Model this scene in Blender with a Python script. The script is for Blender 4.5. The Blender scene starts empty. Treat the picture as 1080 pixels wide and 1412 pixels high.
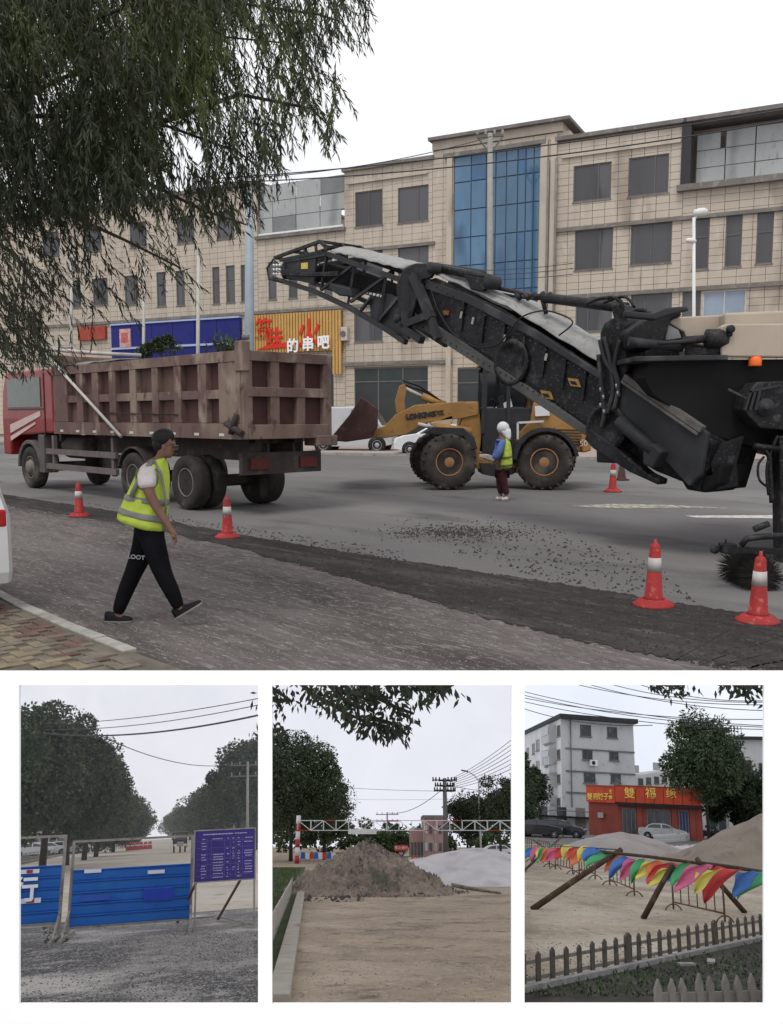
import bpy, bmesh, math, random
import numpy as np
from mathutils import Vector, Matrix, Quaternion
R_ = math.radians
random.seed(7); np.random.seed(7)
scene = bpy.context.scene
col = scene.collection
# ------------------------------------------------ camera
FOC = 1200.0; CX, CY = 540.0, 706.0
HOR = 575.0; CAMH = 1.8
PITCH = math.atan((CY-HOR)/FOC)
cd = bpy.data.cameras.new('camera'); cam = bpy.data.objects.new('camera', cd); col.objects.link(cam)
cd.sensor_fit = 'AUTO'; cd.sensor_width = 36.0; cd.lens = 36.0*FOC/1412.0
cd.clip_start = 0.1; cd.clip_end = 3000
CAM = Vector((0, 0, CAMH)); cam.location = CAM; cam.rotation_euler = (math.pi/2-PITCH, 0, 0)
scene.camera = cam
# ------------------------------------------------ overcast sky and soft sun
w = bpy.data.worlds.new('World'); scene.world = w; w.use_nodes = True
nt = w.node_tree; nt.nodes.clear()
out = nt.nodes.new('ShaderNodeOutputWorld'); bg = nt.nodes.new('ShaderNodeBackground')
sky = nt.nodes.new('ShaderNodeTexSky'); sky.sky_type = 'NISHITA'; sky.sun_disc = False
sky.sun_elevation = R_(62); sky.sun_rotation = R_(200); sky.dust_density = 5.0; sky.air_density = 1.0; sky.ozone_density = 1.0
hs = nt.nodes.new('ShaderNodeHueSaturation'); hs.inputs['Saturation'].default_value = 0.10
mixw = nt.nodes.new('ShaderNodeMix'); mixw.data_type = 'RGBA'; mixw.inputs['Factor'].default_value = 0.72
tc = nt.nodes.new('ShaderNodeTexCoord'); nz = nt.nodes.new('ShaderNodeTexNoise'); nz.inputs['Scale'].default_value = 1.6; nz.inputs['Detail'].default_value = 5
rp = nt.nodes.new('ShaderNodeValToRGB'); rp.color_ramp.elements[0].position = .3; rp.color_ramp.elements[1].position = .7
rp.color_ramp.elements[0].color = (9.0, 9.2, 10.0, 1); rp.color_ramp.elements[1].color = (12.5, 12.5, 12.7, 1)
nt.links.new(tc.outputs['Generated'], nz.inputs['Vector']); nt.links.new(nz.outputs['Fac'], rp.inputs['Fac'])
nt.links.new(sky.outputs[0], hs.inputs['Color']); nt.links.new(hs.outputs[0], mixw.inputs[6]); nt.links.new(rp.outputs[0], mixw.inputs[7])
nt.links.new(mixw.outputs[2], bg.inputs['Color']); bg.inputs['Strength'].default_value = 0.112
nt.links.new(bg.outputs[0], out.inputs[0])
sd = bpy.data.lights.new('sun', 'SUN'); so = bpy.data.objects.new('sun', sd); col.objects.link(so)
sd.energy = 1.5; sd.angle = R_(22); sd.color = (1, .96, .9)
so.rotation_euler = (R_(28), 0, R_(-20))
scene.view_settings.view_transform = 'Standard'; scene.view_settings.look = 'None'
scene.view_settings.exposure = 0.0; scene.view_settings.gamma = 1.0; scene.view_settings.use_curve_mapping = False
scene.cycles.max_bounces = 8; scene.cycles.diffuse_bounces = 3; scene.cycles.transparent_max_bounces = 8
scene.cycles.sample_clamp_indirect = 8; scene.cycles.volume_bounces = 2

# ------------------------------------------------ frames: the street, and the three scenes seen through the wall openings
cR = Vector((1, 0, 0)); cF = Vector((0, math.cos(PITCH), -math.sin(PITCH))); cU = Vector((0, math.sin(PITCH), math.cos(PITCH)))
def camray(px, py): return (cF*FOC + cR*(px-CX) + cU*(CY-py)).normalized()
class Frame:
    def __init__(s, M=None, camh=CAMH, clip=None):
        s.M = M or Matrix.Identity(4); s.Mi = s.M.inverted(); s.cam = s.Mi @ CAM; s.h = s.cam.z
        s.clip = []
        for (px, sign) in (clip or []):              # bays end at the partition between two openings
            n = camray(px, 400).cross(camray(px, 1400)).normalized()
            if n.dot(cR) < 0: n = -n
            n = (s.Mi.to_3x3() @ n) * sign           # keep the side n.dot(p-cam) >= 0
            s.clip.append(n.normalized())
    def ray(s, px, py): return (s.Mi.to_3x3() @ camray(px, py)).normalized()
    def G(s, px, py, z=0.0):
        d = s.ray(px, py); return s.cam + d*((z-s.cam.z)/d.z)
    def at(s, px, py, Y):
        d = s.ray(px, py); return s.cam + d*((Y-s.cam.y)/d.y)
    def ppm(s, Y): return FOC/Y
class Plane:                                          # a vertical plane in a frame
    def __init__(s, fr, p0, dr):
        s.fr = fr; s.p0 = Vector((p0[0], p0[1], 0)); s.d = Vector((dr[0], dr[1], 0)).normalized()
        n = Vector((-s.d.y, s.d.x, 0))
        if n.dot(s.p0 - Vector((fr.cam.x, fr.cam.y, 0))) < 0: n = -n
        s.n = n                                        # points away from the viewer
    def w(s, px, py, off=0.0):
        d = s.fr.ray(px, py); o = s.p0 + s.n*off
        t = (o - s.fr.cam).dot(s.n)/d.dot(s.n); return s.fr.cam + d*t
    def uz(s, px, py):
        p = s.w(px, py); return (p-s.p0).dot(s.d), p.z
    def pt(s, u, z, off=0.0): return s.p0 + s.d*u + s.n*off + Vector((0, 0, z))
MAIN = Frame()
def bay_matrix(cx, hy, h):
    d0 = camray(cx, hy); dd = Vector((cx-CX, CY-hy, -FOC))
    X = Vector((1, 0, 0)); Y = Vector((0, 1, 0))
    ua = Vector((0, FOC, dd.y)).normalized()
    dn = dd.normalized(); ub = (Y - dn*Y.dot(dn)).normalized()
    u = (ua+ub).normalized()
    U = cR*u.x + cU*u.y - cF*u.z
    F = d0; U = (U - F*U.dot(F)).normalized(); Rr = F.cross(U)
    O = CAM - U*h
    return Matrix(((Rr.x, F.x, U.x, O.x), (Rr.y, F.y, U.y, O.y), (Rr.z, F.z, U.z, O.z), (0, 0, 0, 1)))
XL, XM, XR = -60.0, 365.8, 714.2
B1 = Frame(bay_matrix(192, 1153, 1.6), clip=[(XM, -1)])
B2 = Frame(bay_matrix(540, 1163, 1.6), clip=[(XM, 1), (XR, -1)])
B3 = Frame(bay_matrix(888, 1108, 3.2), clip=[(XR, 1)])

# ------------------------------------------------ materials
MATS = {}
def mat(name, c, rough=.75, var=.18, scale=2.0, bump=.0, bscale=40., metal=0., c2=None, spots=None, emit=None, alpha=None, spec=.2, stretch=None, coat=0):
    if name in MATS: return MATS[name]
    m = bpy.data.materials.new(name); m.use_nodes = True; n = m.node_tree.nodes; l = m.node_tree.links
    b = n['Principled BSDF']; b.inputs['Roughness'].default_value = rough; b.inputs['Metallic'].default_value = metal
    b.inputs['Specular IOR Level'].default_value = spec
    if coat: b.inputs['Coat Weight'].default_value = coat
    g = n.new('ShaderNodeNewGeometry'); src = g.outputs['Position']
    if stretch:
        mp = n.new('ShaderNodeMapping'); mp.inputs['Scale'].default_value = stretch[:3]
        if len(stretch) > 3: mp.vector_type = 'TEXTURE'; mp.inputs['Rotation'].default_value = (0, 0, stretch[3]); mp.inputs['Scale'].default_value = tuple(1/q for q in stretch[:3])
        l.new(src, mp.inputs[0]); src = mp.outputs[0]
    nz = n.new('ShaderNodeTexNoise'); nz.inputs['Scale'].default_value = scale; nz.inputs['Detail'].default_value = 6; nz.inputs['Roughness'].default_value = .62
    l.new(src, nz.inputs['Vector'])
    r = n.new('ShaderNodeValToRGB'); r.color_ramp.elements[0].position = .32; r.color_ramp.elements[1].position = .68
    a = c2 if c2 else tuple(x*(1-var) for x in c); bcol = c if c2 else tuple(min(1, x*(1+var)) for x in c)
    r.color_ramp.elements[0].color = (*a, 1); r.color_ramp.elements[1].color = (*bcol, 1)
    l.new(nz.outputs['Fac'], r.inputs['Fac']); o = r.outputs['Color']
    for (sc, lo, hi, sc_col) in (spots or []):
        z = n.new('ShaderNodeTexNoise'); z.inputs['Scale'].default_value = sc; z.inputs['Detail'].default_value = 4
        l.new(src, z.inputs['Vector'])
        mr = n.new('ShaderNodeMapRange'); mr.inputs[1].default_value = lo; mr.inputs[2].default_value = hi; l.new(z.outputs['Fac'], mr.inputs[0])
        mx = n.new('ShaderNodeMix'); mx.data_type = 'RGBA'; l.new(mr.outputs[0], mx.inputs['Factor']); l.new(o, mx.inputs[6]); mx.inputs[7].default_value = (*sc_col, 1)
        o = mx.outputs[2]
    l.new(o, b.inputs['Base Color'])
    if bump:
        z = n.new('ShaderNodeTexNoise'); z.inputs['Scale'].default_value = bscale; z.inputs['Detail'].default_value = 5; l.new(src, z.inputs['Vector'])
        bm = n.new('ShaderNodeBump'); bm.inputs['Strength'].default_value = min(1, bump); bm.inputs['Distance'].default_value = .02*max(1, bump); l.new(z.outputs['Fac'], bm.inputs['Height']); l.new(bm.outputs[0], b.inputs['Normal'])
    if emit: b.inputs['Emission Color'].default_value = (*emit[:3], 1); b.inputs['Emission Strength'].default_value = emit[3]
    MATS[name] = m; return m
def sky_mat(name, top, low, hz, strength=1.0):
    """emissive overcast sky of a bay: colour by height angle, soft clouds"""
    m = bpy.data.materials.new(name); m.use_nodes = True; n = m.node_tree.nodes; l = m.node_tree.links; n.clear()
    o = n.new('ShaderNodeOutputMaterial'); e = n.new('ShaderNodeEmission'); g = n.new('ShaderNodeNewGeometry')
    nz = n.new('ShaderNodeTexNoise'); nz.inputs['Scale'].default_value = .022; nz.inputs['Detail'].default_value = 6; nz.inputs['Roughness'].default_value = .55; nz.inputs['Distortion'].default_value = .6
    r = n.new('ShaderNodeValToRGB'); r.color_ramp.elements[0].position = .2; r.color_ramp.elements[1].position = .8
    r.color_ramp.elements[0].color = (*low, 1); r.color_ramp.elements[1].color = (*top, 1)
    l.new(g.outputs['Position'], nz.inputs['Vector']); l.new(nz.outputs['Fac'], r.inputs[0]); l.new(r.outputs[0], e.inputs[0]); e.inputs[1].default_value = strength
    l.new(e.outputs[0], o.inputs[0]); m.cycles.emission_sampling = 'NONE'
    return m

# ------------------------------------------------ object helpers
def setp(o, label=None, cat=None, group=None, kind=None):
    if label: o['label'] = label
    if cat: o['category'] = cat
    if group: o['group'] = group
    if kind: o['kind'] = kind
    return o
def thing(name, label, cat, loc, fr=MAIN, group=None, rz=0.0):
    o = bpy.data.objects.new(name, None); col.objects.link(o); o.empty_display_size = .2
    L = Matrix.Translation(Vector(loc)) @ Matrix.Rotation(rz, 4, 'Z')
    o.matrix_world = fr.M @ L
    FRI[o.name] = (fr, L)
    return setp(o, label, cat, group)
FRI = {}
class MB:
    def __init__(s): s.v = []; s.f = []; s.sm = []
    def add(s, vs, fs, smooth=False):
        k = len(s.v); s.v += [Vector(a) for a in vs]; s.f += [tuple(i+k for i in f) for f in fs]; s.sm += [smooth]*len(fs); return s
    def box(s, c, d, rz=0, ry=0, rx=0, taper=1.0):
        M = Matrix.Rotation(rz, 3, 'Z') @ Matrix.Rotation(ry, 3, 'Y') @ Matrix.Rotation(rx, 3, 'X'); c = Vector(c)
        vs = []
        for z in (-.5, .5):
            t = taper if z > 0 else 1
            for (x, y) in ((-.5, -.5), (.5, -.5), (.5, .5), (-.5, .5)): vs.append(c + M @ Vector((x*d[0]*t, y*d[1]*t, z*d[2])))
        return s.add(vs, [(3, 2, 1, 0), (4, 5, 6, 7), (0, 1, 5, 4), (1, 2, 6, 5), (2, 3, 7, 6), (3, 0, 4, 7)])
    def hexa(s, a, b):          # two quads (4 points each) joined
        return s.add(list(a)+list(b), [(3, 2, 1, 0), (4, 5, 6, 7), (0, 1, 5, 4), (1, 2, 6, 5), (2, 3, 7, 6), (3, 0, 4, 7)])
    def prism(s, pts, ext):     # polygon extruded by vector ext
        n = len(pts); ext = Vector(ext); P = [Vector(p) for p in pts]
        return s.add(P+[p+ext for p in P], [tuple(range(n-1, -1, -1)), tuple(range(n, 2*n))]+[(i, (i+1) % n, (i+1) % n+n, i+n) for i in range(n)])
    def quad(s, a, b, c, d): return s.add([a, b, c, d], [(0, 1, 2, 3)])
    def tube(s, path, r, n=8, cap=True):
        P = [Vector(p) for p in path]; rs = r if isinstance(r, (list, tuple)) else [r]*len(P)
        vs = []; fs = []; prev = None
        for i, p in enumerate(P):
            t = (P[min(i+1, len(P)-1)]-P[max(i-1, 0)]).normalized()
            ref = prev if prev is not None else (Vector((0, 0, 1)) if abs(t.z) < .9 else Vector((1, 0, 0)))
            a = (ref - t*ref.dot(t)).normalized(); b = t.cross(a); prev = a
            for k in range(n):
                an = 2*math.pi*k/n; vs.append(p+(a*math.cos(an)+b*math.sin(an))*rs[i])
        for i in range(len(P)-1):
            for k in range(n): fs.append((i*n+k, i*n+(k+1) % n, (i+1)*n+(k+1) % n, (i+1)*n+k))
        s.add(vs, fs, True)
        if cap:
            k0 = len(s.v)-len(vs); s.f.append(tuple(k0+k for k in range(n-1, -1, -1))); s.sm.append(False)
            s.f.append(tuple(k0+(len(P)-1)*n+k for k in range(n))); s.sm.append(False)
        return s
    def bar(s, a, b, w, h=None):   # rectangular bar between two points
        a = Vector(a); b = Vector(b); t = (b-a).normalized(); h = h or w
        ref = Vector((0, 0, 1)) if abs(t.z) < .95 else Vector((1, 0, 0))
        x = t.cross(ref).normalized(); y = x.cross(t)
        q = lambda p: [p-x*w/2-y*h/2, p+x*w/2-y*h/2, p+x*w/2+y*h/2, p-x*w/2+y*h/2]
        return s.hexa(q(a), q(b))
    def lathe(s, c, prof, axis=(0, 0, 1), n=20, smooth=True):   # prof: [(r, t)]
        c = Vector(c); ax = Vector(axis).normalized(); ref = Vector((0, 0, 1)) if abs(ax.z) < .9 else Vector((1, 0, 0))
        a = ax.cross(ref).normalized(); b = ax.cross(a); vs = []; fs = []
        for (r, t) in prof:
            for k in range(n):
                an = 2*math.pi*k/n; vs.append(c+ax*t+(a*math.cos(an)+b*math.sin(an))*r)
        for i in range(len(prof)-1):
            for k in range(n): fs.append((i*n+k, i*n+(k+1) % n, (i+1)*n+(k+1) % n, (i+1)*n+k))
        s.add(vs, fs, smooth); k0 = len(s.v)-len(vs)
        s.f.append(tuple(k0+k for k in range(n))); s.sm.append(False); s.f.append(tuple(k0+(len(prof)-1)*n+k for k in range(n))); s.sm.append(False)
        return s
    def grid(s, nx, ny, fn, smooth=True):
        vs = [fn(i/nx, j/ny) for j in range(ny+1) for i in range(nx+1)]
        return s.add(vs, [(j*(nx+1)+i, j*(nx+1)+i+1, (j+1)*(nx+1)+i+1, (j+1)*(nx+1)+i) for j in range(ny) for i in range(nx)], smooth)
    def build(s, name, m, parent=None, fr=None, bevel=0, local=False, label=None, cat=None, group=None, kind=None, recalc=True, solid=0, clip=True, sub=0):
        """parent: a thing (empty) or a part; vertices are in frame coordinates unless local"""
        L = Matrix.Identity(4)
        if parent is not None:
            root = parent
            while root.parent: root = root.parent
            if root.name in FRI: fr2, L = FRI[root.name]; fr = fr or fr2
        fr = fr or MAIN
        vs = s.v
        if not vs: return None
        if clip and fr.clip:
            Lm = L if local else Matrix.Identity(4)
            need = False
            for n in fr.clip:
                ds = [n.dot(Lm @ v - fr.cam) for v in vs]
                if max(ds) < 0: return None
                if min(ds) < 0: need = True
            if need:
                bm = bmesh.new(); bv = [bm.verts.new(Lm @ v) for v in vs]
                for f, smo in zip(s.f, s.sm):
                    try: bm.faces.new([bv[i] for i in f]).smooth = smo
                    except ValueError: pass
                for n in fr.clip:
                    bmesh.ops.bisect_plane(bm, geom=bm.verts[:]+bm.edges[:]+bm.faces[:], plane_co=fr.cam, plane_no=n, clear_inner=True)
                bm.verts.index_update()
                if not bm.faces: bm.free(); return None
                s = MB(); li = Lm.inverted(); s.v = [li @ v.co for v in bm.verts]
                s.f = [tuple(v.index for v in f.verts) for f in bm.faces]; s.sm = [f.smooth for f in bm.faces]; bm.free()
                vs = s.v
        if not local:
            Li = L.inverted(); vs = [Li @ v for v in vs]
        me = bpy.data.meshes.new(name); me.from_pydata([tuple(v) for v in vs], [], s.f)
        me.polygons.foreach_set('use_smooth', s.sm)
        if recalc:
            bm = bmesh.new(); bm.from_mesh(me); bmesh.ops.recalc_face_normals(bm, faces=bm.faces); bm.to_mesh(me); bm.free()
        me.materials.append(m); o = bpy.data.objects.new(name, me); col.objects.link(o)
        if parent is not None: o.parent = parent
        else: o.matrix_world = fr.M.copy(); FRI[o.name] = (fr, Matrix.Identity(4))
        if solid: q = o.modifiers.new('solid', 'SOLIDIFY'); q.thickness = solid
        if bevel: q = o.modifiers.new('bevel', 'BEVEL'); q.width = bevel; q.segments = 2; q.limit_method = 'ANGLE'; q.angle_limit = R_(40)
        if sub: q = o.modifiers.new('sub', 'SUBSURF'); q.levels = sub; q.render_levels = sub
        return setp(o, label, cat, group, kind)
def inst(name, src, parent, mtx):
    o = bpy.data.objects.new(name, src.data if hasattr(src, 'data') else src); col.objects.link(o); o.parent = parent; o.matrix_local = mtx; return o
def raw(name, V, F, m, fr=MAIN, parent=None, smooth=False, kind=None, label=None, cat=None, group=None, clipf=True, attr=None):
    """numpy mesh of equal-size faces; V (n,k,3) faces in frame coordinates"""
    V = np.asarray(V, dtype=np.float64); 
    if clipf and fr.clip and len(V):
        keep = np.ones(len(V), bool)
        for n in fr.clip:
            d = (V - np.array(fr.cam)) @ np.array(n); keep &= (d.min(axis=1) > 0)
        V = V[keep]
    if not len(V): return None
    L = Matrix.Identity(4)
    if parent is not None:
        root = parent
        while root.parent: root = root.parent
        if root.name in FRI: L = FRI[root.name][1]
    Li = np.array(L.inverted()); n, k = V.shape[:2]; P = V.reshape(-1, 3) @ Li[:3, :3].T + Li[:3, 3]
    me = bpy.data.meshes.new(name); me.vertices.add(n*k); me.vertices.foreach_set('co', P.ravel().astype(np.float32))
    me.loops.add(n*k); me.loops.foreach_set('vertex_index', np.arange(n*k, dtype=np.int32))
    me.polygons.add(n); me.polygons.foreach_set('loop_start', (np.arange(n)*k).astype(np.int32)); me.polygons.foreach_set('loop_total', np.full(n, k, np.int32))
    me.update(); me.validate(); me.materials.append(m)
    o = bpy.data.objects.new(name, me); col.objects.link(o)
    if parent is not None: o.parent = parent
    else: o.matrix_world = fr.M.copy(); FRI[o.name] = (fr, Matrix.Identity(4))
    return setp(o, label, cat, group, kind)
def text(name, s, size, m, parent, pos, xdir, up, depth=.01, fr=MAIN, align='CENTER', shear=0, sx=1, bold=0):
    cu = bpy.data.curves.new(name, 'FONT'); cu.body = s; cu.size = size; cu.extrude = depth; cu.align_x = align; cu.align_y = 'CENTER'; cu.shear = shear; cu.offset = bold
    t = bpy.data.objects.new(name, cu); col.objects.link(t)
    dg = bpy.context.evaluated_depsgraph_get(); me = bpy.data.meshes.new_from_object(t.evaluated_get(dg)); bpy.data.objects.remove(t)
    me.materials.clear(); me.materials.append(m)
    X = Vector(xdir).normalized(); Zu = Vector(up).normalized(); N = X.cross(Zu)
    T = Matrix(((X.x*sx, Zu.x, N.x, pos[0]), (X.y*sx, Zu.y, N.y, pos[1]), (X.z*sx, Zu.z, N.z, pos[2]), (0, 0, 0, 1)))
    root = parent
    while root.parent: root = root.parent
    L = FRI[root.name][1] if root.name in FRI else Matrix.Identity(4)
    frr = FRI[root.name][0] if root.name in FRI else fr
    me.transform(T)
    if frr.clip:
        bm = bmesh.new(); bm.from_mesh(me)
        for n in frr.clip: bmesh.ops.bisect_plane(bm, geom=bm.verts[:]+bm.edges[:]+bm.faces[:], plane_co=frr.cam, plane_no=n, clear_inner=True)
        bm.to_mesh(me); bm.free()
    me.transform(L.inverted())
    if not len(me.polygons): return None
    o = bpy.data.objects.new(name, me); col.objects.link(o); o.parent = parent; return o
# ================================================ the setting
WHITE = mat('white_render', (.86, .86, .86), .6, .02, 1.5)
ray0 = camray(540, 929)
DW = (CAM + ray0*(CAMH/-ray0.z) - CAM).dot(cF)         # depth of the wall plane along the camera axis
def wp(px, py, t=0.0):                                  # a point on the leaning wall plane
    return CAM + (cF*FOC + cR*(px-CX) + cU*(CY-py))*(DW/FOC) + cF*t
# --- street ground: one sheet out to the horizon, cut straight along the top of the retaining wall
y0 = wp(540, 929).y + .01
G = MAIN.G
def strip(name, m, pts, z, kind='structure'):
    b = MB(); n = len(pts); b.add([(p[0], p[1], z) for p in pts], [tuple(range(n))]); o = b.build(name, m, kind=kind, clip=False); return o
ground_m = mat('earth_ground', (.10, .09, .08), .95, .2, .5)
strip('ground', ground_m, [(-900, y0), (900, y0), (900, 1500), (-900, 1500)], -.012)
asph = mat('asphalt', (.128, .121, .121), .88, .10, .35, bump=.25, bscale=60, spots=[(.22, .48, .66, (.178, .17, .167)), (.9, .54, .70, (.09, .085, .085)), (14, .60, .78, (.17, .165, .16)), (45, .62, .74, (.2, .195, .19))], stretch=(.45, 1, 1, R_(135)))
# road direction and its edges
def line_pts(pts): return [MAIN.G(*p) for p in pts]
# road surface polygon in pixels (ground): everything between milled strip edge and far kerb
far_k = [(-300, 604), (100, 613), (400, 626), (560, 629), (760, 633), (1080, 637), (1500, 644)]
strip('road', asph, [G(-420, 700), G(-420, 668)] + [G(-300, 612)]+[G(*p) for p in far_k[1:]] + [Vector((30, y0, 0)), Vector((-30, y0, 0))], -.004)
mill = mat('milled_asphalt', (.108, .093, .088), .95, .3, 5.0, bump=1.0, bscale=30, spots=[(.9, .48, .66, (.055, .046, .043)), (.5, .55, .72, (.125, .112, .107)), (13, .54, .68, (.16, .145, .138)), (34, .58, .70, (.27, .25, .24)), (70, .60, .72, (.045, .04, .037))], stretch=(.22, 1, 1, R_(135)))
strip('milled_surface', mill, [G(-250, 652), G(40, 688), G(330, 742), G(620, 800), G(900, 840), G(1100, 870), Vector((6.5, y0, 0)), Vector((3.8, y0, 0)), Vector((-8, y0, 0)), G(-200, 830)], 0.0)
dark = mat('fresh_milled_edge', (.034, .029, .027), .97, .35, 6.0, bump=1.0, bscale=30, spots=[(30, .62, .74, (.17, .155, .145)), (2.2, .52, .68, (.018, .016, .015)), (1.2, .57, .70, (.07, .062, .058)), (6, .60, .72, (.085, .076, .07))], stretch=(.22, 1, 1, R_(135)))
_top = [(-100, 668), (60, 690), (180, 708), (330, 738), (540, 771), (760, 803), (900, 826), (1040, 848), (1250, 890), (1400, 929)]
_bot = [(-100, 672), (0, 694), (150, 719), (300, 750), (460, 792), (620, 838), (780, 880), (930, 908), (1060, 922), (1400, 929)]
def _dens(L_, n, amp, sd):
    rg = random.Random(sd); o_ = []; w_ = 0
    for i in range(n+1):
        t_ = i/n*(len(L_)-1); k = min(int(t_), len(L_)-2); f_ = t_-k; x = L_[k][0]+(L_[k+1][0]-L_[k][0])*f_; y = L_[k][1]+(L_[k+1][1]-L_[k][1])*f_
        w_ = w_*.7+rg.uniform(-1, 1)*amp; o_.append((x, y+w_*(y-560)/200))
    return o_
_N = 420; _top = _dens(_top, _N, .8, 1); _bot = _dens(_bot, _N, 1.2, 2); _top = [(x, min(y, 928.5)) for x, y in _top]; _bot = [(x, min(y, 928.8)) for x, y in _bot]
_b = MB(); _q = [G(*p) for p in _top]+[G(*p) for p in _bot]; _b.add([(p.x, max(p.y, y0), .006) for p in _q], [(i, i+1, _N+2+i, _N+1+i) for i in range(_N)])
_b.build('milled_strip', dark, kind='structure')
# raised milled rows: a fine relief of crumbs on the foreground (uncountable)
def crumbs(name, n, region, size, m, seed, zlo=.0):
    rg = np.random.RandomState(seed); out_ = []
    for _ in range(n):
        px, py = region(rg); p = G(px, py)
        if p.y < y0+.05: continue
        s = size*(.4+rg.rand()**2*1.5); a = rg.rand()*6.28
        q = [np.array([p.x+math.cos(a+k*2.09)*s*(.7+.5*rg.rand()), p.y+math.sin(a+k*2.09)*s*(.7+.5*rg.rand()), zlo]) for k in range(3)]
        t = np.array([p.x, p.y, zlo+s*(.5+.5*rg.rand())])
        for k in range(3): out_.append([q[k], q[(k+1) % 3], t])
    return raw(name, out_, None, m, kind='stuff')
stone_d = mat('crumb_dark', (.05, .045, .042), .95, .4, 9)
stone_l = mat('crumb_pale', (.17, .16, .15), .9, .4, 9)
def tri_region(poly):
    xs = [p[0] for p in poly]; ys = [p[1] for p in poly]
    def inside(x, y):
        c = False; j = len(poly)-1
        for i in range(len(poly)):
            if (poly[i][1] > y) != (poly[j][1] > y) and x < (poly[j][0]-poly[i][0])*(y-poly[i][1])/(poly[j][1]-poly[i][1])+poly[i][0]: c = not c
            j = i
        return c
    def f(rg):
        while True:
            x = min(xs)+rg.rand()*(max(xs)-min(xs)); y = min(ys)+rg.rand()*(max(ys)-min(ys))
            if inside(x, y): return x, y
    return f
crumbs('asphalt_crumbs', 9000, tri_region([(40, 690), (330, 738), (760, 803), (1100, 860), (1100, 929), (1000, 925), (620, 838), (300, 748)]), .016, stone_d, 1)
crumbs('pale_crumbs', 9000, tri_region([(0, 690), (300, 745), (620, 838), (1000, 929), (300, 929), (0, 830)]), .0065, stone_l, 2)
crumbs('scattered_crumbs', 900, tri_region([(540, 715), (700, 712), (900, 770), (960, 830), (760, 800), (620, 762)]), .016, stone_d, 3)
crumbs('spilled_crumbs', 1500, lambda rg: (635+rg.randn()*50, 733+rg.randn()*4.5+(abs(rg.randn())*5 if rg.rand()<.3 else 0)), .014, stone_d, 4)
crumbs('loose_crumbs', 500, tri_region([(100, 690), (340, 728), (560, 760), (560, 772), (330, 742)]), .014, stone_d, 5)
# pale worn patches of old paint on the road
paint = mat('worn_road_paint', (.36, .33, .27), .9, .35, 3.0, spots=[(9, .45, .6, (.15, .145, .14))])
white_p = mat('white_road_paint', (.5, .48, .46), .85, .25, 5.0, spots=[(12, .55, .7, (.2, .19, .19))])
strip('road_marking', paint, [G(785, 697.5), G(850, 694.5), G(920, 696), G(1015, 701), G(930, 699.8), G(865, 701), G(820, 699.5)], 0.000)
strip('road_marking', white_p, [G(945, 711), G(1100, 710), G(1100, 715), G(960, 713.5)], 0.000)
# far pavement beyond the road with a low kerb
pav = mat('pink_pavement', (.33, .27, .245), .9, .12, .6, bump=.2, bscale=30, spots=[(3, .58, .72, (.22, .18, .17))])
fk = [G(*p) for p in far_k]
b = MB(); back = [Vector((p.x*1.9+3, p.y*1.9+3, 0)) for p in fk]
b.add([(p.x, p.y, .11) for p in fk]+[(p.x, p.y, .11) for p in back], [(i, i+1, len(fk)+i+1, len(fk)+i) for i in range(len(fk)-1)])
b.build('far_pavement', pav, kind='structure')
kerbm = mat('kerb_stone', (.30, .28, .26), .9, .2, 3, bump=.3, spots=[(2, .55, .7, (.17, .15, .14))])
kb = MB()
for a, c in zip(fk[:-1], fk[1:]): kb.bar((a.x, a.y, .05), (c.x, c.y, .05), .16, .135)
kb.build('far_kerb', kerbm, kind='structure')

# --- foreground pavement with kerb stones and herringbone pavers (lower left)
kl = [(-60, 788), (28, 833), (100, 864), (180, 896), (260, 924), (300, 938)]
K = [G(*p, z=.02) for p in kl]
nearp = strip('near_pavement', mat('sand_bed', (.13, .115, .095), .95, .3, 4, bump=.4), [(p.x, p.y) for p in K if p.y > y0]+[(-2.0, y0+.0), (-9, y0), (-12, 12)], .008)
setp(nearp, kind='structure')
# kerb stones laid end to end
km = mat('near_kerb_stone', (.33, .315, .29), .9, .22, 5, bump=.35, spots=[(3, .56, .7, (.16, .145, .13)), (25, .62, .75, (.2, .19, .18))])
tot = []
for a, c in zip(K[:-1], K[1:]):
    n = max(1, round((c-a).length/.62)); 
    for i in range(n):
        tot.append((a.lerp(c, i/n), a.lerp(c, (i+1)/n)))
for (a, c) in tot:
    if min(a.y, c.y) < y0+.02: continue
    mb = MB(); g = (c-a)*.012; mb.bar((a.x+g.x, a.y+g.y, -.048+random.uniform(-.004, .004)), (c.x-g.x, c.y-g.y, -.048+random.uniform(-.004, .004)), .115, .15)
    o = mb.build('kerb_stone', km, bevel=.008); o.parent = nearp; 
# pavers, herringbone pairs
pm = [mat('paver_tan', (.20, .165, .115), .9, .25, 6, bump=.3), mat('paver_red', (.125, .078, .066), .9, .25, 6, bump=.3), mat('paver_grey', (.15, .13, .105), .9, .25, 6, bump=.3)]
pmesh = []
for m_ in pm:
    bb = MB().box((0, 0, 0), (.192, .092, .05)); o = bb.build('paver', m_, clip=False); me_ = o.data; bpy.data.objects.remove(o)
    bm = bmesh.new(); bm.from_mesh(me_); bmesh.ops.bevel(bm, geom=bm.edges[:], offset=.005, segments=1); bm.to_mesh(me_); bm.free(); pmesh.append(me_)
kd = (K[2]-K[1]).normalized(); kn = Vector((kd.y, -kd.x, 0)); 
if kn.y > 0: kn = -kn
cnt = 0; org = K[1]+kn*.075
cells = []
S_ = .1
for i in range(-30, 60):
    for j in range(0, 40):
        k = (i-j) % 4
        if k == 0: cells.append((i, j, 0))
        elif k == 2: cells.append((i, j, 1))
pav_list = []
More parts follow.
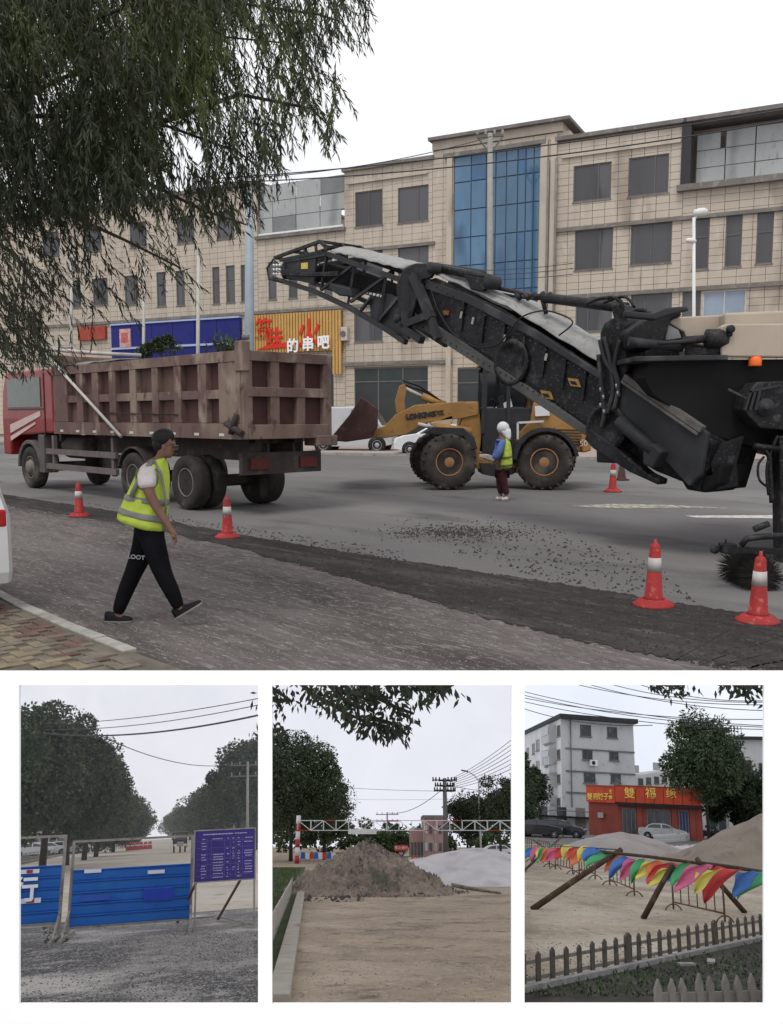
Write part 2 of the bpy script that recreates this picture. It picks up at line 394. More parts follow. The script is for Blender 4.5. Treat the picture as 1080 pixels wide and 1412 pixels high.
for (i, j, t) in cells:
    c = (i+1, j+.5) if t == 0 else (i+.5, j+1.0)
    p = org + kd*(c[0]*S_) + kn*(c[1]*S_+.02)
    if p.y < y0+.09: continue
    q = (Vector((p.x, p.y, .02))-CAM); dep = q.dot(cF); px = CX+q.dot(cR)/dep*FOC; py = CY-q.dot(cU)/dep*FOC
    if px < -30 or py > 940 or px > 330: continue
    pav_list.append((px, p, t, j))
pav_list.sort(key=lambda a: abs(a[0]-120))
for n_, (px, p, t, j) in enumerate(pav_list[:300]):
    ang = math.atan2(kd.y, kd.x) + (math.pi/2 if t else 0)
    rr = random.random(); mi = (0 if rr < .75 else 2) if 2 < j < 9 else (1 if rr < .45 else 2)
    if j <= 2: mi = 1 if rr < .5 else 2
    inst('paver', pmesh[mi], nearp, Matrix.Translation((p.x, p.y, -.004+random.uniform(-.003, .003))) @ Matrix.Rotation(ang, 4, 'Z'))

# --- the white retaining wall under the street edge, with its three openings
xs = [-2600, 27.5, 356.5, 375.5, 705, 723, 1053, 3600]; ys = [925, 944, 1384, 1460]
wb = MB(); ny = len(ys); idx = {}
for j, y in enumerate(ys):
    for i, x in enumerate(xs):
        wb.v.append(wp(x, y)); idx[(i, j)] = len(wb.v)-1
holes = {(1, 1), (3, 1), (5, 1)}
for j in range(len(ys)-1):
    for i in range(len(xs)-1):
        if (i, j) in holes: continue
        wb.f.append((idx[(i, j)], idx[(i+1, j)], idx[(i+1, j+1)], idx[(i, j+1)])); wb.sm.append(False)
wall = wb.build('retaining_wall', WHITE, label='white retaining wall below the street with three upright openings side by side', cat='wall', recalc=True, clip=False)
sm_ = wall.modifiers.new('s', 'SOLIDIFY'); sm_.thickness = .03; sm_.offset = 0
pz = wp(540, 1460).z+.002
strip('forecourt', mat('pale_concrete', (.55, .54, .52), .85, .06, 1, bump=.15), [(-60, -60), (60, -60), (60, wp(540, 1460).y-.02), (-60, wp(540, 1460).y-.02)], pz)

# --- skies of the three lower scenes: a closed overcast sky round each
def bay_sky(fr, xl, xr, ytop, far, m):
    near = (DW+.12)/math.cos(.0)
    def dirp(px, py, depth):      # point at given depth along the camera axis, in frame coordinates
        return fr.Mi @ (CAM + (cF*FOC + cR*(px-CX) + cU*(CY-py))*(depth/FOC))
    def gp(px, Y):                # ground point under column px at forward distance Y
        lo = fr.G(px, 1395); 
        d = fr.ray(px, 1300); n = fr.ray(px, 1000).cross(fr.ray(px, 1395)).normalized()
        # in-plane ground point with y=Y
        x = (-(n.y*(Y-fr.cam.y)) - n.z*(0-fr.cam.z))/n.x + fr.cam.x if abs(n.x) > 1e-6 else fr.cam.x
        return Vector((x, Y, 0))
    A, Bp = dirp(xl, ytop, near), dirp(xr, ytop, near)
    def tp(px, Y):
        d = fr.ray(px, ytop); return fr.cam + d*((Y-fr.cam.y)/d.y)
    C, D = tp(xl, far), tp(xr, far); gl, gr = gp(xl, far), gp(xr, far); nl, nr = gp(xl, A.y), gp(xr, Bp.y)
    nl = dirp(xl, 1452, near+.05); nr = dirp(xr, 1452, near+.05); gl2 = gl+Vector((0, 0, -1.0)); gr2 = gr+Vector((0, 0, -1.0))
    mb = MB()
    mb.add([A, Bp, D, C, nl, nr, gr2, gl2], [(0, 1, 2, 3), (0, 3, 7, 4), (1, 5, 6, 2), (3, 2, 6, 7)])
    o = mb.build('sky', m, fr=fr, clip=False, kind='structure', recalc=False)
    return gp, tp
sk1 = sky_mat('overcast_grey_blue', (.95, .95, 1.0), (.76, .78, .85), 0)
sk2 = sky_mat('overcast_pale', (.90, .91, .97), (.74, .76, .86), 0)
sk3 = sky_mat('overcast_blue', (1.0, 1.03, 1.08), (.80, .85, .96), 0)
gp1, tp1 = bay_sky(B1, -140, XM-.3, 938.5, 420, sk1)
gp2, tp2 = bay_sky(B2, XM+.3, XR-.3, 938.5, 420, sk2)
gp3, tp3 = bay_sky(B3, XR+.3, 1220, 938.5, 300, sk3)
def bstrip(fr, name, m, pts, z=0.0, kind='structure'):
    b = MB(); b.add([(p[0], p[1], z) for p in pts], [tuple(range(len(pts)))]); return b.build(name, m, fr=fr, kind=kind)
dirt1 = mat('packed_dirt', (.43, .375, .30), .95, .12, .35, bump=.3, bscale=8, spots=[(.5, .52, .68, (.33, .28, .22)), (5, .56, .72, (.50, .45, .38)), (.12, .48, .62, (.50, .455, .39)), (2, .58, .7, (.27, .23, .18))])
bstrip(B1, 'ground', dirt1, [(-60, 7), (12, 7), (100, 415), (-100, 415)])
wetm = mat('gravelly_asphalt', (.13, .122, .116), .8, .3, 1.2, bump=.8, bscale=14, spots=[(.7, .47, .58, (.38, .355, .32)), (.30, .47, .56, (.055, .052, .051)), (2.6, .53, .66, (.22, .205, .19)), (20, .56, .68, (.42, .40, .37)), (45, .60, .70, (.50, .48, .45)), (32, .60, .70, (.07, .065, .06))])
bstrip(B1, 'road', wetm, [(-60, 7.02), (12, 7.02), (12, B1.G(192, 1262).y), (-60, B1.G(192, 1275).y)], .006)
dirt2 = mat('trodden_dirt', (.31, .242, .168), .95, .2, .45, bump=.5, bscale=9, spots=[(.7, .50, .68, (.19, .148, .105)), (6, .56, .72, (.38, .31, .23)), (.28, .52, .68, (.41, .335, .24)), (2.4, .58, .72, (.14, .11, .083)), (18, .58, .70, (.17, .135, .10)), (11, .60, .72, (.43, .37, .29))])
bstrip(B2, 'ground', dirt2, [(-60, 7), (60, 7), (200, 415), (-200, 415)])
dirt3 = mat('sandy_dirt', (.345, .28, .205), .95, .2, .5, bump=.5, bscale=9, spots=[(.8, .53, .70, (.25, .20, .148)), (5, .56, .72, (.46, .40, .32)), (.3, .50, .66, (.46, .395, .31)), (3, .60, .72, (.20, .165, .125)), (18, .58, .70, (.22, .18, .14))])
bstrip(B3, 'ground', dirt3, [(-60, 7), (60, 7), (160, 295), (-160, 295)])
# ================================================ the long tiled office building
FP = Plane(MAIN, (0, 58.0), (.890, -.456))
def uz(px, py): return FP.uz(px, py)
def rect(l, t, r, b_):            # left, top (seen at the left edge), right, bottom (at the right edge)
    u0, z1 = uz(l, t); u1, z0 = uz(r, b_); return u0, u1, z0, z1
def fbox(mb, u0, u1, z0, z1, o0, o1):
    p = FP.pt; mb.hexa([p(u0, z0, o1), p(u1, z0, o1), p(u1, z0, o0), p(u0, z0, o0)], [p(u0, z1, o1), p(u1, z1, o1), p(u1, z1, o0), p(u0, z1, o0)])
bld = thing('office_building', 'long beige tiled office building with a blue glass stair tower across the road', 'building', FP.pt(0, 0, 2))
m_joint = mat('tile_joint', (.34, .29, .245), .9, .15, 2)
m_tile = mat('beige_tile', (.47, .41, .34), .55, .10, .25, bump=.05, spots=[(.9, .52, .70, (.38, .325, .265)), (.12, .5, .7, (.42, .36, .295)), (3.3, .56, .7, (.50, .44, .37)), (.5, .60, .72, (.31, .26, .215))], stretch=(1, 1, .35))
m_trim = mat('grey_trim', (.17, .155, .145), .8, .2, 1, spots=[(3, .55, .7, (.25, .23, .21))])
m_roof = mat('roof_felt', (.10, .10, .10), .9, .2, 1)
m_win = mat('window_glass', (.055, .056, .060), .12, .3, .35, spec=.5, spots=[(.5, .5, .56, (.085, .085, .092))], stretch=(1, 1, .15))
m_wfr = mat('window_frame_grey', (.12, .115, .11), .5, .1, 2)
m_wfw = mat('pale_frame', (.5, .5, .48), .5, .1, 2)
m_blue = mat('blue_curtain_glass', (.065, .15, .25), .07, .25, .25, spec=.7, spots=[(.22, .5, .65, (.09, .20, .34)), (.5, .56, .7, (.03, .085, .17))], stretch=(1, 1, .4))
m_blue2 = mat('blue_curtain_glass_dark', (.03, .10, .21), .07, .25, .3, spec=.7)
m_mul = mat('blue_mullion', (.05, .075, .11), .5, .1, 2)
uL = uz(-60, 300)[0]; uD = uz(355, 250)[0]; uA = uz(476, 236)[0]; uT = uz(598, 200)[0]; uG0 = uz(627, 215)[0]; uG1 = uz(746, 202)[0]; uTe = uz(770, 190)[0]; uC = uz(946, 168)[0]; uR = uz(1130, 150)[0]
zD = uz(110, 290)[1]; zLow = uz(476, 318)[1]; zA = uz(476, 238)[1]; zT = uz(598, 196)[1]; zB = uz(768, 196)[1]
zLedge = uz(946, 264)[1]
D = 14
wbk = MB()
fbox(wbk, uL, uD, -.1, zD, 0, D); fbox(wbk, uD, uA, -.1, zLow, 0, D); fbox(wbk, uA, uT, -.1, zA, 0, D); fbox(wbk, uT, uTe, -.1, zT, 0, D)
fbox(wbk, uTe, uC, -.1, zB, 0, D); fbox(wbk, uC, uR, -.1, zLedge, 0, D); fbox(wbk, uC, uR, zLedge, zB, 1.6, D)
wbk.build('wall', m_joint, bld)
wins = []  # (u0,u1,z0,z1,kind)
def W(l, t, r, b_, k='w'): wins.append((*rect(l, t, r, b_), k))
# third floor
W(491, 266, 529, 310); W(550, 260, 592, 304); W(792, 230, 843, 274); W(868, 219, 922, 266)
# second floor
W(491, 345, 529, 392); W(550, 341, 592, 386); W(794, 319, 845, 370); W(871, 311, 926, 362)
for x0, x1, yt, yb in ((957, 977, 301, 371), (1002, 1022, 298, 367), (1045, 1065, 294, 363), (1088, 1108, 291, 360)): W(x0, yt, x1, yb)
# first floor
W(490, 431, 529, 470); W(550, 426, 592, 467); W(795, 412, 844, 456); W(871, 406, 926, 452); W(942, 403, 966, 446); W(970, 402, 1028, 444, 'sky'); 
# narrow windows on the left wing
for x0, x1, yt, yb in ((96, 114, 388, 424), (129, 151, 385, 420), (173, 192, 381, 420), (217, 231, 376, 422), (244, 257, 374, 421), (294, 305, 369, 419), (313, 326, 367, 417), (333, 344, 366, 416), (371, 383, 362, 413), (399, 412, 360, 411), (426, 438, 358, 409), (448, 460, 357, 408)): W(x0, yt, x1, yb)
for x0, x1, yt, yb in ((60, 84, 322, 352), (118, 142, 315, 346), (180, 204, 308, 340), (245, 270, 300, 334), (300, 325, 293, 328)): W(x0, yt, x1, yb)
# ground floor openings
gro = []
for l, t, r, b_ in ((490, 507, 591, 607), (632, 507, 665, 612), (700, 506, 745, 616), (795, 505, 925, 622), (950, 503, 1090, 628), (20, 512, 150, 590), (165, 500, 330, 594), (352, 495, 462, 600)):
    gro.append((*rect(l, t, r, b_), 'd'))
glass = (uG0, uG1, uz(690, 470)[1], uz(627, 216)[1], 'g')
allh = wins+gro+[glass]
bands = []   # projecting string courses (u0,u1,z,h)
zb1 = uz(770, 319)[1]; zb2 = uz(768, 411)[1]; zb3 = uz(480, 503)[1]
for (a, c) in ((uA, uT+.2), (uTe, uR)):
    bands.append((a, c, zb1, .2)); 
bands.append((uTe, uR, zb2, .22)); bands.append((uL, uT, uz(380, 430)[1], .21)); bands.append((uA, uG0, zb3, .22)); bands.append((uTe, uR, zb3, .22))
bands.append((uTe+.3, uC-.2, uz(783, 217)[1], .16)); bands.append((uA+.3, uT-.3, uz(490, 253)[1], .14))
tiles = []
TW, TH = .70, .40
tops = [(uL, uD, zD), (uD, uA, zLow), (uA, uT, zA), (uT, uTe, zT-.6), (uTe, uC, zB-.15), (uC, uR, zLedge)]
for (a, c, zt) in tops:
    nc = max(1, round((c-a)/TW)); tw = (c-a)/nc; nr = int(zt/TH)
    for i in range(nc):
        for j in range(nr):
            u0 = a+i*tw+.011; u1 = a+(i+1)*tw-.011; z0 = zt-(j+1)*TH+.009; z1 = zt-j*TH-.009
            if z0 < .35: continue
            segs = [(u0, u1, z0, z1)]
            for (hu0, hu1, hz0, hz1, k) in allh:
                ns = []
                for (p, q, r, s) in segs:
                    if q <= hu0 or p >= hu1 or s <= hz0 or r >= hz1: ns.append((p, q, r, s)); continue
                    if p < hu0-.05: ns.append((p, hu0, r, s))
                    if q > hu1+.05: ns.append((hu1, q, r, s))
                    pp, qq = max(p, hu0), min(q, hu1)
                    if r < hz0-.05: ns.append((pp, qq, r, hz0))
                    if s > hz1+.05: ns.append((pp, qq, hz1, s))
                segs = ns
            tiles += [sg for sg in segs if sg[1]-sg[0] > .04 and sg[3]-sg[2] > .04]
def vis(t):
    p = FP.pt((t[0]+t[1])/2, (t[2]+t[3])/2); px = CX+p.x/p.y*FOC
    return 0 if 760 < px < 1070 and t[1]-t[0] > .5 and t[2] > 5 else 1
tiles.sort(key=lambda t: (vis(t), -t[0]))
def tile_faces(t):
    o = -.12; a = FP.pt(t[0], t[2], o); b_ = FP.pt(t[1], t[2], o); c = FP.pt(t[1], t[3], o); d = FP.pt(t[0], t[3], o); n = FP.n*.13
    return [[a, b_, c, d], [a+n, a, d, d+n], [b_, b_+n, c+n, c], [d, c, c+n, d+n], [a+n, b_+n, b_, a]]
tmesh = {}
for t in tiles[:300]:
    key = (round(t[1]-t[0], 2), round(t[3]-t[2], 2))
    if key not in tmesh:
        bb = MB(); hw, hh = key[0]/2, key[1]/2; dd = FP.d; nn = FP.n
        q = lambda su, sz, o: dd*su*hw+Vector((0, 0, sz*hh))+nn*o
        bb.hexa([q(-1, -1, .01), q(1, -1, .01), q(1, -1, -.12), q(-1, -1, -.12)], [q(-1, 1, .01), q(1, 1, .01), q(1, 1, -.12), q(-1, 1, -.12)])
        o = bb.build('t', m_tile, clip=False); tmesh[key] = o.data; bpy.data.objects.remove(o)
    c = FP.pt((t[0]+t[1])/2, (t[2]+t[3])/2, random.uniform(-.012, .006)) - FP.pt(0, 0, 2)
    inst('tile', tmesh[key], bld, Matrix.Translation(c))
raw('tile_field', [f for t in tiles[300:] for f in tile_faces(t)], None, m_tile, parent=bld, kind='stuff')
for (u0, u1, z, h) in bands:
    b = MB(); fbox(b, u0, u1, z-h/2, z+h/2, -.26, .02); b.build('string_course', m_trim if h > .18 else m_tile, bld)
for (u0, u1, zt, dep) in ((uL, uD, zD, 0), (uD, uA, zLow, 0), (uA, uT, zA, 0), (uTe, uC, zB, 0), (uC, uR, zB, 0)):
    b = MB(); fbox(b, u0-.1, u1+.1, zt-.02, zt+.20, -.34, D+.2); b.build('roof_coping', m_trim, bld)
b = MB(); fbox(b, uT-.15, uTe+.8, zT-.05, zT+.14, -.55, D+.2); b.build('tower_cornice', m_trim, bld); b = MB(); fbox(b, uT+.0, uTe+.3, zT-.55, zT-.05, -.2, D); b.build('tower_frieze', m_tile, bld)
b = MB(); fbox(b, uTe, uTe+.7, zB+.29, zT-.55, -.02, D-1); b.build('tower_side', m_tile, bld)
# windows
for (u0, u1, z0, z1, k) in wins:
    f = MB(); e = .07
    for (a, c, d_, g) in ((u0, u1, z0, z0+e), (u0, u1, z1-e, z1), (u0, u0+e, z0+e, z1-e), (u1-e, u1, z0+e, z1-e)): fbox(f, a, c, d_, g, -.07, .0)
    wide = u1-u0 > 1.1
    if wide:
        um = u0+(u1-u0)*random.choice((.5, .34, .66)); fbox(f, um-.03, um+.03, z0+e, z1-e, -.07, .0)
    elif z1-z0 > 2:
        zm = z0+(z1-z0)*.62; fbox(f, u0+e, u1-e, zm-.03, zm+.03, -.07, .0)
    fo = f.build('window', m_wfw if k == 'sky' else m_wfr, bld)
    g = MB(); fbox(g, u0+.01, u1-.01, z0+.01, z1-.01, -.03, -.005)
    g.build('pane', mat('bright_pane', (.22, .27, .34), .12, .2, .5, spec=.6) if k == 'sky' else m_win, fo)
    b = MB(); fbox(b, u0-.04, u1+.04, z0-.07, z0, -.17, .0); b.build('sill', m_trim, fo)
m_shop = mat('dark_shopfront', (.022, .028, .026), .2, .3, .5, spec=.5)
for (u0, u1, z0, z1, k) in gro:
    f = MB(); n = max(1, round((u1-u0)/1.6))
    for i in range(n+1):
        uu = u0+(u1-u0)*i/n; fbox(f, uu-.05, uu+.05, max(0, z0), z1, -.08, 0)
    fbox(f, u0, u1, z1-.12, z1, -.085, 0.01); fbox(f, u0, u1, z1-1.0, z1-.92, -.075, 0)
    fo = f.build('shopfront', m_wfr, bld)
    g = MB(); fbox(g, u0+.01, u1-.01, .02, z1-.01, -.03, -.005); g.build('pane', m_shop, fo)
# blue glass tower panes
cols = [627, 650.3, 671, 684, 698.5, 714, 725, 736, 746]; us = [uz(c, 300)[0] for c in cols]
zz = [uz(690, y)[1] for y in (475, 437, 400, 362.5, 323, 284, 245, 209)]
cw = MB(); fbox(cw, us[0], us[-1], zz[0], zz[-1], -.05, .02); cwo = cw.build('curtain_wall', m_mul, bld)
for i in range(len(us)-1):
    for j in range(len(zz)-1):
        g = MB(); o_ = -.085-random.uniform(0, .02); fbox(g, us[i]+.035, us[i+1]-.035, zz[j]+.035, zz[j+1]-.035, o_, -.04)
        g.build('pane', m_blue if random.random() < .75 else m_blue2, cwo)
b = MB()
for (x, w_) in ((622, .35), (751, .4), (764, .35)):
    u = uz(x, 300)[0]; fbox(b, u-w_/2, u+w_/2, .2, zz[-1]+.25, -.3, 0)
b.build('pilaster', m_tile, bld)
b = MB(); fbox(b, uG0-.6, uG1+.4, zz[-1]+.02, zz[-1]+.25, -.34, 0); b.build('tower_lintel', m_trim, bld)
b = MB()
for x in (757.5, 768.5): u = uz(x, 300)[0]; b.tube([FP.pt(u, .2, -.36), FP.pt(u, zB-1, -.36)], .07, 8)
b.build('drainpipe', m_trim, bld)
# roof-level grey sheet-metal hoardings with pale rails
m_sheet = mat('weathered_sheet', (.36, .375, .375), .6, .12, .5, spots=[(.6, .55, .7, (.22, .23, .23)), (4, .6, .75, (.25, .22, .19))], stretch=(1, 1, .3))
m_sheet2 = mat('weathered_sheet_dark', (.19, .20, .20), .6, .15, .5)
m_rail = mat('white_rail', (.7, .7, .7), .5, .05, 2)
def hoarding(u0, u1, z0, z1, rows, ncol, off, label):
    t = thing('roof_hoarding', label, 'hoarding', FP.pt((u0+u1)/2, z0, off))
    for j in range(rows):
        for i in range(ncol):
            g = MB(); a = u0+(u1-u0)*i/ncol+.03; c = u0+(u1-u0)*(i+1)/ncol-.03; d_ = z0+.1+(z1-z0-.1)*j/rows+.02; e = z0+.1+(z1-z0-.1)*(j+1)/rows-.02
            if random.random() < .1: c -= .25
            fbox(g, a, c, d_, e, off-.04-random.uniform(0, .03), off); g.build('panel', m_sheet if random.random() < .75 else m_sheet2, t)
    f = MB()
    for j in range(rows+1): z = z0+.1+(z1-z0-.1)*j/rows; fbox(f, u0, u1, z-.04, z+.04, off+.01, off+.1)
    for i in range(ncol+1): u = u0+(u1-u0)*i/ncol; fbox(f, u-.04, u+.04, z0, z1+.1, off+.1, off+.2)
    for i in range(0, ncol+1, 2): u = u0+(u1-u0)*i/ncol; f.bar(FP.pt(u, z1, off+.2), FP.pt(u, z0, off+1.6), .08)
    f.build('frame', m_trim, t)
    r = MB(); fbox(r, u0, u1, z0+.0, z0+.12, off-.3, off-.16)
    for i in range(ncol*2+1): u = u0+(u1-u0)*i/ncol/2; fbox(r, u-.05, u+.05, z0-.1, z0+.02, off-.28, off-.2)
    r.build('rail', m_rail, t); return t
hoarding(uz(342, 300)[0], uz(473, 300)[0], zLow+.3, zA-.05, 3, 4, .3, 'grey sheet hoarding on the low roof left of the tall tiled front')
hoarding(uC+.5, uR, zLedge+.32, zB-.45, 3, 4, .8, 'grey sheet hoarding recessed at the upper right end of the roof')
b = MB(); fbox(b, uC-.15, uC+.35, zLedge, zB, -.25, .5); b.build('dark_fin', mat('dark_fin', (.04, .04, .045), .6, .1, 2), bld)
b = MB(); fbox(b, uC-.3, uR, zLedge-.05, zLedge+.28, -.5, 1.6); b.build('ledge', m_trim, bld)
# --- shop signs
u0, u1, z0, z1 = rect(353, 436, 475, 483)
sg = thing('shop_sign', 'yellow slatted shop sign with red brush characters and white lettering', 'sign', FP.pt((u0+u1)/2, z0, -.4))
m_yel = mat('yellow_slat', (.50, .30, .10), .6, .12, 1); m_yeld = mat('yellow_back', (.20, .12, .05), .8, .1, 1)
b = MB(); fbox(b, u0, u1, z0, z1, -.36, -.13); b.build('backing', m_yeld, sg)
ns = 30
for i in range(ns):
    a = u0+(u1-u0)*i/ns; g = MB(); lo = z0 if i < ns-3 else z0-1.6; fbox(g, a+.05, a+(u1-u0)/ns-.02, lo, z1, -.45, -.35); g.build('slat', m_yel, sg)
m_red = mat('sign_red', (.62, .035, .02), .5, .1, 3); m_wh = mat('sign_white', (.8, .8, .8), .5, .03, 3)
def fchar(s, px, py, hpx, m, par, off=-.5, sx=1, bold=.0):
    u, z = uz(px, py); p = FP.pt(u, z, off); size = hpx/FOC*p.y*1.15
    text('lettering', s, size, m, par, p, FP.d, (0, 0, 1), .03, sx=sx, bold=bold)
fchar('签', 370, 456, 26, m_red, sg, bold=.02); fchar('味', 384, 469, 26, m_red, sg, bold=.02); fchar('火', 432, 462, 34, m_red, sg, bold=.03)
b = MB()
us0, zs0 = uz(360, 483); us1, zs1 = uz(404, 477)
b.prism([FP.pt(us0, zs0, -.52), FP.pt(us1, zs0+.1, -.52), FP.pt(us1, zs0+.45, -.52), FP.pt(us0+.8, zs0+.25, -.52)], FP.n*.06); b.build('red_stroke', m_red, sg)
for ch, px, py in (('的', 411, 479), ('串', 432, 476.5), ('吧', 453, 474)): fchar(ch, px, py, 17, m_wh, sg, off=-.66, bold=.03)
u0, u1, z0, z1 = rect(158, 450, 336, 472)
sb = thing('shop_sign', 'long dark blue shop fascia behind the tipper truck', 'sign', FP.pt((u0+u1)/2, z0, -.4))
m_bl = mat('fascia_blue', (.018, .022, .16), .5, .15, 1)
for i in range(6):
    g = MB(); a = u0+(u1-u0)*i/6; fbox(g, a+.02, a+(u1-u0)/6-.02, z0-1.0, z1, -.4, -.13); g.build('panel', m_bl, sb)
b = MB(); fbox(b, u0, u1, z0-.15, z0+.0, -.5, -.41); fbox(b, u0, u1, z1, z1+.12, -.5, -.13); b.build('trim', mat('pale_blue_trim', (.35, .42, .6), .5, .05, 2), sb)
u, z = uz(179, 467); g = MB(); fbox(g, u-.55, u+.55, z-.7, z+.7, -.52, -.41); g.build('poster', mat('poster_pink', (.5, .30, .28), .6, .3, 2.5), sb)
g = MB(); fbox(g, u-.35, u+.3, z-.3, z+.4, -.55, -.52); g.build('emblem', mat('poster_red', (.45, .12, .12), .6, .3, 4), sb)
u0, u1, z0, z1 = rect(112, 452, 150, 468)
s3 = thing('shop_sign', 'red shop sign half hidden under the willow leaves', 'sign', FP.pt((u0+u1)/2, z0, -.3))
g = MB(); fbox(g, u0, u1, z0, z1, -.35, -.13); g.build('board', mat('sign_red_dull', (.32, .06, .04), .6, .2, 2), s3)

# little wall box and awning bits beside the yellow sign
u, z = uz(478, 461); t = thing('air_conditioner', 'small pale wall unit just right of the yellow shop sign', 'air conditioner', FP.pt(u, z, -.3))
g = MB(); fbox(g, u-.3, u+.3, z-.45, z+.45, -.45, -.13); g.build('casing', mat('unit_pale', (.5, .42, .38), .6, .1, 2), t, bevel=.03)
g = MB(); g.lathe(FP.pt(u, z, -.47), [(.01, 0), (.2, 0), (.2, .03)], -FP.n, 14); g.build('fan_grille', m_wfr, t)

# --- posts, lamps and wires in front of the building
m_con = mat('concrete_pole', (.27, .26, .24), .85, .12, 1.5); m_gal = mat('blue_grey_pole', (.27, .31, .35), .5, .1, 1)
def pole(name, label, px, pbot, ptop, r0, r1, m, cat='pole', Y=None, group=None, lean=0):
    base = G(px, pbot); 
    top = MAIN.at(px+lean, ptop, base.y)
    t = thing(name, label, cat, (base.x, base.y, 0), group=group)
    b = MB().tube([(base.x, base.y, -.2), top], [r0, r1], 14); b.build('shaft', m, t); return t, base, top
t, b0, tp = pole('utility_pole', 'thick blue grey utility pole left of the yellow shop sign', 344, 620, 262, .30, .22, m_gal)
b = MB(); b.lathe((b0.x, b0.y, 6.0), [(.31, 0), (.31, .25)], n=14); b.build('band', m_wfr, t)
t2, b2, tp2 = pole('utility_pole', 'tall concrete utility pole standing before the blue glass tower', 676, 618, 184, .2, .15, m_con)
b = MB(); b.bar((tp2.x-.75, tp2.y, tp2.z-.2), (tp2.x+.75, tp2.y, tp2.z-.1), .12); b.bar((tp2.x-.7, tp2.y, tp2.z-.2), (tp2.x, tp2.y, tp2.z-1.1), .07); b.bar((tp2.x+.7, tp2.y, tp2.z-.2), (tp2.x, tp2.y, tp2.z-1.1), .07); b.build('crossarm', m_wfr, t2)
for dx in (-.7, -.25, .25, .7):
    b = MB(); b.lathe((tp2.x+dx, tp2.y, tp2.z-.1), [(.05, 0), (.1, .1), (.06, .16), (.1, .22), (.04, .3)], n=8); b.build('insulator', m_con, t2)
for px, pt_, pb, r, lab in ((272, 352, 612, .14, 'slim pale pole rising behind the tipper truck near its tail'), (197, 360, 610, .12, 'slim pale pole before the blue shop fascia under the willow'), (97, 330, 610, .13, 'slim pale pole behind the truck cab')):
    pole('lamp_pole', lab, px, pb, pt_, r, r*.8, mat('pale_pole', (.42, .41, .37), .6, .1, 2), lean=2)
m_lamp = mat('white_lamp_post', (.62, .62, .60), .5, .06, 2)
t, lb, lt = pole('street_lamp', 'white two headed street lamp at the right in front of the building', 957, 640, 300, .075, .055, m_lamp, 'street lamp')
p1 = MAIN.at(966, 292, lb.y); p0 = MAIN.at(957.5, 312, lb.y)
b = MB(); b.tube([lt, p0, MAIN.at(959, 300, lb.y), p1], .04, 8); b.build('arm', m_lamp, t)
def head(c, dx, L, w, h):
    b = MB(); b.lathe(c, [(.02, -L/2), (h*.8, -L*.4), (h, -L*.1), (h, L*.25), (h*.6, L*.45), (.02, L/2)], (dx, 0, .12), 12); return b
head(MAIN.at(966, 293, lb.y), 1, .55, .2, .16).build('lamp_head', m_lamp, t); head(MAIN.at(953, 332, lb.y), -1, .40, .14, .10).build('lamp_head', m_lamp, t)
m_wire = mat('wire', (.05, .05, .055), .7, .1, 2)
def wire(name, label, A, Bq, sag, r, fr=MAIN, group=None, n=24):
    A = Vector(A); Bq = Vector(Bq); P = [A.lerp(Bq, i/n)-Vector((0, 0, sag*4*(i/n)*(1-i/n))) for i in range(n+1)]
    b = MB().tube(P, r, 5); return b.build(name, m_wire, fr=fr, label=label, cat='cable', group=group)
a = MAIN.at
wire('overhead_wire', 'topmost thin wire across the sky above the building roof', a(300, 246, 33), a(1130, 143, 26), .25, .022)
wire('overhead_wire', 'second wire just under the topmost one above the tower', a(300, 252, 33), a(1130, 158, 26), .35, .022)
wire('overhead_wire', 'wire skimming the roof edge from the willow to the tower', a(330, 246, 33), a(678, 188, 40), .3, .018)
for k, (y0_, y1_) in enumerate(((372, 345), (378, 352), (384, 360))):
    wire('overhead_wire', ['upper', 'middle', 'lowest'][k]+' of three thin wires crossing low before the blue glass', a(620, y0_, 35), a(790, y1_+18, 30), .1, .012, group='low wires before the glass')
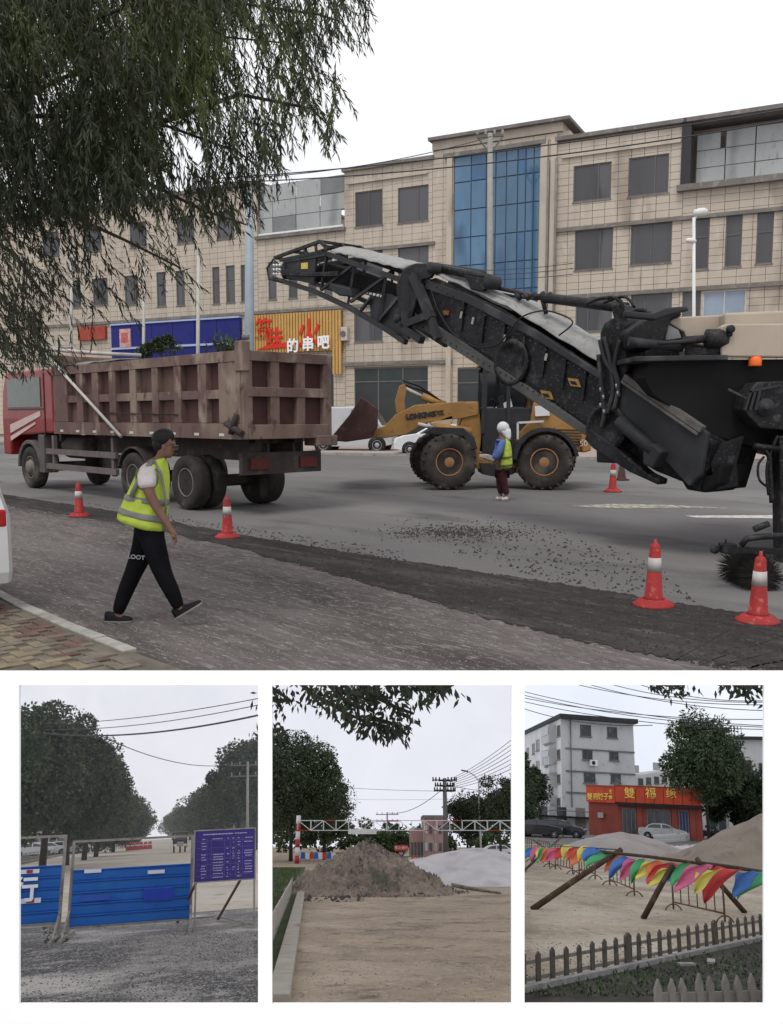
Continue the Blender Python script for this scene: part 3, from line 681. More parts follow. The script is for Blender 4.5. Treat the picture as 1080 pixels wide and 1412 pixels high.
# ================================================ shared builders
m_rub = mat('tyre_rubber', (.025, .024, .024), .9, .3, 3, bump=.3, spots=[(2.5, .52, .7, (.085, .075, .068))])
m_blk = mat('black_steel', (.014, .015, .017), .45, .3, 2.5, spots=[(4, .58, .75, (.05, .048, .048))])
m_hub = mat('hub_dusty', (.16, .14, .12), .8, .3, 4)
def wheel(parent, c, R, w, axis, hub=m_hub, rimr=.52, lugs=0, tyre=m_rub, hubout=.0, name='wheel'):
    """thing > wheel(tyre mesh) > rim ; axis points to the visible side"""
    ax = Vector(axis).normalized(); b = MB()
    r = R*rimr
    b.lathe(c, [(r, -w*.45), (R*.86, -w*.5), (R*.97, -w*.40), (R, -w*.2), (R, w*.2), (R*.97, w*.40), (R*.86, w*.5), (r*1.12, w*.46), (r, w*.36)], ax, 36)
    if lugs:
        ref = Vector((0, 0, 1)); a1 = ax.cross(ref).normalized(); b1 = ax.cross(a1)
        for k in range(lugs):
            for sgn in (-1, 1):
                an = 2*math.pi*(k+(.5 if sgn > 0 else 0))/lugs; d = a1*math.cos(an)+b1*math.sin(an); tt = -a1*math.sin(an)+b1*math.cos(an)
                p0 = Vector(c)+d*(R*.985)+ax*(sgn*w*.02); p1 = Vector(c)+d*(R*.93)+ax*(sgn*w*.50)+tt*(R*.10)
                b.bar(p0, p1, R*.09, R*.075)
    o = b.build(name, tyre, parent)
    h = MB(); h.lathe(c, [(r*1.02, w*.0), (r*1.02, w*.40), (r*.93, w*.42), (r*.9, w*.28), (r*.62, w*.16+hubout), (r*.55, w*.34+hubout), (r*.35, w*.40+hubout), (.01, w*.42+hubout)], ax, 28)
    h.build('rim', hub, o); 
    bl = MB(); ref = Vector((0, 0, 1)); a1 = ax.cross(ref).normalized(); b1 = ax.cross(a1)
    for k in range(10):
        an = 2*math.pi*k/10; p = Vector(c)+(a1*math.cos(an)+b1*math.sin(an))*r*.76
        bl.tube([p+ax*(w*.18), p+ax*(w*.30)], r*.05, 6)
    bl.build('wheel_nut', m_blk, o, kind='stuff')
    return o
def cone(px, py, label, dirty=False, hgt=None, pinch=False, fr=MAIN, wpx=None):
    """a traffic cone: base pixel (px,py), height in pixels hgt"""
    g = fr.G(px, py); H = hgt/FOC*g.y if hgt else .7
    t = thing('traffic_cone', label, 'traffic cone', g, fr, group='red and white traffic cones on the road')
    mr = mat('cone_red', (.30, .026, .026), .6, .25, 3.0, spots=[(4, .54, .70, (.19, .04, .035)), (20, .58, .72, (.38, .10, .085))]); mw = mat('cone_white', (.42, .40, .38), .55, .18, 6)
    rb = H*.30
    b = MB(); b.lathe((g.x, g.y, 0), [(rb, .0), (rb, H*.03), (rb*.86, H*.05), (rb*.74, H*.09), (rb*.60, H*.11)], n=8 if False else 24); b.build('base', mr, t)
    prof = [(rb*.58, H*.10), (H*.13, H*.14), (H*.075, H*.88), (H*.055, H*.92), (H*.028, H*.93), (H*.02, H)]
    b = MB(); b.lathe((g.x, g.y, 0), prof, n=24); b.build('body', mr, t)
    def rr(z): return H*.13+(H*.075-H*.13)*(z-.14)/(.74)
    b = MB(); z0, z1 = (.52, .72); b.lathe((g.x, g.y, 0), [(rr(z0)+.0*H, H*z0), (rr(z0)*1.035, H*z0), (rr(z1)*1.035+.001, H*z1), (rr(z1)*.98, H*z1)], n=24); b.build('band', mw, t)
    return t
# ================================================ tipper truck, seen from its rear left
RV = -650.0
rd = Vector((RV-CX, FOC, 0)).normalized()                   # along the road, away to the left
wz = G(255, 703)                                             # near rear tyre on the ground
TP = Plane(MAIN, (wz.x, wz.y), (-rd.x, -rd.y))              # near side plane, d points to the tail (right)
trk = thing('tipper_truck', 'dusty brown six wheel tipper truck with red cab and ribbed dump body', 'truck', TP.pt(0, 0, 1.2))
tn = TP.n; td = TP.d
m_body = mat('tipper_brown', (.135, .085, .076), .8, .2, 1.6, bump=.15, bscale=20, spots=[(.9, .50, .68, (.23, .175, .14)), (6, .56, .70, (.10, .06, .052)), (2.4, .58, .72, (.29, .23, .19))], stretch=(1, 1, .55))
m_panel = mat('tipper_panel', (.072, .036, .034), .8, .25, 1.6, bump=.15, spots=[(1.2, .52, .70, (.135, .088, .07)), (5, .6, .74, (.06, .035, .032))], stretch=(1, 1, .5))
m_cab = mat('cab_red', (.21, .016, .016), .35, .15, 2, coat=.3, spots=[(3, .6, .75, (.25, .06, .05))])
m_ch = mat('chassis_dusty', (.05, .040, .037), .85, .3, 2, spots=[(3, .55, .7, (.095, .08, .07))])
def tuz(px, py): return TP.uz(px, py)
def tb(mb, u0, u1, z0, z1, o0, o1):
    p = TP.pt; mb.hexa([p(u0, z0, o1), p(u1, z0, o1), p(u1, z0, o0), p(u0, z0, o0)], [p(u0, z1, o1), p(u1, z1, o1), p(u1, z1, o0), p(u0, z1, o0)]); return mb
ub1 = tuz(333, 560)[0]; ub0 = tuz(75, 560)[0]; zt = tuz(333, 484)[1]; zbt = tuz(333, 606)[1]; WD = 2.05
H_ = zt-zbt
b = MB(); tb(b, ub0+.05, ub1-.05, zbt+.05, zt-.02, .10, .16); tb(b, ub0+.05, ub1-.05, zbt+.05, zt-.02, WD-.16, WD-.10); tb(b, ub0, ub0+.06, zbt, zt, .1, WD-.1); tb(b, ub0, ub1-.1, zbt+.02, zbt+.1, .1, WD-.1); tb(b, ub1-.12, ub1-.06, zbt+.05, zt-.02, .1, WD-.1)
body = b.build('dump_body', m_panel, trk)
# ribs
b = MB(); tb(b, ub0, ub1, zt-.17, zt+.02, -.03, .16); b.build('top_rail', m_body, trk)
b = MB(); tb(b, ub0, ub1, zbt, zbt+.28, -.03, .16); b.build('bottom_rail', m_body, trk)
zm = tuz(333, 541)[1]
b = MB(); tb(b, ub0+.01, ub1-.01, zm-.10, zm+.06, .0, .12); b.build('middle_rail', m_body, trk)
ribx = [(75, 94), (107, 115.5), (128.5, 137), (152, 161), (180.5, 189), (211, 219.5), (241.5, 251), (274.5, 286), (303, 334)]
for (x0, x1) in ribx:
    u0, u1 = tuz(x0, 560)[0], tuz(x1, 560)[0]; b = MB(); tb(b, max(u0, ub0+.004), min(u1, ub1-.004), zbt+.281, zt-.171, -.02, .14); b.build('rib', m_body, trk, bevel=.012)
b = MB(); tb(b, ub0, ub1, zt-.17, zt+.02, WD-.16, WD); b.build('far_top_rail', m_body, trk)
for i in range(8):
    u = ub0+(ub1-ub0)*(i+.4)/8; b = MB(); tb(b, u, u+.2, zbt, zt-.17, WD-.12, WD); b.build('far_rib', m_body, trk)
b = MB(); tb(b, ub0-.02, ub0+.1, zbt, zt+.30, 0.02, WD-.02); b.build('headboard', m_body, trk)
# tail gate
def tq(o0, o1, z0, z1, d0=-.06, d1=.06): b_ = MB(); tb(b_, ub1+d0, ub1+d1, z0, z1, o0, o1); return b_
for (z0, z1) in ((zbt, zbt+.26), (zm-.07, zm+.10), (zt-.16, zt+.02)): tq(.1, WD-.1, z0, z1, -.05, .08).build('gate_rail', m_body, trk, bevel=.01)
for o in (.0, .60, 1.20, WD-.2): tq(o, o+.2, zbt+.0, zt+.0, -.055, .065).build('gate_post', m_body, trk, bevel=.01)
b = MB(); tb(b, ub1-.12, ub1+.1, zt-.35, zt+.18, -.05, .14); b.build('gate_hinge', m_body, trk, bevel=.02)
b = MB(); b.tube([TP.pt(ub1-.35, zbt+.28, -.08), TP.pt(ub1+.12, zbt+.10, -.08)], .06, 8); b.tube([TP.pt(ub1-.2, zbt+.1, -.1), TP.pt(ub1-.05, zbt+.45, -.08)], .05, 8); b.build('gate_latch', m_ch, trk)
# reflective marks along the bottom rail
for i in range(9):
    u = ub0+.35+(ub1-ub0-.6)*i/8.5; b = MB(); tb(b, u, u+.16, zbt+.05, zbt+.10, -.036, -.03); b.build('reflector', m_wfw, trk)
# tarpaulin rail and prop pole
m_pole = mat('pale_metal_tube', (.42, .40, .37), .5, .15, 3)
pA = TP.w(54, 478, -.1); pB = TP.w(167, 602, -.1)
b = MB().tube([pA, pB], .035, 8); b.build('prop_rod', m_pole, trk)
b = MB(); b.tube([TP.w(60, 481, .1), TP.w(130, 487, 1.2), TP.w(195, 490, 2.2)], .045, 8); b.tube([TP.w(56, 480, -.05), TP.w(100, 479, 1.4)], .03, 8); b.build('tarpaulin_rail', m_pole, trk)
b = MB(); b.grid(20, 4, lambda s, t_: TP.pt(ub0+.1+s*1.9, zt+.06+.1*math.sin(s*9)*.3+.12*math.sin(t_*3.1), .2+t_*1.9)); b.build('tarpaulin', mat('grey_tarpaulin', (.16, .15, .14), .85, .25, 3), trk, solid=.02)
b = MB().tube([TP.w(135, 569, -.04), TP.w(245, 572, -.04)], .012, 5); b.build('cord', m_blk, trk)
# cab
uc0 = tuz(18, 600)[0]-.8; uc1 = tuz(70, 560)[0]
ztc = tuz(60, 508)[1]; zcb = tuz(50, 602)[1]
cp = [(uc1, zcb+.1), (uc1, ztc-.05), (uc1-.15, ztc), (uc0+.35, ztc), (uc0+.1, ztc-.5), (uc0, zcb+.55), (uc0, zcb-.5), (uc0+.5, zcb-.5), (uc0+.55, zcb+.0)]
b = MB(); b.prism([TP.pt(u, z, .05) for u, z in cp], tn*(WD-.1)); b.build('cab', m_cab, trk, bevel=.05)
wu0, wz1 = tuz(20, 522); wu1, wz0 = tuz(54, 558)
b = MB(); tb(b, wu0-.6, wu1, wz0-.05, wz1, .03, .06); b.build('cab_window', mat('cab_glass', (.05, .07, .055), .1, .3, 3, spec=.6), trk)
b = MB(); tb(b, wu1+.18, wu1+.22, zcb, ztc-.1, .035, .06); tb(b, wu0-.6, wu1+.2, wz0-.12, wz0-.09, .035, .06); b.build('door_seam', m_blk, trk)
b = MB(); b.prism([TP.pt(wu0-.5, wz0-.5, .03), TP.pt(wu1-.05, wz0-.15, .03), TP.pt(wu1-.05, wz0-.28, .03), TP.pt(wu0-.5, wz0-.72, .03)], tn*.02); b.prism([TP.pt(wu0-.5, wz0-.8, .03), TP.pt(wu1-.35, wz0-.42, .03), TP.pt(wu1-.35, wz0-.48, .03), TP.pt(wu0-.5, wz0-.92, .03)], tn*.02); b.build('white_stripe', mat('stripe_pink', (.5, .38, .36), .5, .1, 3), trk)

b = MB(); tb(b, uc1+.08, uc1+.16, zcb-.1, zt+.1, .15, .25); tb(b, uc1+.02, uc1+.2, zcb+.2, zt-.3, .3, .8); b.build('exhaust_stack', m_ch, trk)
# chassis
b = MB(); tb(b, uc0+.3, ub1-.2, zbt-.42, zbt-.08, .55, .75); tb(b, uc0+.3, ub1-.2, zbt-.42, zbt-.08, WD-.75, WD-.55); tb(b, ub0+.5, ub1-.5, zbt-.1, zbt-.0, .5, WD-.5); b.build('chassis', m_ch, trk)
wr = .53
c1 = TP.pt(tuz(40, 640)[0], wr, .16); c2 = TP.pt(tuz(181, 640)[0], wr, .16); c3 = TP.pt(0, wr, .16)
m_tdust = mat('tyre_dusty', (.034, .030, .028), .92, .3, 3, bump=.3, spots=[(2.5, .52, .7, (.10, .088, .078))])
for k, (c, R) in enumerate(((c1, wr), (c2, wr), (c3, wr))):
    wheel(trk, c, R, .32, -tn, rimr=.53, tyre=m_tdust, hubout=(-.12 if k else .08)); 
    if k: wheel(trk, c+tn*.36, R, .3, -tn, rimr=.53, tyre=m_tdust)
    wheel(trk, c+tn*(WD-.35), R, .5 if k else .32, tn, rimr=.53, tyre=m_tdust)
for cc in (c1, c2, c3): MB().tube([cc+tn*.4, cc+tn*(WD-.7)], .12, 8).build('axle', m_ch, trk)
b = MB()     # front mudguard arch and side fairing
ar = [(math.cos(R_(a_))*.72, math.sin(R_(a_))*.70) for a_ in range(0, 181, 20)]
cu, cz = (c1-TP.p0).dot(td), wr
b.prism([TP.pt(cu+x, cz+z, .0) for x, z in ar]+[TP.pt(cu+x*.86, cz+z*.86, .0) for x, z in reversed(ar)], tn*.5)
tb(b, cu+.62, cu+.95, cz-.1, zcb+.05, .0, .35); b.build('front_mudguard', mat('mudguard_grey', (.10, .085, .085), .7, .2, 2), trk, bevel=.02)
for c in (c2,):
    cu2 = (c-TP.p0).dot(td); b = MB(); ar2 = [(math.cos(R_(a_))*.68, math.sin(R_(a_))*.66) for a_ in range(20, 161, 20)]
    b.prism([TP.pt(cu2+x, cz+z, .02) for x, z in ar2]+[TP.pt(cu2+x*.94, cz+z*.94, .02) for x, z in reversed(ar2)], tn*.5); b.build('rear_mudguard', m_ch, trk)
g0 = cu+1.0; g1 = (c2-TP.p0).dot(td)-.72
b = MB(); 
for z in (zbt-.50, zbt-.86): tb(b, g0, g1, z, z+.13, .02, .10)
for u in (g0+.3, g1-.25): tb(b, u, u+.1, zbt-.9, zbt-.05, .05, .14)
b.build('side_guard', mat('guard_grey', (.13, .11, .105), .8, .2, 3), trk)
b = MB(); b.lathe(TP.pt(g0+.5, zbt-.32, .45), [(.01, 0), (.26, 0), (.28, .04), (.28, 1.1), (.26, 1.14), (.01, 1.14)], td, 18); b.build('fuel_tank', m_ch, trk)
b = MB(); b.lathe(TP.pt(g1-1.0, zbt-.62, .6), [(.01, 0), (.15, 0), (.16, .05), (.16, .75), (.01, .8)], td, 14); b.build('air_tank', m_blk, trk)
b = MB(); tb(b, ub1-.25, ub1-.15, zbt-.65, zbt-.25, .1, WD-.1); tb(b, ub1-.3, ub1-.2, zbt-.25, zbt, .5, .7); tb(b, ub1-.3, ub1-.2, zbt-.25, zbt, WD-.7, WD-.5); b.build('rear_bumper', m_ch, trk)
for o in (.25, WD-.65): b = MB(); tb(b, ub1-.14, ub1-.10, zbt-.55, zbt-.35, o, o+.4); b.build('tail_light', mat('tail_red', (.09, .02, .018), .4, .2, 3), trk)
b = MB(); tb(b, ub1-.3, ub1+.1, zbt-.15, zbt+.05, WD-.4, WD+.12); b.build('gate_bracket', m_body, trk, bevel=.02)

# ================================================ wheel loader, side on, bucket to the left
LY = G(686, 676).y
LP = Plane(MAIN, (G(686, 676).x, LY), (1, -.0))
lo = thing('wheel_loader', 'yellow brown wheel loader facing left with lowered dark bucket', 'loader', LP.pt(0, 0, 1.0))
m_y = mat('loader_yellow', (.30, .165, .055), .6, .2, 1.5, spots=[(2, .53, .7, (.25, .14, .06)), (8, .6, .74, (.16, .10, .06))])
m_yd = mat('loader_hub', (.30, .155, .075), .7, .25, 3)
m_dk = mat('loader_dark', (.03, .03, .034), .6, .3, 2)
m_gl = mat('loader_glass', (.03, .035, .04), .08, .2, 2, spec=.6)
def LZ(px, py, off=0): return LP.w(px, py, 0) + LP.n*off
def poly(mb, pts, o0, o1, P=LP): mb.prism([P.w(x, y, 0)+P.n*o0 for x, y in pts], P.n*(o1-o0)); return mb
Rw = 38.5/FOC*LY
cf = LP.w(619, 637.5); cr = LP.w(753.5, 637.5)
m_lt = mat('loader_tyre', (.036, .032, .029), .92, .3, 2.5, bump=.3, spots=[(2, .5, .7, (.105, .09, .078))])
fax = Vector((.10, -1, 0)); rax = Vector((-.22, -1, 0))
wheel(lo, cf+Vector((0, .25, 0)), Rw, .52, fax, hub=m_yd, rimr=.50, lugs=20, tyre=m_lt, hubout=-.02); wheel(lo, cf-fax*2.2, Rw, .5, fax, hub=m_yd, rimr=.5, lugs=20, tyre=m_lt)
wheel(lo, cr+Vector((0, .25, 0)), Rw, .52, rax, hub=m_yd, rimr=.50, lugs=20, tyre=m_lt, hubout=-.02); wheel(lo, cr-rax*2.2, Rw, .5, rax, hub=m_yd, rimr=.5, lugs=20, tyre=m_lt)
MB().tube([cf-fax*.3, cf-fax*2.2], .16, 10).build('axle', m_dk, lo); MB().tube([cr-rax*.3, cr-rax*2.2], .16, 10).build('axle', m_dk, lo)
b = MB(); poly(b, [(646, 553), (663, 553), (668, 600), (664, 632), (690, 640), (716, 642), (716, 655), (660, 648), (648, 640), (640, 610), (636, 590)], .55, 1.7); b.build('front_frame', m_y, lo, bevel=.03)
b = MB(); poly(b, [(545, 572), (573, 558), (640, 553), (663, 557), (662, 572), (640, 577), (590, 583), (560, 600), (530, 605), (509, 604), (513, 594), (530, 588)], .5, .72); poly(b, [(545, 572), (573, 558), (640, 553), (663, 557), (662, 572), (640, 577), (590, 583), (560, 600), (530, 605), (509, 604), (513, 594), (530, 588)], 1.5, 1.72)
b.build('lift_arm', m_y, lo, bevel=.02)
b = MB(); poly(b, [(547, 570), (545, 552), (551, 530), (559, 527), (562, 535), (559, 553), (560, 572)], .95, 1.25); b.build('bell_crank', m_y, lo, bevel=.02)
b = MB(); b.tube([LP.w(555, 531, 0)+LP.n*1.05, LP.w(590, 548, 0)+LP.n*1.05], .045, 8); b.build('tilt_piston', m_pole, lo)
b = MB(); b.tube([LP.w(584, 545, 0)+LP.n*1.05, LP.w(618, 558, 0)+LP.n*1.05], .1, 12); b.build('tilt_cylinder', m_y, lo)
b = MB(); b.tube([LP.w(556, 522, 0)+LP.n*1.0, LP.w(580, 530, 0)+LP.n*1.0, LP.w(612, 553, 0)+LP.n*1.0], .03, 6); b.tube([LP.w(556, 527, 0)+LP.n*1.2, LP.w(584, 536, 0)+LP.n*1.2, LP.w(620, 556, 0)+LP.n*1.2], .03, 6); b.build('hydraulic_hose', m_blk, lo)
b = MB(); b.tube([LP.w(577, 585, 0)+LP.n*.42, LP.w(600, 590, 0)+LP.n*.42], .05, 8); b.build('lift_piston', m_pole, lo)
b = MB(); b.tube([LP.w(598, 589, 0)+LP.n*.42, LP.w(652, 596, 0)+LP.n*.42], .11, 12); b.build('lift_cylinder', m_y, lo)
b = MB(); poly(b, [(585, 597), (597, 589), (640, 590), (655, 603), (660, 620), (650, 620), (640, 602), (600, 600)], .2, .9); b.build('front_fender', m_dk, lo, bevel=.02)
b = MB(); poly(b, [(594, 583), (626, 572), (628, 578), (622, 588), (600, 590)], .5, .9); b.build('cylinder_cover', mat('cover_pale', (.45, .36, .25), .6, .15, 2), lo, bevel=.02)
b = MB(); poly(b, [(460, 600), (483, 572), (498, 548), (507, 553), (519, 562), (519, 590), (512, 604), (478, 609), (461, 607)], -.35, 2.6); b.build('bucket', mat('bucket_dark', (.055, .028, .026), .7, .3, 2, spots=[(3, .55, .7, (.09, .06, .05))]), lo, bevel=.03)
b = MB(); poly(b, [(452, 607), (462, 599), (468, 608), (453, 611)], -.4, 2.65); b.build('cutting_edge', m_dk, lo)
# rear frame, engine hood, fenders
b = MB(); poly(b, [(716, 640), (716, 600), (735, 580), (738, 560), (742, 545), (780, 543), (812, 556), (816, 622), (800, 625), (793, 640), (760, 655), (716, 655)], .35, 1.75); b.build('engine_hood', m_y, lo, bevel=.04)
b = MB()
for i in range(6): z = 592+i*4; poly(b, [(772, z), (806, z+1), (806, z+2.2), (772, z+1.2)], .33, .36)
b.build('hood_vent', m_dk, lo)
b = MB(); poly(b, [(805, 625), (817, 622), (817, 610), (803, 605)], .1, 2.0); b.build('counterweight', m_y, lo, bevel=.04)
b = MB(); ar = [(753.5+46*math.cos(R_(a_)), 637.5-48*math.sin(R_(a_))) for a_ in range(10, 176, 15)]; ar2 = [(753.5+41*math.cos(R_(a_)), 637.5-43*math.sin(R_(a_))) for a_ in range(10, 176, 15)]
poly(b, ar+ar2[::-1], .0, .62); b.build('rear_fender', m_dk, lo)
b = MB(); poly(b, [(664, 640), (690, 640), (716, 648), (712, 656), (690, 660), (668, 656)], .5, 1.6); b.build('articulation_joint', m_dk, lo, bevel=.02)
b = MB(); b.tube([LP.w(672, 520, 0)+LP.n*.5, LP.w(672, 600, 0)+LP.n*.5], .05, 6); 
b.build('front_post', m_dk, lo)
for (x0, y0_, x1, y1_) in ((668, 598, 672, 505), (672, 505, 736, 500), (736, 500, 740, 590), (704, 503, 705, 590)):
    for o in (.45, 1.6): MB().bar(LP.w(x0, y0_)+LP.n*o, LP.w(x1, y1_)+LP.n*o, .09).build('cab_frame', m_dk, lo)
b = MB(); poly(b, [(664, 503), (742, 497), (744, 489), (668, 493)], .35, 1.75); b.build('cab_roof', m_y, lo, bevel=.03)
b = MB(); poly(b, [(670, 506), (735, 502), (738, 560), (672, 560)], 1.5, 1.54); b.build('cab_window', m_gl, lo)
b = MB(); poly(b, [(668, 562), (738, 562), (738, 600), (716, 640), (668, 625)], .45, 1.6); b.build('cab_base', m_dk, lo, bevel=.02)
b = MB(); poly(b, [(694, 575), (694, 545), (700, 543), (704, 568), (720, 570), (720, 578)], .8, 1.3); b.build('driver_seat', m_dk, lo, bevel=.02)
b = MB(); b.tube([LP.w(684, 574)+LP.n*1.0, LP.w(690, 556)+LP.n*1.0], .03, 6); b.lathe(LP.w(691, 555)+LP.n*1.0, [(.16, 0), (.2, .02), (.16, .04)], (.5, 0, .8), 14); b.build('steering_wheel', m_blk, lo)
b = MB(); poly(b, [(698, 556), (708, 549), (711, 560), (700, 566)], .5, .55); poly(b, [(740, 560), (760, 558), (761, 573), (741, 574)], .28, .31); b.build('paper_notice', mat('notice_white', (.6, .6, .62), .6, .1, 3), lo)
b = MB(); b.bar(LP.w(716, 583)+LP.n*.25, LP.w(752, 581)+LP.n*.25, .05); b.bar(LP.w(716, 583)+LP.n*.25, LP.w(716, 606)+LP.n*.25, .05); b.build('handrail', m_wfw, lo)
b = MB(); b.bar(LP.w(712, 606)+LP.n*.2, LP.w(722, 660)+LP.n*.2, .06); b.build('ladder', m_dk, lo)
lp = LP.w(583, 576)+LP.n*.48
text('lettering', 'LONKING', 6.6/FOC*LY*1.45, m_dk, lo, LP.w(581, 573)+LP.n*.485, (1, 0, .12), (-.12, 0, 1), .006, sx=.95, bold=.012)
text('lettering', '龙工', 6.2/FOC*LY*1.1, m_dk, lo, LP.w(607, 569.5)+LP.n*.485, (1, 0, .10), (-.1, 0, 1), .006, bold=.01)
text('lettering', '50', .2, m_wfw, lo, LP.w(806, 612)+LP.n*.09, (1, 0, 0), (0, 0, 1), .004)

# ================================================ cold milling machine with its long conveyor
m_kb = mat('conveyor_black', (.009, .0095, .011), .5, .3, 1.5, bump=.15, bscale=30, spots=[(1.3, .50, .7, (.024, .024, .026)), (9, .56, .72, (.042, .041, .040)), (28, .60, .70, (.06, .058, .055)), (3, .62, .74, (.055, .05, .045))])
m_kb2 = mat('conveyor_grey', (.028, .029, .032), .6, .3, 1.2, spots=[(2, .55, .7, (.07, .07, .072))])
m_cov = mat('dusty_cover', (.27, .27, .265), .75, .2, 1.5, bump=.6, bscale=9, spots=[(5, .54, .7, (.22, .21, .20)), (1.5, .52, .68, (.27, .27, .265)), (14, .6, .72, (.16, .15, .145))])
m_bei = mat('machine_beige', (.37, .31, .25), .5, .08, 1, spots=[(3, .58, .72, (.36, .31, .25))])
Bp = MAIN.at(960, 640, 11.0); Tp = MAIN.at(380, 360, 19.0)
KP = Plane(MAIN, (Bp.x, Bp.y), (Tp.x-Bp.x, Tp.y-Bp.y))
mm = thing('milling_machine', 'beige and black road milling machine with a long raised loading conveyor', 'machine', (KP.p0.x, KP.p0.y, 0))
KW = .95
def kp(mb, pts, o0, o1): mb.prism([KP.w(x, y)+KP.n*o0 for x, y in pts], KP.n*(o1-o0)); return mb
def kq(name, pts, o0, o1, m, bevel=.01): return kp(MB(), pts, o0, o1).build(name, m, mm, bevel=bevel)
# lower closed trough of the conveyor
kq('conveyor_side', [(585, 388), (600, 383), (690, 425), (770, 474), (838, 518), (838, 600), (800, 580), (720, 520), (640, 470), (575, 432)], 0, .06, m_kb)
kq('conveyor_far_side', [(585, 388), (600, 383), (690, 425), (770, 474), (838, 518), (838, 600), (800, 580), (720, 520), (640, 470), (575, 432)], KW, KW+.06, m_kb)
kq('conveyor_bottom', [(575, 430), (640, 468), (720, 519), (800, 580), (836, 600), (832, 608), (796, 592), (714, 532), (634, 478), (570, 437)], .02, KW, m_kb)
kq('lower_beam', [(560, 425), (600, 446), (700, 513), (812, 590), (842, 604), (838, 612), (806, 598), (694, 524), (594, 460), (556, 438)], -.05, .04, mat('beam_dusty', (.07, .07, .068), .7, .3, 2))
kq('upper_beam', [(590, 386), (650, 407), (740, 455), (836, 517), (836, 527), (738, 466), (648, 419), (588, 398)], -.05, .04, m_kb2)
# dusty cloth/sheet covers along the top, laid across the width
def cover(pts_near, lift, name='belt_cover'):
    P = [KP.w(x, y) for x, y in pts_near]; mb = MB(); n = len(P)
    def fn(s, t_):
        i = min(int(s*(n-1)), n-2); f_ = s*(n-1)-i; p = P[i].lerp(P[i+1], f_)
        return p + KP.n*(t_*KW) + Vector((0, 0, lift*math.sin(math.pi*(.12+.76*t_))+.01*math.sin(s*40)))
    mb.grid(24, 8, fn); return mb.build(name, m_cov, mm, solid=.015)
cover([(455, 352), (480, 357), (520, 368), (556, 377)], .22)
cover([(600, 384), (640, 401), (700, 429), (770, 472), (836, 512)], .20)
kq('cover_flap', [(640, 398), (660, 396), (705, 420), (700, 428), (672, 416)], .1, .85, m_cov, 0)
# upper lattice section
for o in (0, KW):
    b = MB()
    low = [(378, 384), (432, 401), (480, 423), (530, 452), (560, 472)]; up = [(393, 360), (452, 350), (510, 371), (553, 386), (575, 398)]
    for L_ in (low, up):
        for a_, c_ in zip(L_[:-1], L_[1:]): b.bar(KP.w(*a_)+KP.n*o, KP.w(*c_)+KP.n*o, .085)
    b.build('truss_chord', m_kb2 if o == 0 else m_kb, mm)
    for a_, c_ in (((443, 400), (451, 352)), ((480, 420), (489, 363)), ((522, 444), (533, 378)), ((443, 400), (487, 366)), ((484, 416), (531, 382)), ((524, 441), (560, 398)), ((498, 428), (512, 410))):
        b = MB(); b.bar(KP.w(*a_)+KP.n*o, KP.w(*c_)+KP.n*o, .05); b.build('truss_brace', m_kb2, mm)
kq('belt', [(390, 372), (440, 362), (500, 384), (560, 412), (560, 436), (500, 408), (440, 388), (392, 384)], .25, .75, mat('belt_rubber', (.012, .012, .013), .85, .3, 3))
kq('head_plate', [(396, 358), (437, 354), (434, 392), (396, 384)], -.02, .03, m_kb2)
kq('head_plate', [(396, 358), (437, 354), (434, 392), (396, 384)], KW, KW+.05, m_kb2)
kq('warning_sticker', [(417, 363), (426, 362), (426, 371), (417, 371)], -.03, -.02, mat('sticker_yellow', (.55, .42, .10), .5, .15, 8), 0)
b = MB(); b.lathe(KP.w(389, 372)+KP.n*.08, [(.01, 0), (.19, 0), (.19, KW-.12), (.01, KW-.12)], KP.n, 16); b.build('head_roller', m_kb, mm)
b = MB()   # open hood frame over the head
for o in (-.02, KW*.5, KW+.02):
    for a_, c_ in (((380, 356), (404, 347)), ((404, 347), (443, 333)), ((443, 333), (450, 340)), ((450, 340), (451, 352)), ((388, 359), (447, 347)), ((421, 341), (424, 351)), ((436, 336), (438, 349))):
        b.bar(KP.w(*a_)+KP.n*o, KP.w(*c_)+KP.n*o, .06)
for a_ in ((380, 356), (404, 347), (443, 333), (450, 340)): b.bar(KP.w(*a_)-KP.n*.02, KP.w(*a_)+KP.n*(KW+.02), .05)
b.build('head_guard', m_kb, mm)
b = MB()
for k in range(4): b.tube([KP.w(382, 360+k*5)-KP.n*.05, KP.w(398, 373+k*2)-KP.n*.1, KP.w(430, 378+k)-KP.n*.1, KP.w(470, 376+k*1.5)-KP.n*.06], .02, 6)
b.tube([KP.w(380, 358)-KP.n*.05, KP.w(373, 370)-KP.n*.08, KP.w(375, 385)-KP.n*.08, KP.w(392, 390)-KP.n*.05], .02, 6); b.build('hose_bundle', m_kb, mm)
for k in range(9): MB().tube([KP.w(384+(k % 3)*4, 366+(k//3)*6)-KP.n*.12, KP.w(386+(k % 3)*4, 367+(k//3)*6)-KP.n*.12], .022, 6).build('fitting', m_rail, mm)
kq('drive_motor', [(458, 390), (486, 398), (488, 410), (470, 408), (458, 400)], -.06, .2, m_kb2, .03)
kq('inner_plate', [(506, 402), (535, 405), (560, 420), (560, 468), (508, 438)], .05, .1, m_kb2)
for k_ in range(5): kq('white_mark', [(503+k_*5.2, 401.5+k_*1.2), (506.5+k_*5.2, 402.3+k_*1.2), (505.5+k_*5.2, 405.3+k_*1.2), (502+k_*5.2, 404.5+k_*1.2)], .02, .03, m_wfw, 0)
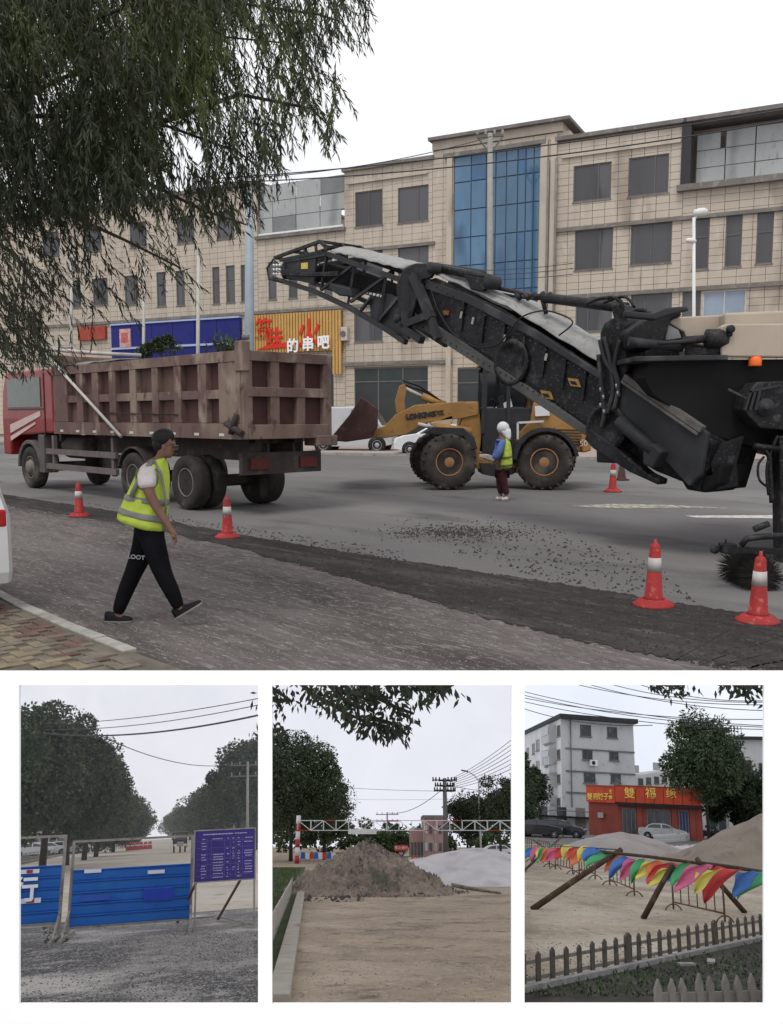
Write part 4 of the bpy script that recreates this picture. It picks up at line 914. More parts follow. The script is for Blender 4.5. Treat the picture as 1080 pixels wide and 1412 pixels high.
# folding joint: heavy A-shaped bracket
kq('fold_bracket', [(553, 395), (563, 372), (580, 364), (594, 364), (606, 374), (600, 384), (588, 387), (586, 400), (572, 445), (560, 447), (557, 430)], -.12, -.04, m_kb, .02)
kq('fold_bracket', [(553, 395), (563, 372), (580, 364), (594, 364), (606, 374), (600, 384), (588, 387), (586, 400), (572, 445), (560, 447), (557, 430)], KW+.04, KW+.12, m_kb, .02)
b = MB()
for a_, c_, w_ in (((568, 378), (566, 448), .13), ((578, 380), (603, 440), .13), ((563, 450), (604, 434), .12), ((560, 448), (590, 470), .12), ((602, 436), (612, 468), .1)): b.bar(KP.w(*a_)-KP.n*.13, KP.w(*c_)-KP.n*.13, w_)
b.build('fold_brace', m_kb2, mm)
MB().lathe(KP.w(602, 370)-KP.n*.16, [(.01, 0), (.09, 0), (.09, KW+.3), (.01, KW+.3)], KP.n, 14).build('pivot_pin', m_kb2, mm)
b = MB(); b.lathe(KP.w(556, 440)-KP.n*.16, [(.01, 0), (.08, 0), (.08, .1), (.01, .1)], KP.n, 14); b.build('pivot_pin', m_kb2, mm)
b = MB(); b.tube([KP.w(606, 370)+KP.n*.1, KP.w(676, 385)+KP.n*.1], .07, 10); b.build('fold_cylinder', m_kb, mm)
kq('cylinder_guard', [(640, 379), (677, 386), (677, 393), (666, 402), (650, 399), (646, 388)], -.02, .05, m_kb, .01)
b = MB(); b.lathe(KP.w(676, 389)-KP.n*.05, [(.01, 0), (.11, 0), (.11, .2), (.01, .2)], KP.n, 14); b.build('cylinder_eye', m_kb2, mm)
kq('fold_link', [(612, 377), (625, 372), (640, 380), (643, 392), (628, 390)], .2, .8, m_cov, 0)
# round cable drum on the side
b = MB(); b.lathe(KP.w(707, 500)-KP.n*.0, [(.28, 0), (.35, .0), (.36, .03), (.36, .05), (.30, .06), (.27, .03), (.05, .03), (.01, .04)], -KP.n, 30); b.build('tension_drum', m_kb, mm)
for (x, y) in ((793, 528), (755, 545)):
    kq('warning_sticker', [(x-9, y-7), (x+5, y-5), (x+9, y+6), (x-5, y+4)], -.02, -.005, mat('sticker_ochre', (.28, .17, .05), .6, .2, 8), 0)
    kq('sticker_print', [(x-6, y-3), (x+2, y-2), (x+5, y+3), (x-3, y+2)], -.026, -.02, m_kb, 0)
for (x, y) in ((617, 431), (684, 511)): kq('warning_sticker', [(x-4, y-3), (x+4, y-2), (x+3, y+4), (x-4, y+3)], -.03, -.005, mat('sticker_brown', (.20, .07, .03), .7, .2, 8), 0)
b = MB()
for (x, y) in ((656, 438), (757, 488), (640, 430), (700, 462)): b.bar(KP.w(x, y)-KP.n*.05, KP.w(x-2, y+9)-KP.n*.05, .03)
b.build('cover_clip', m_pole, mm)
for k_ in range(7):   # stiffening ribs and bolt heads on the trough side
    x0 = 640+k_*28; y0k = 405+(x0-640)*.57; kq('side_rib', [(x0, y0k+10), (x0+3, y0k+11.5), (x0-2, y0k+52), (x0-5, y0k+50)], -.035, 0, m_kb, 0)
bt_ = MB()
for k_ in range(30):
    x0 = 605+k_*7.6; y0k = 391+(x0-600)*.575; bt_.lathe(KP.w(x0, y0k+2)-KP.n*.05, [(.014, 0), (.014, .012), (.006, .014)], -KP.n, 6); bt_.lathe(KP.w(x0-18, y0k+58)-KP.n*.05, [(.014, 0), (.014, .012), (.006, .014)], -KP.n, 6)
bt_.build('bolt_row', m_kb2, mm, kind='stuff')
# hanging safety cable
def ktube(name, pts, r, m=m_kb, off=-.08): 
    P = [KP.w(x, y)+KP.n*off for x, y in pts]; mb = MB(); 
    Q = []
    for i in range(len(P)-1):
        p0, p1, p2, p3 = P[max(i-1, 0)], P[i], P[i+1], P[min(i+2, len(P)-1)]
        for k in range(6):
            t_ = k/6; Q.append(.5*((2*p1)+(p2-p0)*t_+(2*p0-5*p1+4*p2-p3)*t_*t_+(3*p1-p0-3*p2+p3)*t_**3))
    Q.append(P[-1]); return mb.tube(Q, r, 6).build(name, m, mm)
ktube('safety_cable', [(600, 402), (610, 430), (630, 460), (660, 478), (690, 476), (704, 462), (722, 440), (742, 431), (765, 430), (795, 444), (776, 463)], .012, m_blk)
ktube('safety_cable', [(606, 372), (650, 395), (700, 408), (740, 410)], .02, m_kb2, .3)
# lifting cylinder from the mast to the joint
b = MB(); b.tube([KP.w(617, 384)+KP.n*.2, KP.w(745, 410)+KP.n*.2], .035, 8); b.build('lift_rod', m_kb2, mm)
b = MB(); b.tube([KP.w(738, 409)+KP.n*.2, KP.w(852, 423)+KP.n*.2], .075, 12); b.build('lift_cylinder', m_kb, mm)
b = MB()
for x in (700, 712, 724, 735, 745): b.tube([KP.w(x, 403+(x % 3))+KP.n*.2, KP.w(x+5, 410)+KP.n*.2], .05, 8)
b.build('rod_coupling', m_kb2, mm)
b = MB(); b.tube([KP.w(736, 409)+KP.n*.18, KP.w(742, 431)+KP.n*.18], .035, 6); b.build('rod_stay', m_kb, mm)
ktube('hydraulic_hose', [(815, 419), (830, 413), (850, 411), (862, 418), (864, 432), (858, 440)], .028)
ktube('hydraulic_hose', [(838, 418), (866, 410), (880, 424)], .02)
ktube('hydraulic_hose', [(866, 434), (890, 428), (905, 437), (893, 443)], .03)
# mast head of the machine
kq('mast_link', [(846, 418), (860, 420), (872, 448), (874, 462), (862, 466), (852, 440)], -.1, .35, m_kb, .03)
kq('mast', [(836, 460), (842, 446), (858, 436), (872, 446), (874, 500), (866, 560), (852, 590), (838, 590), (836, 520)], -.15, .3, m_kb, .04)
kq('mast_far', [(836, 460), (842, 446), (858, 436), (872, 446), (874, 500), (866, 560), (852, 590)], .8, 1.1, m_kb, .04)
for k, pts in enumerate(([(840, 470), (848, 500), (862, 520), (866, 548)], [(846, 466), (854, 500), (858, 540), (850, 570)], [(838, 490), (842, 530), (846, 568), (842, 590)], [(868, 470), (860, 505), (866, 530), (860, 565)])): ktube('hydraulic_hose', pts, .03, m_kb2, -.2)
for (x, y) in ((842, 535), (846, 545), (842, 556), (847, 565), (864, 530), (866, 540)): MB().tube([KP.w(x, y)-KP.n*.22, KP.w(x+.5, y+6)-KP.n*.22], .018, 6).build('fitting', mat('fitting_steel', (.22, .22, .22), .4, .2, 5, metal=.6), mm)
# receiving hopper under the machine: slewing box, side plate, chute
kq('slew_box', [(836, 518), (875, 520), (910, 548), (980, 610), (960, 680), (945, 668), (900, 650), (852, 622), (830, 610), (822, 590)], .05, KW+.25, m_kb, .03)
kq('chute_side', [(862, 525), (880, 520), (905, 536), (985, 597), (975, 655), (958, 670), (930, 640), (870, 590), (856, 570)], -.14, -.06, m_kb2, .02)
b = MB(); b.bar(KP.w(872, 520)-KP.n*.14, KP.w(978, 592)-KP.n*.14, .10, .08); b.bar(KP.w(868, 526)-KP.n*.16, KP.w(973, 598)-KP.n*.16, .05, .04); b.build('chute_rail', mat('rail_scuffed', (.11, .10, .095), .6, .3, 6), mm)
kq('conveyor_foot', [(826, 590), (856, 612), (905, 652), (922, 660), (920, 668), (880, 650), (830, 618), (818, 605)], -.2, .0, m_kb, .02)
b = MB(); b.tube([KP.w(868, 580)-KP.n*.22, KP.w(915, 622)-KP.n*.22], .09, 10); b.build('tilt_cylinder', m_kb2, mm)
kq('cylinder_cap', [(905, 618), (918, 610), (932, 622), (918, 645), (905, 640)], -.3, -.12, m_kb2, .03)
kq('lower_guard', [(815, 600), (850, 605), (860, 640), (816, 638)], .1, .9, m_kb2, .02)
b = MB(); b.lathe(KP.w(846, 590)-KP.n*.12, [(.30, 0), (.33, .0), (.34, .05), (.27, .08), (.25, .03), (.01, .03)], -KP.n, 26); b.build('tail_roller', m_kb, mm)
kq('belt_lower', [(925, 650), (950, 662), (975, 655), (990, 640), (985, 668), (965, 680), (940, 676)], .1, .8, mat('belt_rubber2', (.012, .012, .013), .85, .3, 3), .03)
# big black hood under the beige deck, rubber flap
MY = 11.0
MP = Plane(MAIN, (MAIN.at(1000, 600, MY).x, MY), (1, 0))
def mp(name, pts, o0, o1, m, bevel=.01): b_ = MB(); b_.prism([MP.w(x, y)+MP.n*o0 for x, y in pts], MP.n*(o1-o0)); return b_.build(name, m, mm, bevel=bevel)
mp('intake_hood', [(898, 496), (1150, 494), (1150, 640), (1025, 612), (985, 600), (905, 545), (890, 520)], .1, 1.6, mat('hood_black', (.006, .006, .007), .7, .2, 2))
mp('hood_edge', [(872, 492), (1000, 490), (1000, 497), (872, 499)], -.1, 1.5, m_kb2)
mp('rubber_flap', [(985, 615), (1027, 600), (1016, 640), (1019, 670), (988, 676), (980, 640)], .0, .04, m_kb, .004)
mp('deck_arm', [(930, 434), (1010, 430), (1010, 470), (990, 476), (960, 470), (955, 455), (928, 438)], .3, .9, m_bei, .02)
mp('deck_body', [(1004, 430), (1160, 424), (1160, 470), (1004, 474)], .1, 2.4, m_bei, .03)
mp('deck_side', [(992, 451), (1000, 447), (1160, 446), (1160, 494), (993, 492)], -.05, .1, m_bei, .02)
b = MB(); b.lathe(MP.w(1003, 455)-MP.n*.08, [(.01, 0), (.05, 0), (.05, .05), (.01, .05)], -MP.n, 14); b.lathe(MP.w(1003, 462)-MP.n*.07, [(.01, 0), (.03, 0), (.03, .03), (.01, .03)], -MP.n, 12); b.build('bolt', m_blk, mm)
mp('deck_opening', [(928, 442), (946, 452), (950, 463), (928, 466)], .28, .3, m_cov, 0)
mp('black_canopy', [(875, 452), (900, 433), (924, 424), (945, 424), (950, 432), (932, 440), (925, 470), (905, 480), (880, 478)], .2, 1.0, m_kb, .04)
mp('top_rail_arm', [(862, 428), (900, 432), (918, 424), (948, 422), (951, 428), (925, 434), (905, 441), (862, 437)], .0, .12, m_kb2, .02)
b = MB(); b.tube([MP.w(870, 470)+MP.n*.1, MP.w(945, 478)+MP.n*.1], .06, 10); b.tube([MP.w(905, 474)-MP.n*.05, MP.w(958, 470)-MP.n*.05], .025, 8); b.build('slew_cylinder', m_kb2, mm)
b = MB(); b.tube([MP.w(940, 470), MP.w(985, 466)], .05, 10); b.lathe(MP.w(972, 467), [(.05, 0), (.12, .02), (.12, .2), (.08, .28)], (1, 0, 0), 14); b.build('slew_motor', m_kb, mm)
for k in range(5): 
    y = 478+k*3; P = [MP.w(945, y), MP.w(965, y+4-k), MP.w(995, y+2)]; MB().tube(P, .018, 6).build('hydraulic_hose', m_kb, mm)
mo = mat('orange_lamp', (.75, .14, .03), .4, .1, 5)
b = MB(); b.lathe(MP.w(1041, 505)+MP.n*.0, [(.075, 0), (.08, .01), (.078, .1), (.05, .12), (.01, .13)], (0, 0, 1), 16); b.build('beacon', mo, mm)
# right edge: engine fan box, hoses, side arm with brush
mp('cooler_box', [(1016, 545), (1030, 528), (1130, 524), (1130, 600), (1035, 590), (1012, 566)], -.3, .05, m_kb, .02)
b = MB()
for k in range(3): b.bar(MP.w(1020+k*6, 540+k*0)-MP.n*.34, MP.w(1012+k*7, 566)-MP.n*.34, .03)
b.bar(MP.w(1018, 541)-MP.n*.34, MP.w(1060, 532)-MP.n*.34, .03); b.bar(MP.w(990, 538)-MP.n*.34, MP.w(1016, 551)-MP.n*.34, .025); b.build('cooler_frame', m_kb2, mm)
b = MB(); b.lathe(MP.w(1040, 562)-MP.n*.3, [(.01, 0), (.10, 0), (.11, .05), (.04, .06), (.04, .1), (.01, .1)], -MP.n, 16); b.build('cooler_motor', m_kb2, mm)
mp('track_guard', [(1060, 600), (1160, 600), (1160, 800), (1064, 800)], -.3, -.05, m_kb, .02)
mp('pink_plate', [(1013, 596), (1050, 594), (1050, 612), (1013, 612)], 1.9, 1.95, m_bei, .01)
def mtube(name, pts, r, m=m_kb, off=-.3):
    P = [MP.w(x, y)+MP.n*off for x, y in pts]; Q = []
    for i in range(len(P)-1):
        p0, p1, p2, p3 = P[max(i-1, 0)], P[i], P[i+1], P[min(i+2, len(P)-1)]
        for k in range(6):
            t_ = k/6; Q.append(.5*((2*p1)+(p2-p0)*t_+(2*p0-5*p1+4*p2-p3)*t_*t_+(3*p1-p0-3*p2+p3)*t_**3))
    Q.append(P[-1]); return MB().tube(Q, r, 6).build(name, m, mm)
mtube('hydraulic_hose', [(1030, 612), (1045, 625), (1048, 650), (1050, 690)], .03)
mtube('hydraulic_hose', [(1040, 628), (1032, 640), (1034, 660), (1050, 672)], .016)
mtube('hydraulic_hose', [(1058, 600), (1044, 640), (1046, 680)], .02)
b = MB(); b.tube([MP.w(1026, 614)-MP.n*.3, MP.w(1060, 618)-MP.n*.3], .04, 8); b.build('step_bar', m_kb, mm)
SP = Plane(MAIN, (G(1030, 818).x, G(1030, 818).y+.2), (1, 0))
def sp(name, pts, o0, o1, m, bevel=.01): b_ = MB(); b_.prism([SP.w(x, y)+SP.n*o0 for x, y in pts], SP.n*(o1-o0)); return b_.build(name, m, mm, bevel=bevel)
b = MB(); P = [(1110, 738), (1050, 740), (1030, 743), (1022, 752)]
b.tube([SP.w(*p) for p in P], .035, 8); b.bar(SP.w(1000, 757), SP.w(1110, 762), .06); b.bar(SP.w(985, 757), SP.w(1003, 755), .05); b.build('broom_arm', m_kb, mm)
sp('broom_bracket', [(993, 749), (1014, 749), (1014, 764), (993, 762)], -.06, .06, m_kb)
MB().lathe(SP.w(984, 757)-SP.n*.02, [(.02, 0), (.045, 0), (.045, .03), (.02, .03)], -SP.n, 12).build('adjuster_ring', m_kb, mm); MB().tube([SP.w(1001, 749), SP.w(1001, 743)], .01, 6).build('adjuster_pin', m_kb, mm); MB().tube([SP.w(1040, 730), SP.w(1060, 722)], .035, 8).build('broom_handle', m_kb, mm)
rg = np.random.RandomState(5); br = []
c0 = SP.w(1048, 795); R0 = .27
for k in range(2600):
    a_ = rg.rand()*6.283; o_ = rg.rand()*.7; r1 = R0*(.9+.15*rg.rand()); d = np.array([math.cos(a_), 0, math.sin(a_)]); tt = np.array([-math.sin(a_), 0, math.cos(a_)])*.004
    p = np.array(c0)+np.array([0, o_-.1, 0]); br.append([p+d*.08-tt, p+d*.08+tt, p+d*r1+rg.randn(3)*.01])
raw('broom_bristles', br, None, mat('bristle', (.02, .019, .018), .9, .4, 8), parent=mm, kind='stuff')
b = MB().tube([c0-SP.n*.1, c0+SP.n*.6], .08, 12); b.build('broom_core', m_kb, mm)
# the machine's crawler tracks and main body, mostly beyond the right edge of the photograph
b = MB(); b.box((MP.w(1150, 600).x+1.9, MY+1.3, 1.75), (3.2, 2.2, 1.7)); b.build('main_body', m_bei, mm, bevel=.08)
for (dx, dy) in ((1.2, .3), (1.2, 2.2), (4.2, .3), (4.2, 2.2)):
    x0 = MP.w(1150, 600).x+dx-.9; b = MB(); pr = [(0, .25), (.15, .05), (.35, 0), (1.35, 0), (1.55, .05), (1.7, .25), (1.5, .62), (.2, .62)]
    b.prism([(x0+u, MY+dy-.15, z) for u, z in pr], (0, .32, 0)); b.build('crawler_track', m_rub, mm, bevel=.03)
    b = MB(); b.box((x0+.85, MY+dy, .9), (.25, .25, .8)); b.build('leg_column', m_kb, mm)

# ================================================ cones
cone(109.5, 712, 'far left traffic cone behind the walking man near the truck front', hgt=49)
cone(314, 741, 'traffic cone standing just right of the walking man by the truck tail', hgt=60)
cone(845, 678, 'small distant traffic cone beyond the conveyor foot', hgt=42)
cone(901, 835, 'large near traffic cone with pinched tip on the dark milled strip', hgt=95)
cone(1045, 857, 'nearest traffic cone cut by the right edge of the photo', hgt=100)
g = G(857, 662); t = thing('traffic_cone', 'dark cone behind the small distant cone', 'traffic cone', g)
b = MB(); H = .5; b.lathe((g.x, g.y, 0), [(.22, 0), (.22, .03), (.13, .05), (.05, H*1.0), (.03, H*1.02)], n=20); b.build('body', mat('cone_dark', (.05, .025, .022), .7, .3, 4), t)
# ================================================ helpers for people, cars and leaves
def skel(name, nodes, edges, m, parent, root, sub=2, smooth=True):
    """nodes {key:(pos, r)}; skin modifier grown into one continuous surface"""
    L = FRI[parent.name][1] if parent.name in FRI else Matrix.Identity(4); Li = L.inverted()
    ks = list(nodes); me = bpy.data.meshes.new(name); me.from_pydata([tuple(Li @ Vector(nodes[k][0])) for k in ks], [(ks.index(a), ks.index(b)) for a, b in edges], [])
    o = bpy.data.objects.new(name, me); col.objects.link(o)
    sk = o.modifiers.new('skin', 'SKIN'); sk.use_smooth_shade = True; sk.branch_smoothing = .4
    if not me.skin_vertices: me.skin_vertices.new(name='')
    for i, k in enumerate(ks):
        r = nodes[k][1]; sv = me.skin_vertices[0].data[i]; sv.radius = (r, r) if not isinstance(r, tuple) else r; sv.use_root = (k == root)
    sb_ = o.modifiers.new('sub', 'SUBSURF'); sb_.levels = sub; sb_.render_levels = sub
    dg = bpy.context.evaluated_depsgraph_get(); me2 = bpy.data.meshes.new_from_object(o.evaluated_get(dg)); bpy.data.objects.remove(o)
    me2.materials.clear(); me2.materials.append(m); me2.name = name
    for p in me2.polygons: p.use_smooth = True
    o = bpy.data.objects.new(name, me2); col.objects.link(o); o.parent = parent; return o
def loft(rings, n=28, pw=2.0, cap=True, wob=0, seed=0):
    """rings: (centre, ax(x half), ay(y half), xslope)"""
    rg = np.random.RandomState(seed); mb = MB(); vs = []; fs = []
    ph = rg.rand(6)*6.28
    for j, (c, ax, ay, sl) in enumerate(rings):
        for k in range(n):
            t = 2*math.pi*k/n; ct, st = math.cos(t), math.sin(t)
            x = ax*math.copysign(abs(ct)**(2/pw), ct); y = ay*math.copysign(abs(st)**(2/pw), st)
            q = 1+wob*(math.sin(3*t+ph[0]+j*.5)+.6*math.sin(7*t+ph[1]-j*.7))
            vs.append((c[0]+x*q, c[1]+y*q, c[2]+sl*x))
    for j in range(len(rings)-1):
        for k in range(n): fs.append((j*n+k, j*n+(k+1) % n, (j+1)*n+(k+1) % n, (j+1)*n+k))
    mb.add(vs, fs, True)
    if cap: mb.f += [tuple(range(n)), tuple(range(len(vs)-n, len(vs)))]; mb.sm += [False, False]
    return mb
m_skin = mat('skin_tanned', (.15, .080, .058), .6, .12, 8); m_hair = mat('black_hair', (.012, .010, .010), .6, .2, 20)
m_hv = mat('hi_vis_lime', (.40, .50, .065), .75, .12, 5, bump=.8, bscale=11, spots=[(5, .55, .72, (.26, .34, .06))])
m_ref = mat('reflective_grey', (.17, .165, .15), .4, .15, 8); m_hvt = mat('hi_vis_trim', (.10, .12, .05), .7, .1, 8)
m_blt = mat('black_trousers', (.006, .006, .008), .9, .3, 6, bump=.7, bscale=12, spec=.08); m_shoe = mat('dark_shoe', (.010, .010, .013), .6, .2, 8, spec=.1); m_sole = mat('pale_sole', (.20, .19, .18), .7, .1, 8)
m_tee = mat('white_tee', (.46, .42, .42), .8, .08, 8, bump=.5, bscale=14)
# ---- the walking man
def leg_rings(): pass
YM = G(160, 863).y+.05
man = thing('person', 'man in lime reflective vest and black trousers striding right beside the kerb', 'person', (MAIN.at(203, 720, YM).x, YM, 0))
def mp_(px, py, dy=0.0):
    p = MAIN.at(px, py, YM); return Vector((p.x, YM+dy, p.z))
pxm = YM/FOC
N = {'pel': (mp_(205, 722), .125), 'waist': (mp_(206, 700), .125), 'chest': (mp_(209, 668), .135), 'up': (mp_(212, 648), .11), 'neck': (mp_(222, 634), .058), 'nk2': (mp_(225, 628), .056),
     'h1': (mp_(229, 618), .076), 'h2': (mp_(231, 610), .088), 'h3': (mp_(230, 602), .070), 'chin': (mp_(238, 629), .036), 'jaw': (mp_(233, 626), .055), 'face': (mp_(238, 615.5), .054), 'fore': (mp_(236, 605), .060), 'nose': (mp_(246.6, 619.5), .011),
     'shn': (mp_(208, 650, -.17), .062), 'an1': (mp_(214, 672, -.22), .050), 'eln': (mp_(226, 697, -.22), .041), 'wrn': (mp_(242, 720, -.23), .027), 'hn': (mp_(246.5, 728, -.235), .030), 'hn2': (mp_(249, 733, -.235), .026),
     'shf': (mp_(212, 650, .17), .062), 'elf': (mp_(196, 690, .26), .042), 'wrf': (mp_(184, 675, .20), .028), 'hf': (mp_(179, 670, .18), .032),
     'hpn': (mp_(206, 735, -.06), .065), 'knn': (mp_(224, 790, -.07), .055), 'ann': (mp_(249, 836, -.06), .038), 'ton': (mp_(262, 838, -.06), .032),
     'hpf': (mp_(203, 735, .06), .065), 'knf': (mp_(182, 790, .09), .055), 'anf': (mp_(157, 850, .09), .038), 'tof': (mp_(168, 858, .09), .030)}
E = [('pel', 'waist'), ('waist', 'chest'), ('chest', 'up'), ('up', 'neck'), ('neck', 'nk2'), ('nk2', 'h1'), ('h1', 'h2'), ('h2', 'h3'), ('h1', 'jaw'), ('jaw', 'chin'), ('h1', 'face'), ('h2', 'fore'), ('face', 'nose'), ('up', 'shn'), ('shn', 'an1'), ('an1', 'eln'), ('eln', 'wrn'), ('wrn', 'hn'), ('hn', 'hn2'),
     ('up', 'shf'), ('shf', 'elf'), ('elf', 'wrf'), ('wrf', 'hf'), ('pel', 'hpn'), ('hpn', 'knn'), ('knn', 'ann'), ('ann', 'ton'), ('pel', 'hpf'), ('hpf', 'knf'), ('knf', 'anf'), ('anf', 'tof')]
for k, (dx, dy, dz) in enumerate(((.018, -.03, -.02), (.022, -.012, -.012), (.022, .006, -.01), (.016, .022, -.01))):
    p = N['hn2'][0]; q = p+Vector((dx*.6, dy, dz-.012)); r_ = q+Vector((dx*.3, 0, -.028)); s_ = r_+Vector((-.012, 0, -.018))
    N[f'f{k}a'] = (q, .011); N[f'f{k}b'] = (r_, .0095); N[f'f{k}c'] = (s_, .008); E += [('hn2', f'f{k}a'), (f'f{k}a', f'f{k}b'), (f'f{k}b', f'f{k}c')]
N['ta'] = (N['hn'][0]+Vector((.028, -.012, -.006)), .012); N['tb'] = (N['ta'][0]+Vector((.014, -.004, -.026)), .009); E += [('hn', 'ta'), ('ta', 'tb')]
skel('body', N, E, m_skin, man, 'pel')
b = MB(); 
def ell(c, rx, ry, rz, n=16, m_=10, cut=None, mtx=None):
    mb = MB(); c = Vector(c)
    def fn(s, t_):
        th = math.pi*t_; ph = 2*math.pi*s; v = Vector((rx*math.sin(th)*math.cos(ph), ry*math.sin(th)*math.sin(ph), rz*math.cos(th)))
        return c+(mtx @ v if mtx else v)
    mb.grid(n, m_, fn); return mb
hc = mp_(228.5, 606)
ell(hc+Vector((-.022, 0, .018)), .098, .093, .078, mtx=Matrix.Rotation(R_(-14), 3, 'Y')).build('hair', m_hair, man)
ell(hc+Vector((-.052, 0, -.035)), .060, .080, .072).build('hair_back', m_hair, man)
for s_ in (-1, 1): ell(mp_(229, 616, .082*s_), .016, .009, .026).build('ear', m_skin, man)
b = MB()
b.hexa([mp_(240.5, 618.3, -.070), mp_(245.6, 618, -.026), mp_(246, 614, -.026), mp_(240.5, 613.8, -.070)], [mp_(240.5, 618.3, .070), mp_(245.6, 618, .026), mp_(246, 614, .026), mp_(240.5, 613.8, .070)])
b.build('sunglasses', m_blk, man, bevel=.004)
b = MB().tube([mp_(243, 626, -.02), mp_(243.5, 626, .02)], .004, 6); b.build('mouth', mat('lip', (.12, .05, .045), .6, .1, 9), man)
# trousers
T = {'w': (mp_(206, 708), .150), 'pel': (mp_(207, 722), .155), 'hpn': (mp_(212, 738, -.06), .118), 'tn': (mp_(218, 762, -.06), .108), 'knn': (mp_(228, 790, -.07), .084), 'cn': (mp_(240, 814, -.065), .074), 'ann': (mp_(250, 838, -.06), .052),
     'hpf': (mp_(199, 738, .07), .118), 'tf': (mp_(194, 760, .08), .108), 'knf': (mp_(181, 790, .09), .084), 'cf': (mp_(168, 820, .09), .074), 'anf': (mp_(157, 851, .09), .054)}
skel('trousers', T, [('w', 'pel'), ('pel', 'hpn'), ('hpn', 'tn'), ('tn', 'knn'), ('knn', 'cn'), ('cn', 'ann'), ('pel', 'hpf'), ('hpf', 'tf'), ('tf', 'knf'), ('knf', 'cf'), ('cf', 'anf')], m_blt, man, 'pel')
text('lettering', 'LOOT', .05, mat('dim_print', (.25, .25, .26), .7, .1, 9), man, mp_(191.5, 766.5, -.075), (1, 0, -.1), (.1, 0, 1), .003, sx=1.1, bold=.001)
def shoe(heel, toe, up, name='shoe'):
    heel = Vector(heel); toe = Vector(toe); d = (toe-heel); L = d.length; d.normalize(); sd_ = Vector((0, 1, 0)); u = sd_.cross(d) * -1
    if u.z < 0: u = -u
    mb = MB(); prof = [(0, .030, .075), (.12, .038, .085), (.35, .040, .075), (.6, .045, .05), (.85, .042, .038), (.97, .028, .028), (1.0, .012, .018)]
    vs = []; n = 10
    for (t_, w_, h_) in prof:
        for k in range(n):
            a_ = math.pi*k/(n-1); vs.append(heel+d*(L*t_)+sd_*(math.cos(a_)*w_)+u*(math.sin(a_)*h_+.012))
    mb.add(vs, [(i*n+k, i*n+k+1, (i+1)*n+k+1, (i+1)*n+k) for i in range(len(prof)-1) for k in range(n-1)]+[tuple(range(n))], True)
    o = mb.build(name, m_shoe, man if up is None else up)
    sl = MB(); pts = [heel+d*(L*t_)+sd_*w_ for (t_, w_, h_) in prof]+[heel+d*(L*t_)-sd_*w_ for (t_, w_, h_) in reversed(prof)]
    sl.prism(pts, u*.014); sl.build('sole', m_sole, o); return o
shoe((mp_(141, 862).x, YM+.09, .004), (mp_(179, 864).x, YM+.09, .004), None)
shoe(mp_(246, 851, -.06), mp_(281, 830, -.06), None)
# tee shirt sleeves and body
S = {'c': (mp_(209, 662), .135), 'u': (mp_(212, 645), .118), 'sn': (mp_(210, 644.5, -.15), .088), 's2': (mp_(212, 662, -.21), .084), 's3': (mp_(213.5, 672, -.22), .078), 'sf': (mp_(212, 650, .175), .078), 'sf2': (mp_(206, 668, .23), .070)}
skel('tee_shirt', S, [('c', 'u'), ('u', 'sn'), ('sn', 's2'), ('s2', 's3'), ('u', 'sf'), ('sf', 'sf2')], m_tee, man, 'c')
def vr(px, py, hw, dep, sl): return (mp_(px, py), hw*pxm, dep, sl)
ring = [(196, 727, 34, .215, -.30), (198, 718, 33, .21, -.26), (200, 706, 31.5, .195, -.22), (203, 692, 29, .185, -.18), (206, 678, 26.5, .18, -.12), (209, 662, 24, .178, -.06), (211, 650, 20.5, .17, 0), (214, 641, 15.5, .145, .1), (218, 635, 11, .10, .2), (221, 632, 8.5, .07, .25)]
loft([vr(*r) for r in ring], wob=.03, seed=3, n=40, pw=2.3).build('vest', m_hv, man, sub=1)
def vband(y0_, y1_, mm_, name, grow=1.035):
    import bisect
    def interp(y):
        for a_, c_ in zip(ring[:-1], ring[1:]):
            if a_[1] >= y >= c_[1]:
                f_ = (a_[1]-y)/(a_[1]-c_[1]); return tuple(a_[i]+(c_[i]-a_[i])*f_ for i in range(5))
    rr = [interp(y0_+(y1_-y0_)*i/3) for i in range(4)]
    loft([vr(r[0], r[1], r[2]*grow, r[3]*grow, r[4]) for r in rr], wob=.03, seed=3, n=40, pw=2.3, cap=False).build(name, mm_, man, solid=.004)
vband(712, 704, m_ref, 'reflective_band'); vband(691, 684, m_ref, 'reflective_band'); 
b = MB()
for s_ in (-1,):
    ringp = [mp_(211+15*math.cos(a_), 656+18*math.sin(a_), -.175-.015*abs(math.sin(a_))) for a_ in [R_(x) for x in range(-40, 221, 20)]]
    b.tube(ringp, .008, 6, cap=False)
b.build('armhole_trim', m_hvt, man)
b = MB(); b.tube([mp_(216, 634, -.12), mp_(203, 655, -.20), mp_(190, 682, -.19)], .022, 6); b.tube([mp_(218, 634, -.12), mp_(229, 652, -.15), mp_(234, 690, -.12), mp_(231, 730, -.1)], .012, 6); b.build('shoulder_strap', m_ref, man)
ell(mp_(180, 672, .16), .03, .03, .04).build('glove', m_blk, man)

